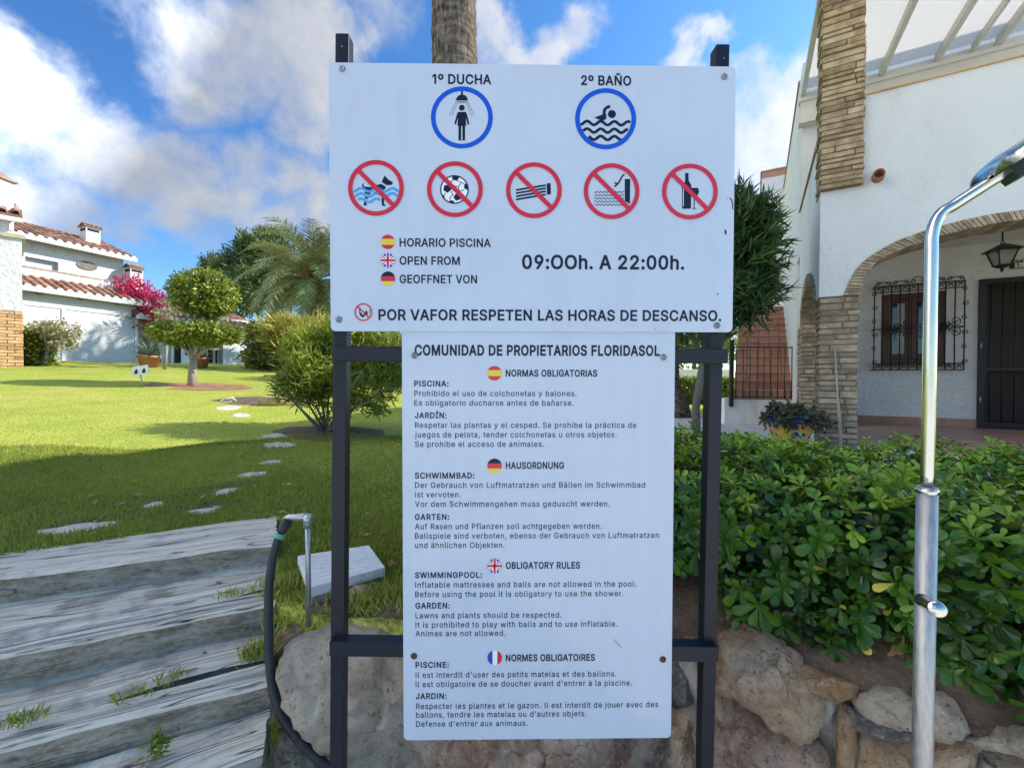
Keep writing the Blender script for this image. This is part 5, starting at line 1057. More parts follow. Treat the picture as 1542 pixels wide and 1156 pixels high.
stone([(1385, 1046), (1420, 1048), (1442, 1065), (1452, 1098), (1432, 1112), (1392, 1108)], 'rock_white', 20, .18, tilt=.35)
stone([(1402, 1112), (1440, 1105), (1462, 1125), (1465, 1220), (1402, 1230)], 'rock_tan', 21, .18)
stone([(1448, 1103), (1500, 1096), (1580, 1100), (1660, 1115), (1660, 1150), (1560, 1140), (1490, 1126)], 'rock_white', 22, .16, tilt=.3)
stone([(1468, 1132), (1530, 1142), (1600, 1150), (1660, 1160), (1660, 1260), (1470, 1260)], 'rock_white', 23, .2)
mb = MB(); ps = [(x, wY(x) + .045) for x in range(955, 1720, 15)]; rows = 14; vs = []
for i, (px, Y) in enumerate(ps):
    ztop = P(px, 972 + (px - 1020) * .235, Y).z - .02
    for j in range(rows + 1):
        x = (px - CX) / F * Y; z = ztop - j / rows * (ztop - -.02); y = Y + .07 * (noise.fractal(Vector((x * 9, z * 9, 3)), 1, 2, 4)) - .1 * min(1, (ztop - z) * 1.2); vs.append((x, y, z))
    vs.append(((px - CX) / F * (Y + .3), Y + .3, ztop - .01))
k = rows + 2
mb.add(vs, [(i * k + j, (i + 1) * k + j, (i + 1) * k + j + 1, i * k + j + 1) for i in range(len(ps) - 1) for j in range(rows)] + [(i * k + rows + 1, (i + 1) * k + rows + 1, (i + 1) * k, i * k) for i in range(len(ps) - 1)], 0, .5, True)
M['wall_mortar'] = pm('wall_mortar', [(.20, .17, .14), (.33, .29, .25), (.44, .40, .35)], 6, .95, .7, 40, spec=.15)
mb.build('mortar', M['wall_mortar'], swall)
# soil bed between the wall and the hedge
mb = MB(); vs = []; n = 60
for i in range(n + 1):
    x = .1 + i * .06; e = edge(x) + .03
    for j in range(14): y = e + (-.03 + .09 * j if j < 4 else .4 + (j - 4) * .2); vs.append((x, y, ground(x, y) + .05 + .03 * noise.fractal(Vector((x * 4, y * 4, 1)), 1, 2, 4) - (.21, .15, .08, .03)[j] if j < 4 else ground(x, y) + .055 + .03 * noise.fractal(Vector((x * 4, y * 4, 1)), 1, 2, 4)))
mb.add(vs, [(i * 14 + j, (i + 1) * 14 + j, (i + 1) * 14 + j + 1, i * 14 + j + 1) for i in range(n) for j in range(13)], 0, .5, True)
tag(mb.build('soil_bed', M['soil']), kind='structure')

# ------------------------------------------------------------------ hedge of whorled glossy leaves
HP = Vector((1.12, 1.52, 0))
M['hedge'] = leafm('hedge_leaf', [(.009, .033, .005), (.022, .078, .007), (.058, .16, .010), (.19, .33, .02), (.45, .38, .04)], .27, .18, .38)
M['twig'] = pm('twig', [(.10, .08, .06), (.2, .165, .125)], 20, .85)
hedge = thing('hedge', 'clipped hedge of glossy green whorled leaves above the stone wall', 'hedge', (HP.x + .3, HP.y + .4, E(-.87)))
def hw(t, s, z): # along the hedge, inwards from its front, height
    return np.stack([HP.x + HD.x * t + HBK.x * s, HP.y + HD.y * t + HBK.y * s, np.full_like(t, EYE) + z], 1)
def rosettes(pos, axis, size, tone, nl=8, el=(15, 62)):
    N = len(pos); a = unit(axis); ref = np.tile(np.array([[0, 0, 1.0]]), (N, 1)); ref[np.abs(a[:, 2]) > .9] = (1, 0, 0)
    u = unit(np.cross(a, ref)); v = np.cross(a, u); PPs = []; AX = []; NR = []; SZ = []; TN = []
    ph0 = rng.random(N) * 6.28
    for k in range(nl):
        ph = ph0 + k * 2.399; e = np.radians(el[0] + (el[1] - el[0]) * ((k + .5) / nl) + rng.normal(0, 7, N))
        rad = u * np.cos(ph)[:, None] + v * np.sin(ph)[:, None]
        ax = rad * np.cos(e)[:, None] + a * np.sin(e)[:, None]; nr = a * np.cos(e)[:, None] - rad * np.sin(e)[:, None]
        keep = rng.random(N) < .93
        PPs.append((pos + a * (.012 * k / nl))[keep]); AX.append(ax[keep]); NR.append(nr[keep]); SZ.append((size * rng.uniform(.72, 1.12, N) * (1 - .45 * k / nl))[keep]); TN.append((tone + .12 * k / nl + rng.normal(0, .05, N))[keep])
    return [np.concatenate(q) for q in (PPs, AX, NR, SZ, TN)]
def hedge_leaves():
    out = []
    T0, T1, DEP = -1.3, 2.0, 1.65
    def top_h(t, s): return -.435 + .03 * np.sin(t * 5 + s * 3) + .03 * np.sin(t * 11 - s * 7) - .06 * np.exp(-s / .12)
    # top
    for dens, off, tn in ((60, .035, .68), (230, 0, .56), (200, -.06, .28), (240, -.13, .08)):  # deeper layers take darker leaf tones, painting the shade inside
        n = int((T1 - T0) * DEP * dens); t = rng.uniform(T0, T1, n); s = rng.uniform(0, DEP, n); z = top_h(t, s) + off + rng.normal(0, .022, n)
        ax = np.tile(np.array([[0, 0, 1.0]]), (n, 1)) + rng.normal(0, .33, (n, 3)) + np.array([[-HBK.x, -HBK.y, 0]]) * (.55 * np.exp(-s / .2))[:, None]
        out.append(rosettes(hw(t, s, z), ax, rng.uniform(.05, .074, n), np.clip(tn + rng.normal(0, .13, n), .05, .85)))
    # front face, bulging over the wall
    for dens, off, tn in ((215, 0, .36), (190, .07, .2), (150, .15, .1), (110, .27, .06)):  # tones fall inwards and downwards: hedge shade put into leaf colour
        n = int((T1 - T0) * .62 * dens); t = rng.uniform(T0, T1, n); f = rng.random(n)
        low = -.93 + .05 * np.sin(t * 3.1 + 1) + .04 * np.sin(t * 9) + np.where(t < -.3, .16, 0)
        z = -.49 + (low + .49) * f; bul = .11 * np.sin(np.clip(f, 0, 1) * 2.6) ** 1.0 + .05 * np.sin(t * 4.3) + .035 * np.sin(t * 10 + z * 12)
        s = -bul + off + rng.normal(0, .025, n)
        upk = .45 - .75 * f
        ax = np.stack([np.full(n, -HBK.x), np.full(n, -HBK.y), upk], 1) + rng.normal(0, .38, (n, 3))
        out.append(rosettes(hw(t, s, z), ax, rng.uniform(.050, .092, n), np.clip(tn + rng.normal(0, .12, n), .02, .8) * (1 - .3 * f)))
    n = 60; t = rng.uniform(T0, T1, n); z = rng.uniform(-1.0, -.6, n)
    return [np.concatenate(q) for q in zip(*out)]
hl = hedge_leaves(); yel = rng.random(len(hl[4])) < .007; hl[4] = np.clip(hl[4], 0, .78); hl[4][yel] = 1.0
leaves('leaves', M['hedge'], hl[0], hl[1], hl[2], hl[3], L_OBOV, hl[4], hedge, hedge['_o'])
mb = MB()
for i in range(90):
    t, s = rng.uniform(-1.2, 2.2), rng.uniform(.1, 1.2); p = Vector(hw(np.array([t]), np.array([s]), np.array([-.92]))[0])
    for k in range(3):
        q = Vector(hw(np.array([t + rng.normal(0, .14)]), np.array([s + rng.normal(-.12, .14)]), np.array([rng.uniform(-.75, -.58)]))[0]); m_ = p.lerp(q, .5) + Vector(rng.normal(0, .03, 3)); mb.tube([p, m_, q], [.008, .006, .003], 5)
mb.build('branch_core', M['twig'], hedge)
M['dry'] = leafm('dry_leaf', [(.20, .115, .05), (.42, .29, .14)], .7, .2)
n = 9; c = np.array(P(1358, 955, 1.36)); pos = np.tile(c, (n, 1)) + rng.normal(0, .008, (n, 3)); ax = np.stack([rng.normal(0, .35, n), rng.normal(0, .3, n), np.full(n, -1.0)], 1)
leaves('dead_leaves', M['dry'], pos, ax, rdir(n), rng.uniform(.05, .085, n), L_OBOV, rng.random(n), hedge, hedge['_o'])

# ------------------------------------------------------------------ generic plants
def branchy(mb, base, tips, r0, r1, bend=.15, n=6, tone=.5):
    for tp in tips:
        tp = Vector(tp); m_ = base.lerp(tp, .5) + Vector(rng.normal(0, bend, 3)) * (tp - base).length * .5; mb.tube([base, base.lerp(m_, .6), m_, tp], [r0, r0 * .8, (r0 + r1) / 2, r1], n, 0, tone)
def ell_pts(n, c, r, shell=.55):
    d = rdir(n); k = (shell + (1 - shell) * rng.random(n) ** .6)[:, None]; return np.array(c) + d * k * np.array(r), d
def clumps(n_cl, c, r, per, spread, size, tmpl, up=.25, shell=.5, lo=.1, hi=.8, zk=.0, taper=None):
    cc, cd_ = ell_pts(n_cl, c, r, shell)
    if taper is not None: cc = taper(cc)
    pos = np.repeat(cc, per, 0) + rng.normal(0, spread, (n_cl * per, 3)); out = np.repeat(cd_, per, 0)
    ax = unit(out * .8 + rdir(n_cl * per) * .9 + np.array([0, 0, up])); nr = unit(out + rdir(n_cl * per) * .7 + np.array([0, 0, .5]))
    tn = np.clip(np.repeat(rng.uniform(lo, hi, n_cl), per) + rng.normal(0, .1, n_cl * per), 0, 1)
    return pos, ax, nr, size * rng.uniform(.7, 1.25, n_cl * per), tn
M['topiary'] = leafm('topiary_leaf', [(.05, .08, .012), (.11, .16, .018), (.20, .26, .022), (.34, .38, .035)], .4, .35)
M['oleander'] = leafm('oleander_leaf', [(.018, .045, .012), (.035, .085, .018), (.065, .13, .022), (.12, .19, .03)], .4, .25)
M['bushleaf'] = leafm('bush_leaf', [(.05, .085, .012), (.11, .17, .018), (.20, .26, .022), (.34, .37, .035)], .45, .35)
M['pine'] = leafm('pine_needle', [(.014, .034, .010), (.034, .068, .015), (.07, .115, .02), (.13, .17, .03)], .6, .15)
M['palm'] = leafm('palm_leaf', [(.10, .13, .045), (.20, .24, .08), (.33, .36, .14), (.48, .47, .22)], .4, .2)
M['bougain'] = leafm('bougainvillea', [(.10, .13, .03), (.38, .012, .07), (.55, .015, .10), (.62, .05, .17)], .6, .35)
M['yellowleaf'] = leafm('yellow_leaf', [(.16, .16, .03), (.32, .30, .05), (.48, .42, .09)], .5, .35)
M['pale'] = leafm('pale_leaf', [(.14, .13, .05), (.28, .25, .11), (.4, .36, .2)], .55, .3)
M['agave'] = leafm('agave_leaf', [(.06, .11, .07), (.13, .2, .14), (.2, .28, .2)], .45, .1)
M['grass'] = leafm('grass_blade', [(.14, .19, .035), (.22, .29, .042), (.31, .37, .055), (.44, .42, .11)], .55, .4, .25)

# oleander tree right of the sign
ol = G(1051, 676); ol = Vector((2.15, 5.0, ground(2.15, 5.0)))
olt = thing('oleander_tree', 'bushy dark green oleander tree on a slim grey trunk behind the sign', 'tree', ol)
mb = MB(); top = Vector((2.22, 5.0, E(.25))); mb.tube([ol, ol + Vector((-.02, 0, .5)), ol + Vector((.03, 0, .85)), top], [.055, .045, .045, .04], 10)
for p in ((1035, 500), (1100, 490), (1110, 500), (1070, 470), (1060, 440), (1135, 470)): q = P(*p, 5 + rng.normal(0, .25)); mb.tube([top - Vector((0, 0, .12)), top.lerp(q, .5) + Vector((0, 0, .05)), q], [.035, .026, .015], 8)
mb.build('trunk', M['bark'], olt)
ps = []
for (px, py, rx, rz, n) in ((1075, 410, .66, .56, 260), (1100, 355, .5, .42, 170), (1112, 438, .42, .36, 140), (1030, 470, .55, .36, 110), (1100, 318, .32, .26, 60), (1132, 375, .26, .36, 70), (1128, 340, .26, .24, 50)):
    ps.append(clumps(n, P(px, py, 5.0), (rx, rx * .9, rz), 17, .05, .155, L_LANC, .3, .35, .05, .75))
q = [np.concatenate(x) for x in zip(*ps)]; leaves('crown', M['oleander'], *q[:4], L_LANC, q[4], olt, olt['_o'])

# bright bush behind the left post
bb_ = G(492, 650)
bsh = thing('garden_bush', 'rounded bright green bush with bare stems behind the left sign post', 'shrub', bb_)
Yb = bb_.y; tips = [P(x, y, Yb + rng.normal(0, .25)) for x, y in ((440, 560), (460, 590), (425, 580), (480, 540), (500, 560), (520, 590), (545, 560), (570, 600), (590, 580), (455, 620), (530, 620), (560, 540))]
mb = MB(); branchy(mb, bb_ - Vector((0, 0, .03)), tips, .018, .006, .1); mb.build('stems', M['bark'], bsh)
ps = [clumps(n, P(px, py, Yb + dy), (rx, rx, rz), 15, .05, .12, L_LANC, .4, .4, lo, hi) for px, py, rx, rz, n, dy, lo, hi in ((478, 560, .36, .34, 100, -.1, .25, .85), (510, 545, .4, .38, 115, .1, .3, .9), (470, 525, .3, .25, 100, .1, .4, 1), (555, 580, .38, .3, 90, 0, .2, .8), (500, 600, .34, .22, 36, 0, .1, .6), (575, 540, .35, .35, 90, .2, .2, .8), (450, 585, .22, .2, 50, -.1, .1, .6), (530, 510, .32, .25, 90, .2, .4, 1))]
q = [np.concatenate(x) for x in zip(*ps)]; leaves('foliage', M['bushleaf'], *q[:4], L_LANC, q[4], bsh, bsh['_o'])
tag(patch('soil_patch', bb_.x + .05, bb_.y - .05, .62, .42, M['soil'], 0, .014, seed=3), kind='structure')

# tall palm trunk behind the sign
tp = Vector((-.50, 3.6, ground(-.5, 3.6)))
pt = thing('tall_palm', 'tall palm with thick grey ringed trunk rising behind the sign board', 'tree', tp)
def palm_bark():
    m, nt, b = base_mat('palm_bark'); co = nd(nt, 'ShaderNodeTexCoord').outputs['Object']
    n1 = nd(nt, 'ShaderNodeTexNoise', {'Vector': nd(nt, 'ShaderNodeMapping', {'Vector': co, 'Scale': (9, 9, 24)}).outputs[0], 'Scale': 1.0, 'Detail': 7.0, 'Roughness': .65}).outputs[0]
    n2 = nd(nt, 'ShaderNodeTexNoise', {'Vector': nd(nt, 'ShaderNodeMapping', {'Vector': co, 'Scale': (42, 42, 7)}).outputs[0], 'Scale': 1.0, 'Detail': 5.0, 'Roughness': .6}).outputs[0]
    f = mth(nt, 'MULTIPLY', mth(nt, 'ADD', n1, n2), .5)
    col = ramp(nt, f, [(.36, (.022, .017, .014)), (.45, (.085, .068, .052)), (.54, (.17, .14, .108)), (.66, (.30, .255, .20))])
    nt.links.new(col, b.inputs[0]); b.inputs['Roughness'].default_value = .95; b.inputs['Specular IOR Level'].default_value = .1
    nt.links.new(nd(nt, 'ShaderNodeBump', {'Strength': 1.0, 'Distance': .05, 'Height': f}).outputs[0], b.inputs['Normal']); return m
M['palmbark'] = palm_bark()
mb = MB(); vs = []; n = 40; rows = 150
for i in range(rows + 1):
    z = i / rows * 8.2; r = .19 + .05 * math.exp(-z * 1.5) - .004 * z
    for k in range(n):
        th = 2 * math.pi * k / n; rr = r * (1 + .05 * noise.fractal(Vector((math.cos(th) * 3, math.sin(th) * 3, z * 5)), 1, 2, 4)) + .012 * ((z * 7.5 + th * .16) % 1)
        vs.append((tp.x + rr * math.cos(th) + .03 * math.sin(z * .8), tp.y + rr * math.sin(th), tp.z + z))
mb.add(vs, [(i * n + k, i * n + (k + 1) % n, (i + 1) * n + (k + 1) % n, (i + 1) * n + k) for i in range(rows) for k in range(n)], 0, .5, True); mb.build('trunk', M['palmbark'], pt)
def fronds(c, nf, ln, e0, e1, droop, leaf, nl=46, lw=1.0):
    """pinnate palm fronds: stems (tubes) and leaflets (arrays)"""
    mb = MB(); PO = []; AX = []; NR = []; SZ = []; TN = []
    for i in range(nf):
        az = i * 2.39996 + rng.normal(0, .15); el = RAD(e0 + (e1 - e0) * (i + .5) / nf + rng.normal(0, 5)); L = ln * rng.uniform(.85, 1.1)
        h = np.array([math.cos(az), math.sin(az), 0]); pts = []; p = np.array(c, float); e = el; st = 14
        for k in range(st + 1):
            pts.append(p.copy()); d = h * math.cos(e) + np.array([0, 0, math.sin(e)]); p = p + d * L / st; e -= droop / st * (.4 + 1.4 * k / st)
        pts = np.array(pts); mb.tube([Vector(x) for x in pts], [.03 * (1 - .85 * k / st) * ln / 3 for k in range(st + 1)], 5)
        side = np.cross(h, [0, 0, 1]); tn = rng.uniform(.15, .75)
        f = np.linspace(.12, .99, nl); idx = f * st; i0 = np.minimum(idx.astype(int), st - 1); fr = (idx - i0)[:, None]; pp = pts[i0] * (1 - fr) + pts[i0 + 1] * fr; dd = unit(pts[i0 + 1] - pts[i0])
        for sg in (-1, 1):
            upv = np.cross(np.tile(side, (nl, 1)), dd); ax = dd * .75 + side * sg * .75 + upv * .35 + rng.normal(0, .08, (nl, 3)) + np.array([0, 0, -.18])
            PO.append(pp); AX.append(ax); NR.append(np.cross(ax, dd) * sg + rng.normal(0, .2, (nl, 3))); SZ.append(leaf * np.sin(np.clip(f * 1.02, 0, 1) * math.pi) ** .55 * rng.uniform(.85, 1.1, nl)); TN.append(np.clip(tn + rng.normal(0, .1, nl), 0, 1))
    return mb, [np.concatenate(x) for x in (PO, AX, NR, SZ, TN)]
L_PALM = leaf_t([(0, .016), (.35, .04), (1, .004)], .4, .25)
mb, q = fronds((tp.x, tp.y, tp.z + 8.2), 34, 3.2, 75, -30, 1.6, .55); mb.build('frond_stem', M['palm'], pt); leaves('crown', M['palm'], *q[:4], L_PALM, q[4], pt, pt['_o'])

# ------------------------------------------------------------------ tap, hose, box
tb0 = PZ(465, 905, E(-.88)); Yt = tb0.y
tap = thing('garden_tap', 'galvanised standpipe tap with brass elbow beside the timber steps', 'tap', tb0)
mb = MB(); tt = P(463, 782, Yt); mb.tube([tb0 - Vector((0, 0, .1)), tb0.lerp(tt, .5), tt - Vector((0, 0, .012))], .0098, 14); mb.build('standpipe', M['galv'], tap)
mb = MB(); te = P(436, 778, Yt); mb.tube([tt - Vector((0, 0, .03)), tt + Vector((0, 0, .004)), tt + Vector((-.012, 0, .012)), tt.lerp(te, .6) + Vector((0, 0, .004)), te, te + Vector((-.02, 0, -.012))], [.0155, .0155, .0155, .0135, .0125, .0125], 14); mb.lathe(tt + Vector((.004, 0, .004)), [(.019, -.010), (.0205, 0), (.019, .010), (.0001, .012)], 14, ax=(1, 0, .1)); mb.build('elbow', M['galv'], tap)
mb = MB(); th_ = P(444, 774, Yt); mb.tube([th_, th_ + Vector((.004, 0, .025)), th_ + Vector((.02, 0, .035))], .004, 6); mb.build('valve_handle', M['rust'], tap)
hpts = [(434, 781, 1.0), (429, 789, 1.0), (421, 806, .99), (412, 835, .98), (406.5, 870, .965), (404.5, 910, .95), (404.5, 955, .93), (406.5, 1000, .91), (412, 1040, .89), (424, 1076, .87), (444, 1106, .86), (466, 1131, .85), (490, 1152, .84), (520, 1180, .83), (540, 1230, .83)]
hp = [P(x, y, Yt * k) for x, y, k in hpts]
hose = thing('garden_hose', 'thick black hose with green connector hanging from the garden tap', 'hose', hp[5])
def smooth_path(pts, k=5):
    out = []
    for i in range(len(pts) - 1):
        p0, p1, p2, p3 = pts[max(0, i - 1)], pts[i], pts[i + 1], pts[min(len(pts) - 1, i + 2)]
        for j in range(k):
            t = j / k; out.append(.5 * ((2 * p1) + (p2 - p0) * t + (2 * p0 - 5 * p1 + 4 * p2 - p3) * t * t + (3 * p1 - p0 - 3 * p2 + p3) * t ** 3))
    return out + [pts[-1]]
mb = MB(); mb.tube(smooth_path(hp[2:]), .0155, 14); mb.build('tube', M['rubber'], hose)
mb = MB(); d = (hp[2] - hp[1]); mb.lathe(hp[2] - d * .15, [(.017, 0), (.0205, .002), (.0205, .016), (.018, .019), (.0165, .019)], 18, ax=d); mb.build('connector_ring', M['green_plastic'], hose)
mb = MB(); mb.lathe(hp[0], [(.014, 0), (.019, .004), (.0205, .03), (.0185, .05), (.017, .052)], 18, ax=(hp[2] - hp[0])); mb.build('connector', M['rubber'], hose)
ub_ = [PZ(*p, E(-.86)) for p in ((448, 836), (556, 820), (580, 853), (466, 884))]
box = thing('utility_box', 'pale grey utility box with gridded lid in the grass beside the tap', 'utility box', sum(ub_, Vector()) / 4 - Vector((0, 0, .09)))
M['lid'] = pm('grey_lid', [(.54, .55, .55), (.66, .66, .65)], 4, .7, .1, 60, fine=(25, (.36, .36, .35), .6))
mb = MB(); dn = Vector((0, 0, -.045)); mb.hexa([p + dn for p in (ub_[3], ub_[2], ub_[1], ub_[0])], [ub_[3], ub_[2], ub_[1], ub_[0]], 0, .5)
lid = mb.build('lid', M['lid'], box, bevel=.005)
mb = MB(); a, b, c, d = ub_[3], ub_[2], ub_[1], ub_[0]; zz = Vector((0, 0, .0012))
gl_ = lambda u, v: (a + (b - a) * u) * (1 - v) + (d + (c - d) * u) * v
for i in range(10):
    for j in range(7):
        u0, u1, v0, v1 = .05 + i * .09, .05 + i * .09 + .078, .07 + j * .125, .07 + j * .125 + .11; mb.hexa([gl_(u0, v0), gl_(u1, v0), gl_(u1, v1), gl_(u0, v1)], [gl_(u0, v0) + zz, gl_(u1, v0) + zz, gl_(u1, v1) + zz, gl_(u0, v1) + zz], 0, .5)
mb.build('tread_pattern', M['lid'], lid)
mb = MB(); cc_ = (a + b + c + d) / 4; sh = lambda p: cc_ + (p - cc_) * .93
mb.hexa([sh(p) - Vector((0, 0, .16)) for p in (a, b, c, d)], [sh(p) + dn * 1.02 for p in (a, b, c, d)], 0, .5); mb.build('body', M['wall_mortar'], box)

# ------------------------------------------------------------------ outdoor shower
def steel_mat():
    m, nt, b = base_mat('brushed_steel'); co = nd(nt, 'ShaderNodeTexCoord').outputs['Object']
    n1 = nd(nt, 'ShaderNodeTexNoise', {'Vector': nd(nt, 'ShaderNodeMapping', {'Vector': co, 'Scale': (150, 150, 30)}).outputs[0], 'Scale': 1.0, 'Detail': 4.0}).outputs[0]
    nt.links.new(ramp(nt, n1, [(.3, (.38, .365, .35)), (.7, (.55, .53, .51))]), b.inputs[0]); b.inputs['Metallic'].default_value = 1
    nt.links.new(nd(nt, 'ShaderNodeMapRange', {0: n1, 1: .3, 2: .7, 3: .48, 4: .62}).outputs[0], b.inputs['Roughness']); return m
M['steel'] = steel_mat(); M['chrome'] = pm('polished_steel', [(.58, .56, .50), (.66, .64, .58)], 8, .2, metal=1, rvar=.05)
YS = 1.1; s0 = P(1388.5, 1160, YS); s1 = P(1396.5, 730, YS); s2 = P(1402.5, 400, YS)
ax_ = (s1 - s0).normalized(); foot = s0 + ax_ * (-s0.z / ax_.z)
shw = thing('outdoor_shower', 'stainless steel outdoor shower post with bent top pipe and push valve', 'shower', foot)
mb = MB(); mb.lathe(foot, [(.09, 0), (.09, .008), (.04, .012)], 28); mb.build('base_flange', M['steel'], shw)
mb = MB(); mb.tube([foot, s0, s1 - ax_ * .004], .0213, 32); lowp = mb.build('lower_post', M['steel'], shw)
mb = MB(); mb.lathe(s1 - ax_ * .022, [(.0214, 0), (.0238, .0015), (.0238, .012), (.021, .015), (.0142, .016), (.0138, .012)], 32, ax=ax_); mb.build('collar', M['chrome'], shw)
b0 = P(1404, 352, YS); b1 = P(1416, 323, YS - .004); b2 = P(1438, 308, YS - .012); b3 = P(1480, 281, YS - .035); b4 = P(1560, 230, YS - .075)
mb = MB(); mb.tube(smooth_path([s1, s1.lerp(s2, .5), s2, b0, b1, b2, b3, b4], 7), .0138, 24); mb.build('upper_pipe', M['chrome'], shw)
hd = (b4 - b3).normalized(); hc = b3.lerp(b4, .12); up_ = Vector((0, 0, 1)); up_ = (up_ - hd * up_.dot(hd)).normalized(); sd = hd.cross(up_)
M['head_face'] = pm('dark_green_face', [(.012, .028, .022), (.03, .055, .045)], 20, .4, .1, 90)
mb = MB(); vs = []; n = 24; rowsL = [(0, .3), (.004, .72), (.012, .93), (.03, 1), (.30, 1), (.32, .9)]
for l, k in rowsL:
    for j in range(n):
        th = math.pi * j / (n - 1); vs.append(hc + hd * l + sd * (.105 * k * math.cos(th)) + up_ * (.002 + .040 * k * math.sin(th) ** .7))
mb.add(vs, [(i * n + j, i * n + j + 1, (i + 1) * n + j + 1, (i + 1) * n + j) for i in range(len(rowsL) - 1) for j in range(n - 1)] + [[j for j in range(n)], [(len(rowsL) - 1) * n + j for j in range(n)][::-1]] + [(i * n, (i + 1) * n, (i + 1) * n + n - 1, i * n + n - 1) for i in range(len(rowsL) - 1)], 0, .5, True)
hdo = mb.build('shower_head', M['chrome'], shw)
mb = MB(); pl_ = [hc + hd * l + sd * w_k + up_ * .0015 for l, w_k in ((.03, -.03), (.09, -.095), (.32, -.1), (.32, .1), (.09, .095), (.03, .03))]; mb.prism(pl_, up_ * -.03); mb.build('spray_face', M['head_face'], hdo)
va = P(1388, 903, YS - .012); vd = (P(1412, 917, YS - .11) - va); vdn = vd.normalized()
mb = MB(); mb.lathe(va, [(.0001, -.01), (.0145, 0), (.0145, vd.length - .010), (.0178, vd.length - .008), (.0178, vd.length - .002), (.0165, vd.length), (.0001, vd.length)], 26, ax=vdn); mb.build('push_valve', M['chrome'], shw)
mb = MB(); mb.lathe(va, [(.0, 0), (.0155, .001), (.0155, .014), (.0126, .016)], 26, ax=vdn); mb.build('valve_collar', M['rubber'], shw)

# ------------------------------------------------------------------ path, stairs, pot on the right
mb = MB(); vs = []
rows_ = [(Y, max(.392 * Y, .75), 9.0) for Y in (2.6, 3.4, 4.2, 5.0)] + [(6.0, 2.62, 9), (6.6, 2.3, 9), (8, 2.75, 9), (9.6, 2.2, 9), (10.2, -1.0, 9)]
mb = MB()
for (ya, xa, xa2), (yb, xb, xb2) in zip(rows_, rows_[1:]):
    for k in range(12):
        f0, f1 = k / 12, (k + 1) / 12; q = [(xa + (xa2 - xa) * f0, ya), (xa + (xa2 - xa) * f1, ya), (xb + (xb2 - xb) * f1, yb), (xb + (xb2 - xb) * f0, yb)]
        mb.add([(x, y, ground(x, y) + .03) for x, y in q], [(0, 1, 2, 3)], 0, .5)
cm, cnt, cb = base_mat('stamped_concrete'); cco = nd(cnt, 'ShaderNodeTexCoord').outputs['Object']
cn = nd(cnt, 'ShaderNodeTexNoise', {'Vector': cco, 'Scale': 2.0, 'Detail': 8.0}).outputs[0]
br = nd(cnt, 'ShaderNodeTexBrick', {'Vector': nd(cnt, 'ShaderNodeMapping', {'Vector': cco, 'Scale': (1.6, 3.2, 1), 'Rotation': (0, 0, .15)}).outputs[0], 'Scale': 1.0, 'Mortar Size': .025, 'Color1': (.42, .42, .43, 1), 'Color2': (.5, .5, .5, 1), 'Mortar': (.2, .2, .2, 1)}).outputs[0]
cnt.links.new(mixc(cnt, .35, br, ramp(cnt, cn, [(.3, (.3, .3, .3)), (.7, (.55, .55, .56))])), cb.inputs[0]); cb.inputs['Roughness'].default_value = .85
tag(mb.build('path', cm), kind='structure')
bedp = [(.392 * 5.0, 5.02), (2.60, 6.0), (2.3, 6.6), (2.0, 6.6), (1.7, 5.02)]
mb = MB(); mb.add([(x, y, ground(x, y) + .045) for x, y in [(1.6, 4.2), (1.9, 4.9), (2.55, 5.95), (2.25, 6.5), (1.6, 6.4)]], [(0, 1, 2, 3, 4)], 0, .5); tag(mb.build('planting_bed', M['soil']), kind='structure')
mb = MB(); k = [(1.0, 6.62), (2.32, 6.6), (2.64, 5.98)]
for (xa, ya), (xb, yb) in zip(k, k[1:]): mb.bar((xa, ya, ground(xa, ya) + .05), (xb, yb, ground(xb, yb) + .05), .1, .14, tone=.5)
tag(mb.build('kerb', M['flag'], bevel=.01), kind='structure')

YL = 8.0; wl, wr = P(1091, 600, YL), P(1203, 600, YL); zl = P(1150, 600, YL).z; gz = ground(3.9, 8) - .02
lw = thing('low_wall', 'low white stained wall in front of the red outdoor stairs', 'wall', ((wl.x + wr.x) / 2, YL, gz))
mb = MB(); mb.box(((wl.x + wr.x) / 2, YL + .12, (gz + zl) / 2), (wr.x - wl.x, .24, zl - gz)); M['wall_stain'] = pm('stained_white_wall', [(.30, .28, .24), (.68, .68, .66), (.8, .8, .78)], 3.2, .9, .3, 20, stretch=(1.6, 1.6, .35), lo=.28, hi=.55); mb.build('wall', M['wall_stain'], lw)
st = thing('outdoor_stairs', 'flight of red terracotta stairs climbing beside the white villa', 'stairs', (P(1150, 598, 8.3).x, 8.3, zl))
a0, a1 = P(1101, 598, 8.0), P(1200, 598, 8.0); NS = 13; rise, run = .168, .27
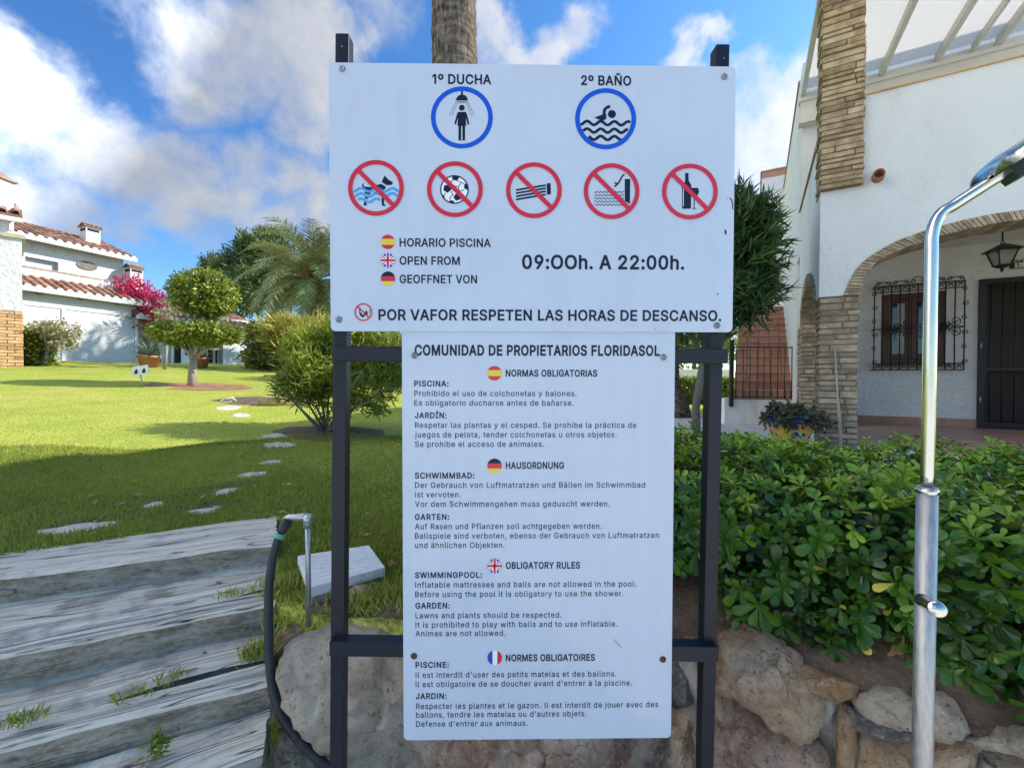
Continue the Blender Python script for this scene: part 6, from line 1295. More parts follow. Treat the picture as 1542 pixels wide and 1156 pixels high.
for i in range(NS):
    o = HBK * (run * i); z0, z1 = zl + rise * i, zl + rise * (i + 1); mb = MB(); ex = .02 if i == 0 else -.03
    A_, B_ = Vector((a0.x - ex, a0.y - .02, 0)) + o, Vector((a1.x + ex, a1.y - .02, 0)) + o
    v = lambda w, z: Vector((w.x, w.y, z)); pd = HBK * .02; mb.hexa([v(A_ + pd, z0 - .02), v(B_ + pd, z0 - .02), v(B_ + HBK * .3, z0 - .02), v(A_ + HBK * .3, z0 - .02)], [v(A_ + pd, z1 - .006), v(B_ + pd, z1 - .006), v(B_ + HBK * .3, z1 - .006), v(A_ + HBK * .3, z1 - .006)], 0, .1)
    for k in range(5):
        p, q = A_.lerp(B_, k / 5 + .006), A_.lerp(B_, (k + 1) / 5 - .006); d = HBK * (run + .03); n_ = HBK * -.02; v = lambda w, z: Vector((w.x, w.y, z))
        mb.hexa([v(p, z0), v(q, z0), v(q + d, z0), v(p + d, z0)], [v(p, z1 - .03), v(q, z1 - .03), v(q + d, z1 - .03), v(p + d, z1 - .03)])
        mb.hexa([v(p + n_, z1 - .03), v(q + n_, z1 - .03), v(q + d, z1 - .03), v(p + d, z1 - .03)], [v(p + n_, z1), v(q + n_, z1), v(q + d, z1), v(p + d, z1)])
    mb.build('step', M['terra'], st, bevel=.006)
rl = thing('iron_railing', 'thin black iron railing standing on the low white wall', 'railing', ((wl.x + wr.x) / 2, YL, zl))
mb = MB(); rt = P(1108, 522.5, YL - .04).z; rx0, rx1 = P(1108, 540, YL - .04).x, P(1206, 540, YL - .04).x
mb.tube([(rx0, YL - .04, rt), (rx1, YL - .04, rt)], .012, 8); mb.tube([(rx0, YL - .04, zl + .03), (rx1 - .12, YL - .04, zl + .03)], .008, 6)
for k in range(9): x = rx0 + .01 + k * .128; mb.tube([(x, YL - .04, zl + .0), (x, YL - .04, rt)], .0085, 6)
mb.build('balusters', M['iron'], rl)
mb = MB(); px_ = P(1101.5, 560, YL - .03); mb.box((px_.x, YL - .03, (zl + rt + .08) / 2 - .05), (.06, .06, rt + .08 - zl + .2)); mb.build('newel_post', M['iron'], rl)
gp_ = P(1045, 600, 7.6); gx = gp_.x; lp_ = thing('metal_post', 'thin black metal post beside the grey concrete path', 'post', (gx, 7.6, ground(gx, 7.6)))
mb = MB(); mb.tube([(gx, 7.6, ground(gx, 7.6)), (gx, 7.6, P(1048, 580, 7.6).z)], .022, 10); mb.lathe((gx, 7.6, P(1048, 580, 7.6).z), [(.026, -.04), (.026, 0), (.0001, .01)], 10); mb.build('shaft', M['iron'], lp_)
# glazed pot
pc = P(1190, 660, 4.55); pgz = ground(pc.x, 4.55) + .03
pot = thing('glazed_pot', 'blue and yellow glazed flower pot with trailing plant by the pillar', 'flower pot', (pc.x, 4.55, pgz))
zt = P(1190, 624, 4.55).z; hgt = zt - pgz
ptm, pnt, pb_ = base_mat('yellow_glaze'); pco = nd(pnt, 'ShaderNodeTexCoord').outputs['Object']
vz = nd(pnt, 'ShaderNodeTexVoronoi', {'Vector': pco, 'Scale': 9.5, 'Randomness': .55}).outputs[0]
pnt.links.new(mixc(pnt, nd(pnt, 'ShaderNodeMapRange', {0: vz, 1: .40, 2: .34}).outputs[0], (.62, .33, .05), (.025, .035, .22)), pb_.inputs[0]); pb_.inputs['Roughness'].default_value = .2
blg = plain('blue_glaze', (.012, .015, .10), .18)
mb = MB(); mb.lathe((pc.x, 4.55, pgz), [(.0, 0), (.13, 0), (.15, .02), (.13, .05), (.17, hgt * .45), (.205, hgt * .7), (.215, hgt * .82)], 32); mb.build('bowl', ptm, pot)
mb = MB(); mb.lathe((pc.x, 4.55, pgz), [(.215, hgt * .82), (.222, hgt * .84), (.218, hgt * .95), (.235, hgt), (.21, hgt), (.2, hgt * .9), (.0001, hgt * .9)], 32); mb.build('rim', blg, pot)
ps = clumps(90, (pc.x + .02, 4.55, zt + .0), (.30, .28, .10), 16, .03, .055, L_OVAL, .0, .3, .1, .7); q = list(ps); q[0][:, 2] -= np.maximum(0, np.hypot(q[0][:, 0] - pc.x, q[0][:, 1] - 4.55) - .2) * .7
M['trail'] = leafm('trailing_leaf', [(.035, .05, .02), (.075, .09, .035), (.14, .15, .06)], .5, .2); leaves('plant', M['trail'], *q[:4], L_OVAL, q[4], pot, pot['_o'])
# broom handle against the pillar
c0, c1 = P(1264, 655, 4.42), P(1257, 524, 4.60); bs = thing('bamboo_cane', 'two thin pale canes leaning against the brick pillar', 'cane', (c0.x, c0.y, ground(c0.x, c0.y)))
M['cane'] = pm('pale_cane', [(.34, .28, .2), (.46, .39, .29)], 12, .6)
for c1_, o in ((c1, 0), (P(1262, 600, 4.58), .012)): mb = MB(); d = c1_ - c0; mb.tube([c0 - d * .35 + Vector((o, 0, 0)), c0.lerp(c1_, .5) + Vector((o + .003, 0, 0)), c1_], [.011, .01, .009], 8); mb.build('cane', M['cane'], bs)
# lantern and house number in the porch
lt = P(1510, 345, 5.1); Ll = thing('porch_lantern', 'black iron lantern with glass panes hanging from the porch ceiling', 'lantern', lt)
def lz(py): return P(1510, py, 5.1).z
mb = MB(); zc = E(1.93); mb.tube([(lt.x, 5.1, zc), (lt.x, 5.1, lz(362))], .008, 8); mb.lathe((lt.x, 5.1, zc), [(.05, -.002), (.045, -.02), (.008, -.035)], 14)
for k in range(10): th = 2 * math.pi * k / 10
mb.tube([(lt.x + .02 * math.cos(t), 5.1, lz(365) + .02 * math.sin(t)) for t in [i * .7 for i in range(10)]], .005, 6); mb.build('chain', M['iron'], Ll)
def sq(mb, z0, r0, z1, r1, m=0, rot=.5):
    f = lambda r, z: [Vector((lt.x + r * math.cos(rot + k * math.pi / 2), 5.1 + r * math.sin(rot + k * math.pi / 2), z)) for k in range(4)]
    mb.hexa(f(r0, z0), f(r1, z1), m, .5)
mb = MB(); sq(mb, lz(378), .18, lz(376.5), .18); sq(mb, lz(376.5), .17, lz(371), .085); sq(mb, lz(371), .085, lz(367), .025); mb.build('hood', M['iron'], Ll)
mb = MB(); z0, z1 = lz(399), lz(378)
for k in range(4):
    a = .5 + k * math.pi / 2; ca, sa_ = math.cos(a), math.sin(a); mb.tube([(lt.x + .075 * ca, 5.1 + .075 * sa_, z0), (lt.x + .13 * ca, 5.1 + .13 * sa_, z1)], .008, 6)
sq(mb, z0 - .012, .085, z0, .085); sq(mb, z0 - .035, .035, z0 - .012, .075); mb.lathe((lt.x, 5.1, z0 - .035), [(.0001, -.05), (.012, -.04), (.018, -.02), (.012, 0)], 10); mb.build('cage', M['iron'], Ll)
lgm, lgn, lgb = base_mat('lantern_glass'); lgb.inputs['Base Color'].default_value = (.35, .35, .33, 1); lgb.inputs['Roughness'].default_value = .15; lgb.inputs['Alpha'].default_value = .55
mb = MB(); sq(mb, z0 + .002, .068, z1 - .002, .12); mb.build('glass', lgm, Ll)
n0_, n1_ = fp(1521, 405, SI - .02), fp(1560, 392, SI - .02); hn = thing('house_number', 'small black iron house number plate beside the porch lantern', 'number plate', H(n0_[0], SI - .02, n0_[1]))
mb = MB(); hb(mb, n0_[0], n1_[0] + .1, SI - .018, SI - .004, n0_[1], n1_[1]); 
for k in range(5): t = n0_[0] + .04 + k * .1; mb.tube([H(t - .04, SI - .012, n1_[1]), H(t - .02, SI - .012, n1_[1] + .03), H(t + .02, SI - .012, n1_[1] + .03), H(t + .04, SI - .012, n1_[1])], .006, 5)
npl = mb.build('plate', M['iron'], hn)
mb = MB(); wk = (n1_[1] - n0_[1])
for i, ch in enumerate('17'):
    t0 = n0_[0] + .09 + i * .12; hb(mb, t0 - .045, t0 + .05, SI - .021, SI - .0185, n0_[1] + wk * .12, n0_[1] + wk * .88, 0)
    vs, fs = glyph(ch, .02); k = wk * .55 / .509; mb.add([H(t0 - .03 + p.x * k, SI - .022, n0_[1] + wk * .22 + p.y * k) for p in vs], [list(f) for f in fs], 1, .5)
mb.build('number_tile', [M['cream'], INK], npl)

# ------------------------------------------------------------------ the long white house on the left
LE = Vector((.38, .925, 0)).normalized(); LM = Vector((.925, -.38, 0)).normalized(); LB_ = -LM
L0 = P(35, 545, 13.0); L0.z = EYE
def lp2(px, py, back=0.0):
    p = PP(px, py, L0 + LB_ * back, LM) - L0; return p.dot(LE), p.z
def LH(a, b, z): return L0 + LE * a + LB_ * b + Vector((0, 0, z))
def lb(mb, a0, a1, b0, b1, z0, z1, m=0, tone=.5): mb.hexa([LH(a0, b0, z0), LH(a1, b0, z0), LH(a1, b1, z0), LH(a0, b1, z0)], [LH(a0, b0, z1), LH(a1, b0, z1), LH(a1, b1, z1), LH(a0, b1, z1)], m, tone)
lh = thing('long_white_house', 'long low white house with red tiled roofs at the top of the lawn', 'house', LH(4, 1, .3))
aE = lp2(384, 500)[0]; a1_ = lp2(207, 500)[0]; a2_ = lp2(222, 500)[0]; a3_ = lp2(338, 500)[0]
zb0 = .2; ze1 = lp2(100, 444)[1]; ze2 = lp2(300, 488)[1]
print('Ys', tb_g.y if 'tb_g' in globals() else 0, 'left house', aE, a1_, a2_, a3_, ze1, ze2)
def shutter(a0, a1, z0, z1):
    mb = MB(); n = int((z1 - z0) / .055)
    for k in range(n): z = z0 + (z1 - z0) * k / n; mb.hexa([LH(a0, .02, z), LH(a1, .02, z), LH(a1, .06, z), LH(a0, .06, z)], [LH(a0, .028, z + (z1 - z0) / n - .004), LH(a1, .028, z + (z1 - z0) / n - .004), LH(a1, .06, z + (z1 - z0) / n - .004), LH(a0, .06, z + (z1 - z0) / n - .004)], 0, .5)
    return mb.build('roller_shutter', M['shutter'], lh)
zsh = lp2(100, 466)[1]; zbot = lp2(100, 546)[1]
mb = MB(); lb(mb, -.6, aE, .3, .34, zb0 - .2, ze1 - .02); lb(mb, -.6, a2_, -.0, .3, zsh + .002, zsh + .22); lb(mb, -.6, a1_, .05, .3, zsh + .22, ze1 - .02)
lb(mb, -.6, aE, -.06, .3, zb0 - .4, zbot)
ax1 = lp2(96, 500)[0]
for a in (-.02, ax1, a1_ - .03): lb(mb, a - .05, a + .05, -.01, .2, zbot, zsh + .002)
lb(mb, a1_ + .02, a2_, .31, .6, zbot, ze1); lb(mb, a3_ - .06, a3_ + .02, -.01, .3, zbot, ze2); lb(mb, aE - .1, aE, -.005, 3, zbot, ze2); lb(mb, a2_, aE, -.008, .3, ze2 - .28, ze2)
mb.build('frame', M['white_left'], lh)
shutter(.03, ax1 - .05, zbot, zsh); shutter(ax1 + .05, a1_ - .08, zbot, zsh); shutter(a3_ + .02, aE - .1, zbot, ze2 - .28)
mb = MB(); z = zbot
while z < ze1 - .1:
    for k in range(2): h = .07; lb(mb, a1_ + .03 + k * (a2_ - a1_) / 2, a1_ + .03 + (k + .94) * (a2_ - a1_) / 2, -.02 - RN.random() * .012, .3, z, z + h - .01, 0, RN.random())
    z += .07
mb.build('brick_column', M['brick_grey'], lh)
# recess with glazed doors
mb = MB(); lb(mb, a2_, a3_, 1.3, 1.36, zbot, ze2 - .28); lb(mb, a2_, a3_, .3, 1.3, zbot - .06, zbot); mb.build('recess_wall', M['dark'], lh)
mb = MB(); gd = MB(); da, db = a2_ + .12, a3_ - .08; W_ = db - da
def frame(a0, a1, z0, z1, bk=.22, w=.07):
    lb(mb, a0, a0 + w, bk, bk + .06, z0, z1); lb(mb, a1 - w, a1, bk, bk + .06, z0, z1); lb(mb, a0 + w, a1 - w, bk, bk + .06, z0, z0 + w); lb(mb, a0 + w, a1 - w, bk, bk + .06, z1 - w, z1); lb(gd, a0 + w, a1 - w, bk + .02, bk + .03, z0 + w, z1 - w)
zt_ = ze2 - .3
frame(da, da + W_ * .06, zbot, zt_); frame(da + W_ * .06, da + W_ * .11, zbot, zt_); frame(da + W_ * .30, da + W_ * .46, zbot, zt_); frame(da + W_ * .46, da + W_ * .62, zbot, zt_)
lb(mb, da + W_ * .46, da + W_ * .66, .2, .26, zbot, zbot + .45); frame(da + W_ * .66, db, zbot + .0, zt_)
fo = mb.build('glazed_door', M['white'], lh); gd.build('pane', M['glass_dark'], fo)
mb = MB(); f0 = da + W_ * .66
for k in range(4): lb(mb, f0 + (db - f0) * k / 3 - .04, f0 + (db - f0) * k / 3 + .04, .08, .13, zbot, zbot + .75)
lb(mb, f0, db, .07, .14, zbot + .7, zbot + .8); lb(mb, f0, db, .07, .14, zbot + .1, zbot + .17); mb.build('wooden_gate', M['cane'], lh)
# tiled roofs
def tiles(name, a0, a1, b0, z0, b1, z1, over=.18, par=None, pitch=.235, ov=.0):
    par = par or lh; n = max(2, round((a1 - a0) / pitch)); pt = (a1 - a0) / n; sl = Vector((b1 - b0, z1 - z0)); Ls = sl.length; rowsN = max(2, round(Ls / .36)); mb = MB(); r = pt * .36
    for i in range(n):
        ac = a0 + (i + .5) * pt
        for j in range(rowsN):
            f0, f1 = j / rowsN, (j + 1.12) / rowsN; vs = []; tn = RN.random()
            for f, dr in ((f0, .0), (min(f1, 1.0), -.018)):
                for k in range(7):
                    th = math.pi * k / 6; bb = b0 + (b1 - b0) * f; z_ = z0 + (z1 - z0) * f; vs.append(LH(ac + (r + dr) * math.cos(th), bb, z_ + .02 + (r + dr) * math.sin(th) * .9))
            mb.add(vs, [(k, k + 1, 7 + k + 1, 7 + k) for k in range(6)], 0, tn, True)
    mb.hexa([LH(a0, b0 + .02, z0 - .06), LH(a1, b0 + .02, z0 - .06), LH(a1, b1, z1 - .06), LH(a0, b1, z1 - .06)], [LH(a0, b0 + .02, z0 + .025), LH(a1, b0 + .02, z0 + .025), LH(a1, b1, z1 + .025), LH(a0, b1, z1 + .025)], 0, .05)
    o = mb.build(name, M['tile'], par)
    em = MB()
    for i in range(n):
        ac = a0 + (i + .5) * pt; em.prism([LH(ac + r * .93 * math.cos(math.pi * k / 8), b0 - .004, z0 + .015 + r * .82 * math.sin(math.pi * k / 8)) for k in range(9)], LB_ * .05, 0, .5)
    lb2 = lambda q0, q1, b_0, b_1, y0, y1: em.hexa([LH(q0, b_0, y0), LH(q1, b_0, y0), LH(q1, b_1, y0), LH(q0, b_1, y0)], [LH(q0, b_0, y1), LH(q1, b_0, y1), LH(q1, b_1, y1), LH(q0, b_1, y1)], 0, .5)
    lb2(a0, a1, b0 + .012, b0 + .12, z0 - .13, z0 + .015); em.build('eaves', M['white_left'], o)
    return o
tiles('roof', -.6, a1_ + .3, -.32, ze1 + .06, .75, ze1 + .52)
for k in range(6): rb = MB(); a = .35 + k * .98; rb.bar(LH(a, -.28, ze1 - .03), LH(a, .2, ze1 - .03), .1, .13, tone=.5); rb.build('rafter_end', M['bark'], lh)
pzt = lp2(100, 413, .8)[1]; aw = lp2(176, 424, .8)[0]
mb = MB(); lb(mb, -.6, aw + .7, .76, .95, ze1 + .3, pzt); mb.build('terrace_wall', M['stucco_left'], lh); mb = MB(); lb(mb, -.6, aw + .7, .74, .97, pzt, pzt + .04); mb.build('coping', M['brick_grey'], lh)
ub0, ub1 = -1.0, lp2(186, 400, 2.2)[0]; zu = lp2(110, 372, 2.2)[1]
wa, wb_ = lp2(38, 400, 2.2), lp2(88, 395, 2.2); zwt = wb_[1]
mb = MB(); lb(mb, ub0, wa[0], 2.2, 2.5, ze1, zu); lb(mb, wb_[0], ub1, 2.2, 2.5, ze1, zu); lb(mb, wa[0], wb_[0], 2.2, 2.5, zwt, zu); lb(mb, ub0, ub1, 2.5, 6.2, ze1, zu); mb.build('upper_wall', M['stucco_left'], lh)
mb = MB(); n = 14
for k in range(n): z0 = pzt - .3 + k * (zwt - pzt + .3) / n; lb(mb, wa[0], wb_[0], 2.36, 2.44, z0, z0 + (zwt - pzt + .3) / n - .006)
mb.build('roller_shutter', M['shutter'], lh)
tiles('roof', ub0, ub1 + .25, 1.75, zu - .02, 4.3, zu + .95)
va_ = lp2(131, 400, 2.19); mb = MB(); ring = []
mb.prism([LH(va_[0] + .3 * math.cos(t), 2.195, va_[1] + .16 * math.sin(t)) for t in [k * 2 * math.pi / 20 for k in range(20)]], LB_ * -.03); mb.build('wall_vent', M['bark'], lh)
def chimney(a, b, w, z0, z1):
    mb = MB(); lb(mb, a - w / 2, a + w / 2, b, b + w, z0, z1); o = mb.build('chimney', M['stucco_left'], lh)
    mb = MB(); lb(mb, a - w * .42, a + w * .42, b - .006, b + .01, z1 - .16, z1 - .06); lb(mb, a - w * .5 - .006, a - w * .5 + .01, b + w * .1, b + w * .9, z1 - .16, z1 - .06); mb.build('smoke_slot', M['dark'], o)
    mb = MB()
    for k in range(4):
        for s in range(2):
            a_ = a - w * .62 + (k + .5) * w * 1.24 / 4; r = w * .16; vs = []
            for bb, zz in ((b - w * .12 if s == 0 else b + w * 1.12, 0), (b + w * .5, .12)):
                for q in range(6): th = math.pi * q / 5; vs.append(LH(a_ + r * math.cos(th), bb, z1 + zz + r * math.sin(th)))
            mb.add(vs, [(q, q + 1, 7 + q, 6 + q) for q in range(5)], 0, None, True)
    lb(mb, a - w * .65, a + w * .65, b - w * .14, b + w * 1.14, z1, z1 + .03); mb.build('chimney_cap', M['tile'], o)
c1a, c1z = lp2(140.5, 343, 3.0); chimney(c1a, 3.0, .44, zu + .1, c1z)
c2a, c2z = lp2(206, 404, 1.6); chimney(c2a, 1.6, .42, ze2, c2z)
tiles('roof', a2_ - .5, aE + .3, -.4, ze2 + .04, 2.2, ze2 + .98)
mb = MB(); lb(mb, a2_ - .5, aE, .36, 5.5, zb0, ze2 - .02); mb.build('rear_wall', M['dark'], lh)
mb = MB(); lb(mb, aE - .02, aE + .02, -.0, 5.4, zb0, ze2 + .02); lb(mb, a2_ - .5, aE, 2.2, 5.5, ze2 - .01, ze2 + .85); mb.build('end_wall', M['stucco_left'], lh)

# ------------------------------------------------------------------ the villa at the left edge
V0 = P(34, 540, 10.6); vb = ground(V0.x, 10.6) - .05; VX = Vector((-.76, .65, 0)).normalized(); VY = Vector((-.97, .24, 0)).normalized()
vl = thing('brick_base_villa', 'tall white villa with brick base and arched brown door at the left edge', 'house', (V0.x - 1.5, 11, vb))
def VH(a, b, z): return Vector((V0.x, 10.6, 0)) + Vector((.30, -.954, 0)) * -0 + VX * b + Vector((-.72, -.69, 0)).normalized() * a + Vector((0, 0, z))
def vz_(px, py, Y=10.6): return P(px, py, Y).z
def vbx(mb, a0, a1, b0, b1, z0, z1, m=0, tone=.5): mb.hexa([VH(a1, b0, z0), VH(a0, b0, z0), VH(a0, b1, z0), VH(a1, b1, z0)], [VH(a1, b0, z1), VH(a0, b0, z1), VH(a0, b1, z1), VH(a1, b1, z1)], m, tone)
zbk, zwt_ = vz_(30, 469), vz_(20, 360)
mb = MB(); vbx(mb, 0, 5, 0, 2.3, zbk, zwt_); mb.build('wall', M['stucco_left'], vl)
mb = MB(); vbx(mb, .02, 5, .02, 2.3, vb, zbk - .004); mb.build('base_core', M['mortar'], vl)
mb = MB(); z = vb; i = 0
ad = 0.52; rad_ = .55; zsp = vz_(5, 486)
while z < zbk - .03:
    h = .078; p = -(i % 2) * .12
    while p < 2.2:
        q = p + .25; a, b = max(p, -.012), q - .014; zc = z + h / 2
        for c, d in ((a, b),):
            lim = ad if zc < zsp else (ad + rad_ - math.sqrt(max(0, rad_ ** 2 - (zc - zsp) ** 2)) if zc < zsp + rad_ else 9)
            d = min(d, lim)
            if d - c > .03: vbx(mb, c, d, -.012 - RN.random() * .01, .06, z, z + h - .012, 0, RN.random())
        p = q
    p = 0
    while p < 2.2: vbx(mb, -.012 - RN.random() * .008, .06, p + (i % 2) * .1 + .06, min(2.28, p + .24 + (i % 2) * .1 + .06), z, z + h - .012, 0, RN.random()); p += .25
    z += h; i += 1
mb.build('brick_base', M['brick_ora'], vl)
mb = MB()
for k in range(13):
    t0, t1 = math.pi - k / 13 * math.pi / 1.0, math.pi - (k + .9) / 13 * math.pi; ac = ad + rad_ + .02
    q = [(ac + r * math.cos(t), zsp + r * math.sin(t)) for r, t in ((rad_ - .02, t0), (rad_ - .02, t1), (rad_ + .22, t1), (rad_ + .22, t0))]
    mb.hexa([VH(q[0][0], -.03, q[0][1]), VH(q[1][0], -.03, q[1][1]), VH(q[1][0], .05, q[1][1]), VH(q[0][0], .05, q[0][1])], [VH(q[3][0], -.03, q[3][1]), VH(q[2][0], -.03, q[2][1]), VH(q[2][0], .05, q[2][1]), VH(q[3][0], .05, q[3][1])])
mb.build('door_arch', M['brick_ora'], vl)
mb = MB(); ac = ad + rad_; mb.prism([VH(ac - rad_ + .03, -.004, vb), VH(ac + rad_ - .03, -.004, vb), VH(ac + rad_ - .03, -.004, zsp)] + [VH(ac + (rad_ - .03) * math.cos(t), -.004, zsp + (rad_ - .03) * math.sin(t)) for t in [math.pi * k / 12 for k in range(1, 12)]] + [VH(ac - rad_ + .03, -.004, zsp)], Vector((0, .03, 0))); M['brown_door'] = pm('brown_door', [(.26, .15, .09), (.36, .22, .14)], 4, .5, stretch=(6, 6, .6)); mb.build('door', M['brown_door'], vl)
mb = MB(); vbx(mb, -.06, 5, -.06, 2.36, zwt_, zwt_ + .09); mb.build('coping', M['cane'], vl)
# upper storey set back, with its own tiled roof and chimneys
Yu = 11.8; xu = P(14, 340, Yu).x; zu0, zu1 = zwt_ + .09, vz_(8, 327, Yu)
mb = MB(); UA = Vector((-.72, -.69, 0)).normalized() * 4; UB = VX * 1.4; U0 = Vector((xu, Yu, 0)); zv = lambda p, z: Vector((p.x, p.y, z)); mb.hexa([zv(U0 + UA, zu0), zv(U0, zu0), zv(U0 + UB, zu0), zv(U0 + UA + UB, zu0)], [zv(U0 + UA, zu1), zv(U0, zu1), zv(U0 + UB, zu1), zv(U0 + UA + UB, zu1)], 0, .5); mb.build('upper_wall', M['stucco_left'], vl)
mb = MB()
for i in range(16):
    ua_ = UA.normalized(); un_ = -VX.cross(Vector((0, 0, 1))); un_ = VX; pc0 = U0 + ua_ * (i * .24 - .12)
    for j in range(3):
        vs = []; tn = RN.random()
        for f, dr in ((j / 3, 0), ((j + 1.1) / 3, -.015)):
            for k in range(7): th = math.pi * k / 6; q_ = pc0 - ua_ * ((.09 + dr) * math.cos(th)) + un_ * (f - .25); vs.append((q_.x, q_.y, zu1 + .06 + f * .42 + (.09 + dr) * math.sin(th)))
        mb.add(vs, [(k, k + 1, 8 + k, 7 + k) for k in range(6)], 0, tn, True)
e0, e1 = U0 - ua_ * .24 - VX * .22, U0 - ua_ * .24 + VX * .8; mb.hexa([zv(e0 + UA, zu1 - .04), zv(e0, zu1 - .04), zv(e1, zu1 + .38), zv(e1 + UA, zu1 + .38)], [zv(e0 + UA, zu1 + .05), zv(e0, zu1 + .05), zv(e1, zu1 + .46), zv(e1 + UA, zu1 + .46)], 0, .05); rf_ = mb.build('roof', M['tile'], vl)
mb = MB(); mb.bar(zv(e0 + UA, zu1 - .09), zv(e0, zu1 - .09), .12, .1); mb.build('eaves', M['white'], rf_)
for px, pt_, pb__, Y, w in ((2, 272, 345, 11.9, .36), (7, 306, 340, 12.6, .26)):
    c = P(px, pt_, Y); zb_ = P(px, pb__, Y).z; mb = MB(); mb.box((c.x - .05, Y, (c.z + zb_) / 2), (w, w, c.z - zb_)); ch = mb.build('chimney', M['stucco_left'], rf_)
    mb = MB(); mb.box((c.x - .05, Y, c.z + .03), (w * 1.35, w * 1.35, .05)); mb.lathe((c.x - .05, Y, c.z + .05), [(w * .66, 0), (w * .6, .05), (w * .3, .14), (.0001, .17)], 8); mb.build('chimney_cap', M['tile'], rf_)

# ------------------------------------------------------------------ trees and plants on the left
tb_g = G(289, 582)
tpz = thing('topiary_tree', 'topiary tree clipped into a ball above a flat disc on the lawn', 'tree', tb_g)
Yt2 = tb_g.y; mb = MB(); fk = P(293, 536, Yt2)
mb.tube([tb_g - Vector((0, 0, .05)), tb_g.lerp(fk, .5) + Vector((-.02, 0, 0)), fk], [.082, .07, .062], 12)
for p, r in (((262, 512), .03), ((335, 510), .04), ((280, 505), .04), ((305, 490), .06)): q = P(*p, Yt2 + rng.normal(0, .1)); mb.tube([fk - Vector((0, 0, .04)), fk.lerp(q, .5), q], [.045, .036, r * .7], 8)
q0, q1 = P(305, 490, Yt2), P(308, 470, Yt2); mb.tube([q0, q1], [.055, .05], 8)
M['palebark'] = pm('pale_bark', [(.22, .19, .15), (.40, .36, .29)], 9, .9, .5, 30, stretch=(1, 1, .3)); mb.build('trunk', M['palebark'], tpz)
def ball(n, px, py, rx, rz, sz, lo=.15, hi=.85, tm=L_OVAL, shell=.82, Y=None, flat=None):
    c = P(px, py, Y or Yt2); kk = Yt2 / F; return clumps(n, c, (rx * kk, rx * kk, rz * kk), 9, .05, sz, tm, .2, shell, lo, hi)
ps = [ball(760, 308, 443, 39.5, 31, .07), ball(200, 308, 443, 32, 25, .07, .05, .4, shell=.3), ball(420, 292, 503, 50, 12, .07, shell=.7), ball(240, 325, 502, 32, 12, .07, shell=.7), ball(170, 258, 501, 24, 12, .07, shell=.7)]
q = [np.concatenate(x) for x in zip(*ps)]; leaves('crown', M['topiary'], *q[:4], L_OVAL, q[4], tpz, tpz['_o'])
tag(patch('soil_patch', tb_g.x + .1, tb_g.y, .98, .62, M['redsoil'], 0, .014, seed=5), kind='structure')
# label on a stick
sg = G(217, 583); ls = thing('lawn_sign', 'small white two-panel notice on a tilted stick in the lawn', 'sign', sg); Ys = sg.y
mb = MB(); sgt = P(209, 556, Ys); mb.tube([sg - Vector((0, 0, .05)), sgt], .012, 8); mb.build('stake', M['galv'], ls)
mb = MB(); r = (P(222, 556, Ys) - P(200, 559, Ys)).normalized(); u_ = Vector((0, 0, 1)); c = P(211, 557.5, Ys - .03)
def bd(mb, cx, cz, hx, hz, d0, d1, m=0): mb.hexa([c + r * (cx - hx) + u_ * (cz - hz) + Vector((0, d0, 0)), c + r * (cx + hx) + u_ * (cz - hz) + Vector((0, d0, 0)), c + r * (cx + hx) + u_ * (cz - hz) + Vector((0, d1, 0)), c + r * (cx - hx) + u_ * (cz - hz) + Vector((0, d1, 0))], [c + r * (cx - hx) + u_ * (cz + hz) + Vector((0, d0, 0)), c + r * (cx + hx) + u_ * (cz + hz) + Vector((0, d0, 0)), c + r * (cx + hx) + u_ * (cz + hz) + Vector((0, d1, 0)), c + r * (cx - hx) + u_ * (cz + hz) + Vector((0, d1, 0))], m, .5)
bd(mb, 0, 0, .145, .085, 0, .012); pl_o = mb.build('plate', M['white'], ls)
mb = MB()
for dx in (-.075, .07):
    bd(mb, dx, -.03, .03, .025, -.006, -.002); bd(mb, dx + .005, .01, .016, .018, -.006, -.002)
mb.build('pictogram', INK, pl_o)
# bougainvillea
bg_ = LH(a2_ + .1, -.35, 0); bgz = ground(bg_.x, bg_.y); bo = thing('bougainvillea', 'bougainvillea in magenta bloom trained up the brick column of the long house', 'shrub', (bg_.x, bg_.y, bgz)); Yb2 = bg_.y
mb = MB(); base = Vector((bg_.x, bg_.y, bgz)); j = P(222, 478, Yb2); 
for o in (-.08, .05, .12): mb.tube([base + Vector((o, 0, 0)), base.lerp(j, .5) + Vector((o * 1.5, -.05, 0)), j + Vector((o, 0, .1))], [.06, .05, .035], 8)
for p in ((180, 455), (200, 440), (235, 450), (165, 462), (240, 470), (215, 430)): mb.tube([j, j.lerp(P(*p, Yb2), .5) + Vector((0, 0, .1)), P(*p, Yb2)], [.035, .025, .012], 6)
mb.build('stem', M['bark'], bo)
def bpart(n, px, py, rx, rz, lo, hi, sz=.10): return clumps(n, P(px, py, Yb2 - .1), (rx, rx * .7, rz), 10, .07, sz, L_OVAL, .1, .35, lo, hi)
ps = [bpart(120, 180, 449, .75, .36, .5, 1), bpart(150, 205, 444, .85, .5, .45, 1), bpart(90, 228, 458, .62, .55, .35, .95), bpart(80, 163, 453, .5, .3, .5, 1), bpart(36, 232, 478, .42, .35, .3, .8), bpart(40, 218, 485, .5, .3, 0, .15), bpart(30, 200, 425, .6, .2, .2, .8), bpart(22, 178, 472, .32, .2, .5, .9)]
q = [np.concatenate(x) for x in zip(*ps)]; leaves('crown', M['bougain'], *q[:4], L_OVAL, q[4], bo, bo['_o'])
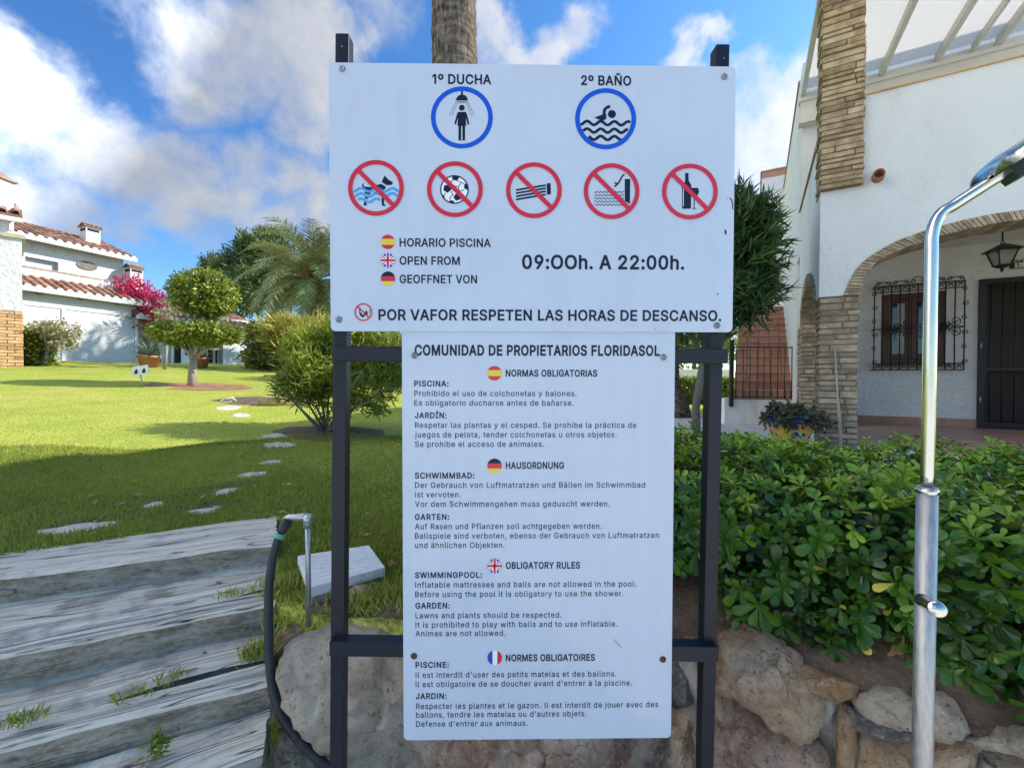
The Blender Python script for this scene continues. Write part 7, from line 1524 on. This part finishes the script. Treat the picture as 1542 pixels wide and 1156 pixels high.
# shrubs by the shutters
g1_ = G(66, 551); sh1 = thing('ornamental_tree', 'small sparse pale leaved tree with leaning stem before the white shutters', 'tree', g1_); Y1 = g1_.y
mb = MB(); k1 = P(72, 528, Y1); mb.tube([g1_, k1], [.05, .04], 8); branchy(mb, k1, [P(x, y, Y1 + rng.normal(0, .2)) for x, y in ((65, 495), (78, 490), (92, 495), (102, 505), (85, 505), (96, 520), (90, 528))], .03, .008, .1); mb.build('trunk', M['bark'], sh1)
ps = [clumps(n, P(px, py, Y1), (rx, rx, rz), 8, .06, .085, L_OVAL, .1, .5, .1, .9) for px, py, rx, rz, n in ((72, 496, .32, .18, 40), (90, 497, .38, .2, 55), (100, 506, .26, .16, 30), (95, 521, .28, .1, 18), (62, 494, .18, .12, 16))]
q = [np.concatenate(x) for x in zip(*ps)]; leaves('crown', M['pale'], *q[:4], L_OVAL, q[4], sh1, sh1['_o'])
g2_ = G(48, 550); sh2 = thing('lime_bush', 'rounded lime green bush against the brick base of the left villa', 'shrub', g2_); Y2_ = g2_.y
ps = [clumps(n, P(px, py, Y2_), (rx, rx, rz), 9, .06, .10, L_OVAL, .2, .5, lo, hi) for px, py, rx, rz, n, lo, hi in ((48, 522, .42, .40, 130, .2, .9), (44, 508, .3, .22, 60, .4, 1), (52, 540, .4, .24, 80, .0, .5))]
q = [np.concatenate(x) for x in zip(*ps)]; leaves('foliage', M['bushleaf'], *q[:4], L_OVAL, q[4], sh2, sh2['_o'])
mb = MB(); branchy(mb, g2_, [P(x, y, Y2_) for x, y in ((40, 515), (50, 505), (56, 520))], .02, .008); mb.build('stems', M['bark'], sh2)
g3_ = G(248, 556); th3 = thing('young_tree', 'thin young tree with tiny pale crown between bougainvillea and topiary', 'tree', g3_); Y3 = g3_.y
mb = MB(); t3 = P(252, 478, Y3); mb.tube([g3_, P(251, 520, Y3), t3], [.045, .04, .03], 8); branchy(mb, t3, [P(x, y, Y3) for x, y in ((243, 465), (255, 460), (262, 470))], .025, .008); mb.build('trunk', M['palebark'], th3)
ps = [clumps(22, P(252, 468, Y3), (.32, .3, .25), 8, .07, .1, L_OVAL, .1, .4, .1, .9)]; q = ps[0]; leaves('crown', M['pale'], *q[:4], L_OVAL, q[4], th3, th3['_o'])
# three clay pots with agaves
def agave_pot(px, py, s, label):
    g = G(px, py); g = Vector((g.x, g.y, g.z)); t = thing('clay_pot', label, 'flower pot', g, 'clay pots of agave in front of the long house')
    mb = MB(); mb.lathe(g, [(.0001, 0), (.19 * s, 0), (.26 * s, .26 * s), (.29 * s, .27 * s), (.29 * s, .33 * s), (.25 * s, .33 * s), (.24 * s, .28 * s), (.0001, .28 * s)], 20); mb.build('pot', M['terrapot'], t)
    n = 34; az = np.arange(n) * 2.4; el = np.radians(np.linspace(10, 80, n)); ax = np.stack([np.cos(az) * np.cos(el), np.sin(az) * np.cos(el), np.sin(el)], 1); nr = np.stack([-np.cos(az) * np.sin(el), -np.sin(az) * np.sin(el), np.cos(el)], 1)
    pos = np.tile(np.array(g + Vector((0, 0, .32 * s))), (n, 1)); leaves('agave', M['agave'], pos, ax, nr, rng.uniform(.45, .62, n) * s, leaf_t([(0, .05), (.4, .085), (1, .006)], .35, .25), rng.random(n), t, t['_o'])
agave_pot(224.5, 553, 1.0, 'clay pot with grey agave beside the open glass door, leftmost of three'); agave_pot(301, 554, .95, 'clay pot with agave partly behind the topiary trunk'); agave_pot(377, 553, .8, 'smallest clay pot with agave at the right end of the long house')
# date palm
pY = 18.0; pc_ = P(474, 428, pY); pg_ = Vector((pc_.x, pY, ground(pc_.x, pY))); dp = thing('date_palm', 'date palm with arching grey green fronds beside the long house', 'tree', pg_)
mb = MB(); mb.tube([pg_, pg_.lerp(pc_, .5), pc_ - Vector((0, 0, .3)), pc_ + Vector((0, 0, .3))], [.35, .3, .42, .25], 14); mb.build('trunk', M['palmbark'], dp)
mb, q = fronds(pc_ + Vector((0, 0, .15)), 64, 3.3, 84, -38, 1.75, .62, 52); mb.build('frond_stem', M['palm'], dp); leaves('crown', M['palm'], *q[:4], L_PALM, q[4], dp, dp['_o'])
mb = MB(); M['fruit'] = pm('orange_fruit_stalk', [(.5, .16, .05), (.6, .26, .08)], 10, .7)
for k in range(26): d = Vector((rng.normal(-.1, .25), -.5, rng.normal(.1, .35))); mb.tube([pc_ + Vector((-.05, -.3, .2)), pc_ + Vector((-.05, -.3, .25)) + d * .5, pc_ + Vector((-.08, -.35, .2)) + d * .9 - Vector((0, 0, .1))], .014, 5)
mb.build('fruit_stalk', M['fruit'], dp)
# pines behind
L_LANC2 = leaf_t([(0, .03), (.4, .16), (1, .02)], .3, .12)
def pine(name, label, blobs, Y, seed):
    gx_ = P(blobs[0][0], 500, Y).x; g = Vector((gx_, Y, ground(gx_, Y))); t = thing(name, label, 'tree', g, 'trees behind the long house'); ps = []; mb = MB(); c0 = P(blobs[0][0], blobs[0][1], Y)
    mb.tube([g, g.lerp(c0, .6), c0], [.3, .24, .12], 10)
    for px, py, rx, rz, n in blobs:
        c = P(px, py, Y + rng.normal(0, .6)); ps.append(clumps(int(n * 1.6), c, (rx, rx, rz), 16, .17, .25, L_LANC2, .4, .45, .05, .95)); mb.tube([g.lerp(c0, .55), g.lerp(c0, .55).lerp(c, .5) + Vector((0, 0, .3)), c], [.16, .1, .05], 7)
    mb.build('trunk', M['bark'], t); q = [np.concatenate(x) for x in zip(*ps)]; leaves('crown', M['pine'], *q[:4], L_LANC2, q[4], t, t['_o'])
pine('pine_tree', 'broad dark umbrella pine rising behind the date palm', [(415, 400, 2.2, 1.1, 260), (390, 378, 1.2, .9, 110), (370, 395, 1.1, .9, 100), (400, 430, 2.2, 1.1, 160), (355, 415, 1.0, .8, 70), (405, 362, .8, .5, 60)], 25, 1)
pine('pine_tree', 'dark pine showing low between the topiary ball and the palm', [(345, 420, 1.6, 1.2, 170), (330, 405, 1.1, .9, 90), (365, 445, 1.6, 1.4, 150), (318, 425, .9, .9, 60)], 29, 2)
# shrubbery right of the long house
def bush(name, label, px, py, blobs, mat, tm, sz, grp=None, per=10, sp=.08):
    g = G(px, py); t = thing(name, label, 'shrub', g, grp); Y = g.y; ps = [clumps(n, P(x, y, Y), (rx, rx, rz), per, sp, sz, tm, .35, .4, lo, hi) for x, y, rx, rz, n, lo, hi in blobs]
    q = [np.concatenate(x) for x in zip(*ps)]; leaves('foliage', M[mat], *q[:4], tm, q[4], t, t['_o']); mb = MB(); branchy(mb, g, [P(x, y, Y) for x, y, *_ in blobs], .04, .01); mb.build('stems', M['bark'], t)
bush('leafy_shrub', 'dark green leafy shrub at the right end of the long house', 400, 556, [(395, 515, .5, .6, 90, .0, .6), (405, 535, .7, .5, 110, .0, .7), (420, 520, .7, .6, 90, .1, .7)], 'topiary', L_OVAL, .16)
bush('variegated_shrub', 'pale variegated shrub with white edged leaves below the date palm', 416, 557, [(408, 538, .5, .45, 70, .2, 1), (425, 530, .6, .55, 90, .1, .9), (430, 545, .5, .4, 60, .2, 1)], 'pale', L_LANC, .26)
bush('yellow_shrub', 'yellow green strappy shrub growing below the date palm trunk', 450, 560, [(440, 505, .8, .5, 80, .2, 1), (460, 515, .9, .6, 90, .2, 1), (425, 500, .6, .4, 50, .3, 1), (480, 505, .8, .6, 70, .2, .9)], 'yellowleaf', L_LANC, .34)
bush('tall_green_shrub', 'loose green shrub filling the gap behind the left sign post', 540, 575, [(520, 530, .9, .8, 140, .1, .8), (560, 530, 1.0, .9, 160, .1, .8), (600, 535, 1.0, .9, 150, .1, .8), (545, 500, .8, .6, 90, .2, 1), (580, 560, 1.2, .6, 120, .0, .5), (640, 540, 1.3, .9, 150, .1, .7)], 'bushleaf', L_LANC, .22)
# stones lying in the lawn
tag(patch('bare_soil', -.42, 1.84, .44, .18, M['soil'], .0, .012, seed=21), kind='structure')
def slab(pts, label, grp='flat stepping stones across the lawn', h=.006):
    pts = [G(x, y) for x, y in pts]; c = sum(pts, Vector()) / len(pts); q = pts
    for it in range(2):
        r_ = []
        for i in range(len(q)): a, b = q[i], q[(i + 1) % len(q)]; r_ += [a * .8 + b * .2, a * .2 + b * .8]
        q = r_
    q = [p + (p - c).normalized() * .035 * noise.noise(p * 11) for p in q]
    mb = MB(); mb.prism([Vector((p.x, p.y, p.z - .02)) for p in q], (0, 0, .02 + h), tone=.5); return tag(mb.build('stepping_stone', M['flag'], None, c, bevel=.006), label, 'paving stone', grp)
slab([(40, 803), (75, 797), (130, 789), (180, 785), (187, 790), (150, 799), (90, 808), (50, 809)], 'largest flat stepping stone just above the timber steps')
slab([(272, 773), (300, 765), (336, 761), (338, 766), (315, 774), (283, 779)], 'flat stepping stone nearest the hose end of the timber steps')
slab([(211, 763), (228, 757), (248, 757), (244, 763), (218, 768)], 'small stepping stone in the worn dark hollow of shaded grass')
slab([(320, 744), (338, 737), (362, 735), (358, 740), (330, 747)], 'stepping stone, third of the curving row from the steps')
slab([(358, 717), (380, 711), (402, 712), (397, 718), (365, 720)], 'stepping stone, fourth of the curving row from the steps')
slab([(386, 699), (408, 693), (427, 694), (424, 699), (392, 701)], 'narrow stepping stone, fifth of the curving row from the steps')
slab([(392, 669), (420, 666), (448, 669), (444, 674), (400, 675)], 'broad stepping stone at the edge of the bush soil')
slab([(394, 656), (420, 652), (441, 654), (438, 659), (402, 660)], 'stepping stone lying beside bare soil under the bush')
slab([(330, 602), (345, 599), (358, 602), (350, 606), (335, 606)], 'sunlit stepping stone far up the lawn near the topiary soil')
slab([(322, 614), (345, 611), (368, 614), (350, 618), (328, 618)], 'sunlit stepping stone half sunk in the middle lawn')
slab([(348, 624), (365, 622), (380, 625), (370, 628), (352, 628)], 'thin sunlit stepping stone nearest the bush shadow')
for x, y, rx, ry in ((300, 770, .25, .09), (225, 760, .25, .1), (130, 792, .45, .07), (345, 736, .2, .07)): 
    g = G(x, y - 6); tag(patch('bare_soil', g.x, g.y, rx, ry, M['soil'], .5, .008, seed=x), kind='structure')
boulder([(384, 610), (390, 600), (402, 597), (420, 597), (436, 602), (440, 609), (420, 612), (400, 612)], G(410, 610).y, .45, 41, 'rock_tan', 'low sunlit tan rock in the lawn left of the bush', tilt=.5, amp=.6)
boulder([(334, 604), (340, 599), (352, 599), (358, 604), (346, 607)], G(346, 605).y + .02, .3, 42, 'rock_white', 'small pale rock half buried near the topiary soil', tilt=.5, amp=.5)
g = G(375, 602); tag(patch('soil_patch', g.x + .3, g.y, .8, .5, M['soil'], 0, .012, seed=9), kind='structure')
# far right gap: hedge, wall, palm stump
hy = 15.0; hx0, hx1 = P(990, 590, hy).x, P(1108, 590, hy).x; hg_ = thing('clipped_hedge', 'clipped dark green hedge far behind, beside the concrete path', 'hedge', ((hx0 + hx1) / 2, hy, ground(5, hy)))
n = 5200; z0_, z1_ = ground(5, hy), P(1040, 571, hy).z; x = rng.uniform(hx0, hx1, n); sd_ = rng.random(n) < .45
pos = np.stack([x, np.where(sd_, hy - .02 + rng.normal(0, .04, n), rng.uniform(hy, hy + .8, n)), np.where(sd_, z0_ + rng.random(n) * (z1_ - z0_), z1_ + rng.normal(0, .03, n))], 1)
nr = np.where(sd_[:, None], np.array([[0, -1, .3]]), np.array([[0, 0, 1.]])) + rng.normal(0, .4, (n, 3)); leaves('foliage', M['topiary'], pos, rdir(n), nr, rng.uniform(.09, .15, n), L_OVAL, np.where(sd_, rng.uniform(0, .5, n), rng.uniform(.4, 1, n)), hg_, hg_['_o'])
mb = MB(); mb.box(((hx0 + hx1) / 2, hy + .4, (z0_ + z1_) / 2 - .06), (hx1 - hx0 - .1, .7, z1_ - z0_ - .1)); mb.build('branch_core', M['dark'], hg_)  # solid dark box, standing in for shade between the leaves
gw = thing('garden_wall', 'low white garden wall behind the far clipped hedge', 'wall', (5, 19, ground(5, 19))); x0_, x1_ = P(985, 560, 19).x, P(1104, 560, 19).x
mb = MB(); mb.box(((x0_ + x1_) / 2, 19.1, (ground(5, 19) + P(1040, 558, 19).z) / 2), (x1_ - x0_, .2, P(1040, 558, 19).z - ground(5, 19))); mb.build('wall', M['stucco'], gw)
mb = MB(); mb.box(((x0_ + x1_) / 2, 19.1, P(1040, 558, 19).z + .03), (x1_ - x0_ + .05, .26, .06)); mb.build('coping', M['white'], gw)
sy = 9.5; sx0 = P(1022, 600, sy).x; sp_ = thing('shaggy_palm', 'shaggy brown palm trunk at the right edge of the rules board', 'tree', (sx0, sy, ground(sx0, sy))); zb_ = ground(sx0, sy); zt2 = P(1018, 548, sy).z
mb = MB(); mb.tube([(sx0 - .05, sy, zb_ - .05), (sx0 - .06, sy, zb_ + .3), (sx0 - .16, sy, zb_ + .75), (sx0 - .2, sy, zt2 + .4), (sx0 - .2, sy, zt2 + 1.2)], [.33, .27, .17, .16, .15], 14); mb.build('trunk', M['palmbark'], sp_)
mb, q = fronds((sx0 - .2, sy, zt2 + 1.2), 26, 1.6, 70, -30, 1.5, .4, 30); mb.build('frond_stem', M['palm'], sp_); leaves('crown', M['palm'], *q[:4], L_PALM, q[4], sp_, sp_['_o'])
def far_tree(px, py, Y, rx, rz, n, label, mat='topiary'):
    c = P(px, py, Y); g = Vector((c.x, Y, ground(c.x, Y))); t = thing('garden_tree', label, 'tree', g); mb = MB(); mb.tube([g, g.lerp(c, .6), c], [.16, .12, .06], 8); q = clumps(n, c, (rx, rx, rz), 12, .16, .22, L_OVAL, .2, .45, .0, .8); mb.build('trunk', M['bark'], t); leaves('crown', M[mat], *q[:4], L_OVAL, q[4], t, t['_o'])
far_tree(790, 205, 17.2, 2.3, 1.7, 330, 'tall loose tree behind the sign board shading the long white house')
far_tree(1046, 512, 24, 2.6, 1.6, 420, 'broad green tree seen under the sign board through its right gap')

# ------------------------------------------------------------------ grass
def blades(n, pts, hmin, hmax, wid, seed_lo=0, seed_hi=1, lean=.55):
    pos = np.array(pts); pv = np.array([noise.fractal(Vector((p[0] * .9, p[1] * .9, 5)), .8, 2.1, 5) for p in pts]); ax = np.stack([rng.normal(0, lean, n), rng.normal(0, lean, n), np.ones(n)], 1); h = rng.uniform(hmin, hmax, n)
    return pos, ax, rdir(n, .2), h, np.clip(rng.normal(.42, .2, n) + pv * .38 + (rng.random(n) < .06) * .5, seed_lo, seed_hi)
stones_xy = [(o.matrix_world.translation.x, o.matrix_world.translation.y) for o in bpy.data.objects if False]
def lawn_pts(n, far, near=0.0, xr=(-6, .45)):
    out = []
    while len(out) < n:
        px, py = RN.uniform(-60, 640), RN.uniform(590, 905); d = ray(px, py)
        # solve for the ground by a few fixed-point steps
        t = 3.0
        for k in range(6): p = C + d * t; z = ground(p.x, p.y); t = (z - EYE) / d.z if d.z < -1e-3 else 99
        p = C + d * t
        if near < p.y < far and p.y > edge(p.x) + .01: out.append((p.x, p.y, ground(p.x, p.y) - .006))
    return out
L_GR = (np.array([(0, -.5, 0), (0, .5, 0), (.55, -.36, .04), (.55, .36, .04), (1, 0, .18)], float) * np.array([1, .13, 1]), np.array([(0, 1, 3, 2), (2, 3, 4, 4)], np.int32))
def grass_mesh(name, pts, h0, h1, lean=.6):
    n = len(pts); pos, ax, nr, h, tn = blades(n, pts, h0, h1, .1, lean=lean); tv, _ = L_GR
    V, Fq, T = leaf_set(pos, ax, nr, h, (tv, np.array([(0, 1, 3, 2)], np.int32)), tn); F2 = (np.array([[2, 3, 4]]) [None] + (np.arange(n) * 5)[:, None, None]).reshape(-1, 3)
    me = bpy.data.meshes.new(name); me.vertices.add(len(V)); me.vertices.foreach_set('co', V.astype(np.float32).ravel()); idx = np.concatenate([Fq.ravel(), F2.ravel()]).astype(np.int32)
    me.loops.add(len(idx)); me.loops.foreach_set('vertex_index', idx); me.polygons.add(2 * n); me.polygons.foreach_set('loop_start', np.concatenate([np.arange(n) * 4, 4 * n + np.arange(n) * 3]).astype(np.int32))
    at = me.attributes.new('tone', 'FLOAT', 'POINT'); at.data.foreach_set('value', T.astype(np.float32)); me.materials.append(M['grass']); me.update(calc_edges=True); me.validate()
    ob = bpy.data.objects.new(name, me); COL.objects.link(ob); return tag(ob, kind='stuff')
# keep the stepping stones clear
slabs = [o for o in bpy.data.objects if o.name.startswith('stepping_stone')]
def clear(pts):
    out = []
    bbs = [(o.location.x, o.location.y, [tuple((o.location + Vector(v.co) * .9).xy) for v in o.data.vertices][: len(o.data.vertices) // 2]) for o in slabs]
    for p in pts:
        bad = False
        for cx, cy, poly_ in bbs:
            if abs(p[0] - cx) + abs(p[1] - cy) > 1.0: continue
            ins = False
            for i in range(len(poly_)):
                a, b = poly_[i - 1], poly_[i]
                if (a[1] > p[1]) != (b[1] > p[1]) and p[0] < (b[0] - a[0]) * (p[1] - a[1]) / (b[1] - a[1]) + a[0]: ins = not ins
            if ins: bad = True; break
        if not bad: out.append(p)
    return out
grass_mesh('grass', clear(lawn_pts(95000, 9.0)), .022, .05)
def tufts(spots):
    out = []
    for px, py, Y, n, sp in spots:
        c = P(px, py, Y)
        for k in range(n): out.append((c.x + rng.normal(0, sp), c.y + rng.normal(0, sp), c.z - .01))
    return out
tf = []
for k in range(5200):
    x, y = rng.uniform(-1.25, .3), rng.uniform(1.62, 2.7)
    if y > edge(x) + .02: tf.append((x, y, ground(x, y) - .01))
grass_mesh('grass_tufts', tf + tufts([(560, 905, 1.80, 260, .05), (590, 890, 1.85, 200, .06), (540, 915, 1.75, 90, .03), (425, 880, 1.95, 260, .05), (430, 930, 1.8, 160, .04), (385, 980, 1.66, 120, .03)]), .03, .075, .5)
grass_mesh('grass_sprouts', tufts([(345, 893, 1.85, 60, .022), (365, 889, 1.86, 40, .02), (250, 1022, 1.5, 50, .022), (272, 1013, 1.52, 30, .015), (205, 1040, 1.45, 55, .022), (20, 1083, 1.29, 60, .02), (45, 1077, 1.31, 70, .022), (175, 1050, 1.4, 30, .012)]), .014, .04, .6)
nl_ = 70; lp_s = np.array(lawn_pts(nl_, 7.5)) + np.array([0, 0, .03]); leaves('fallen_leaves', M['dry'], lp_s, rdir(nl_) * np.array([1, 1, .25]), rdir(nl_, 2.0), rng.uniform(.03, .06, nl_), L_OVAL, rng.random(nl_))['kind'] = 'stuff'
g = P(238, 1118, 1.33); wd = thing('weed', 'small bright green clover weed at the foot of the lowest riser timber', 'plant', g); n = 46
pos = np.tile(np.array(g), (n, 1)) + rng.normal(0, .014, (n, 3)); leaves('leaves', M['bushleaf'], pos, rdir(n, .6), rdir(n, 1.2), rng.uniform(.02, .036, n), L_OVAL, rng.uniform(0, .6, n), wd, wd['_o'])
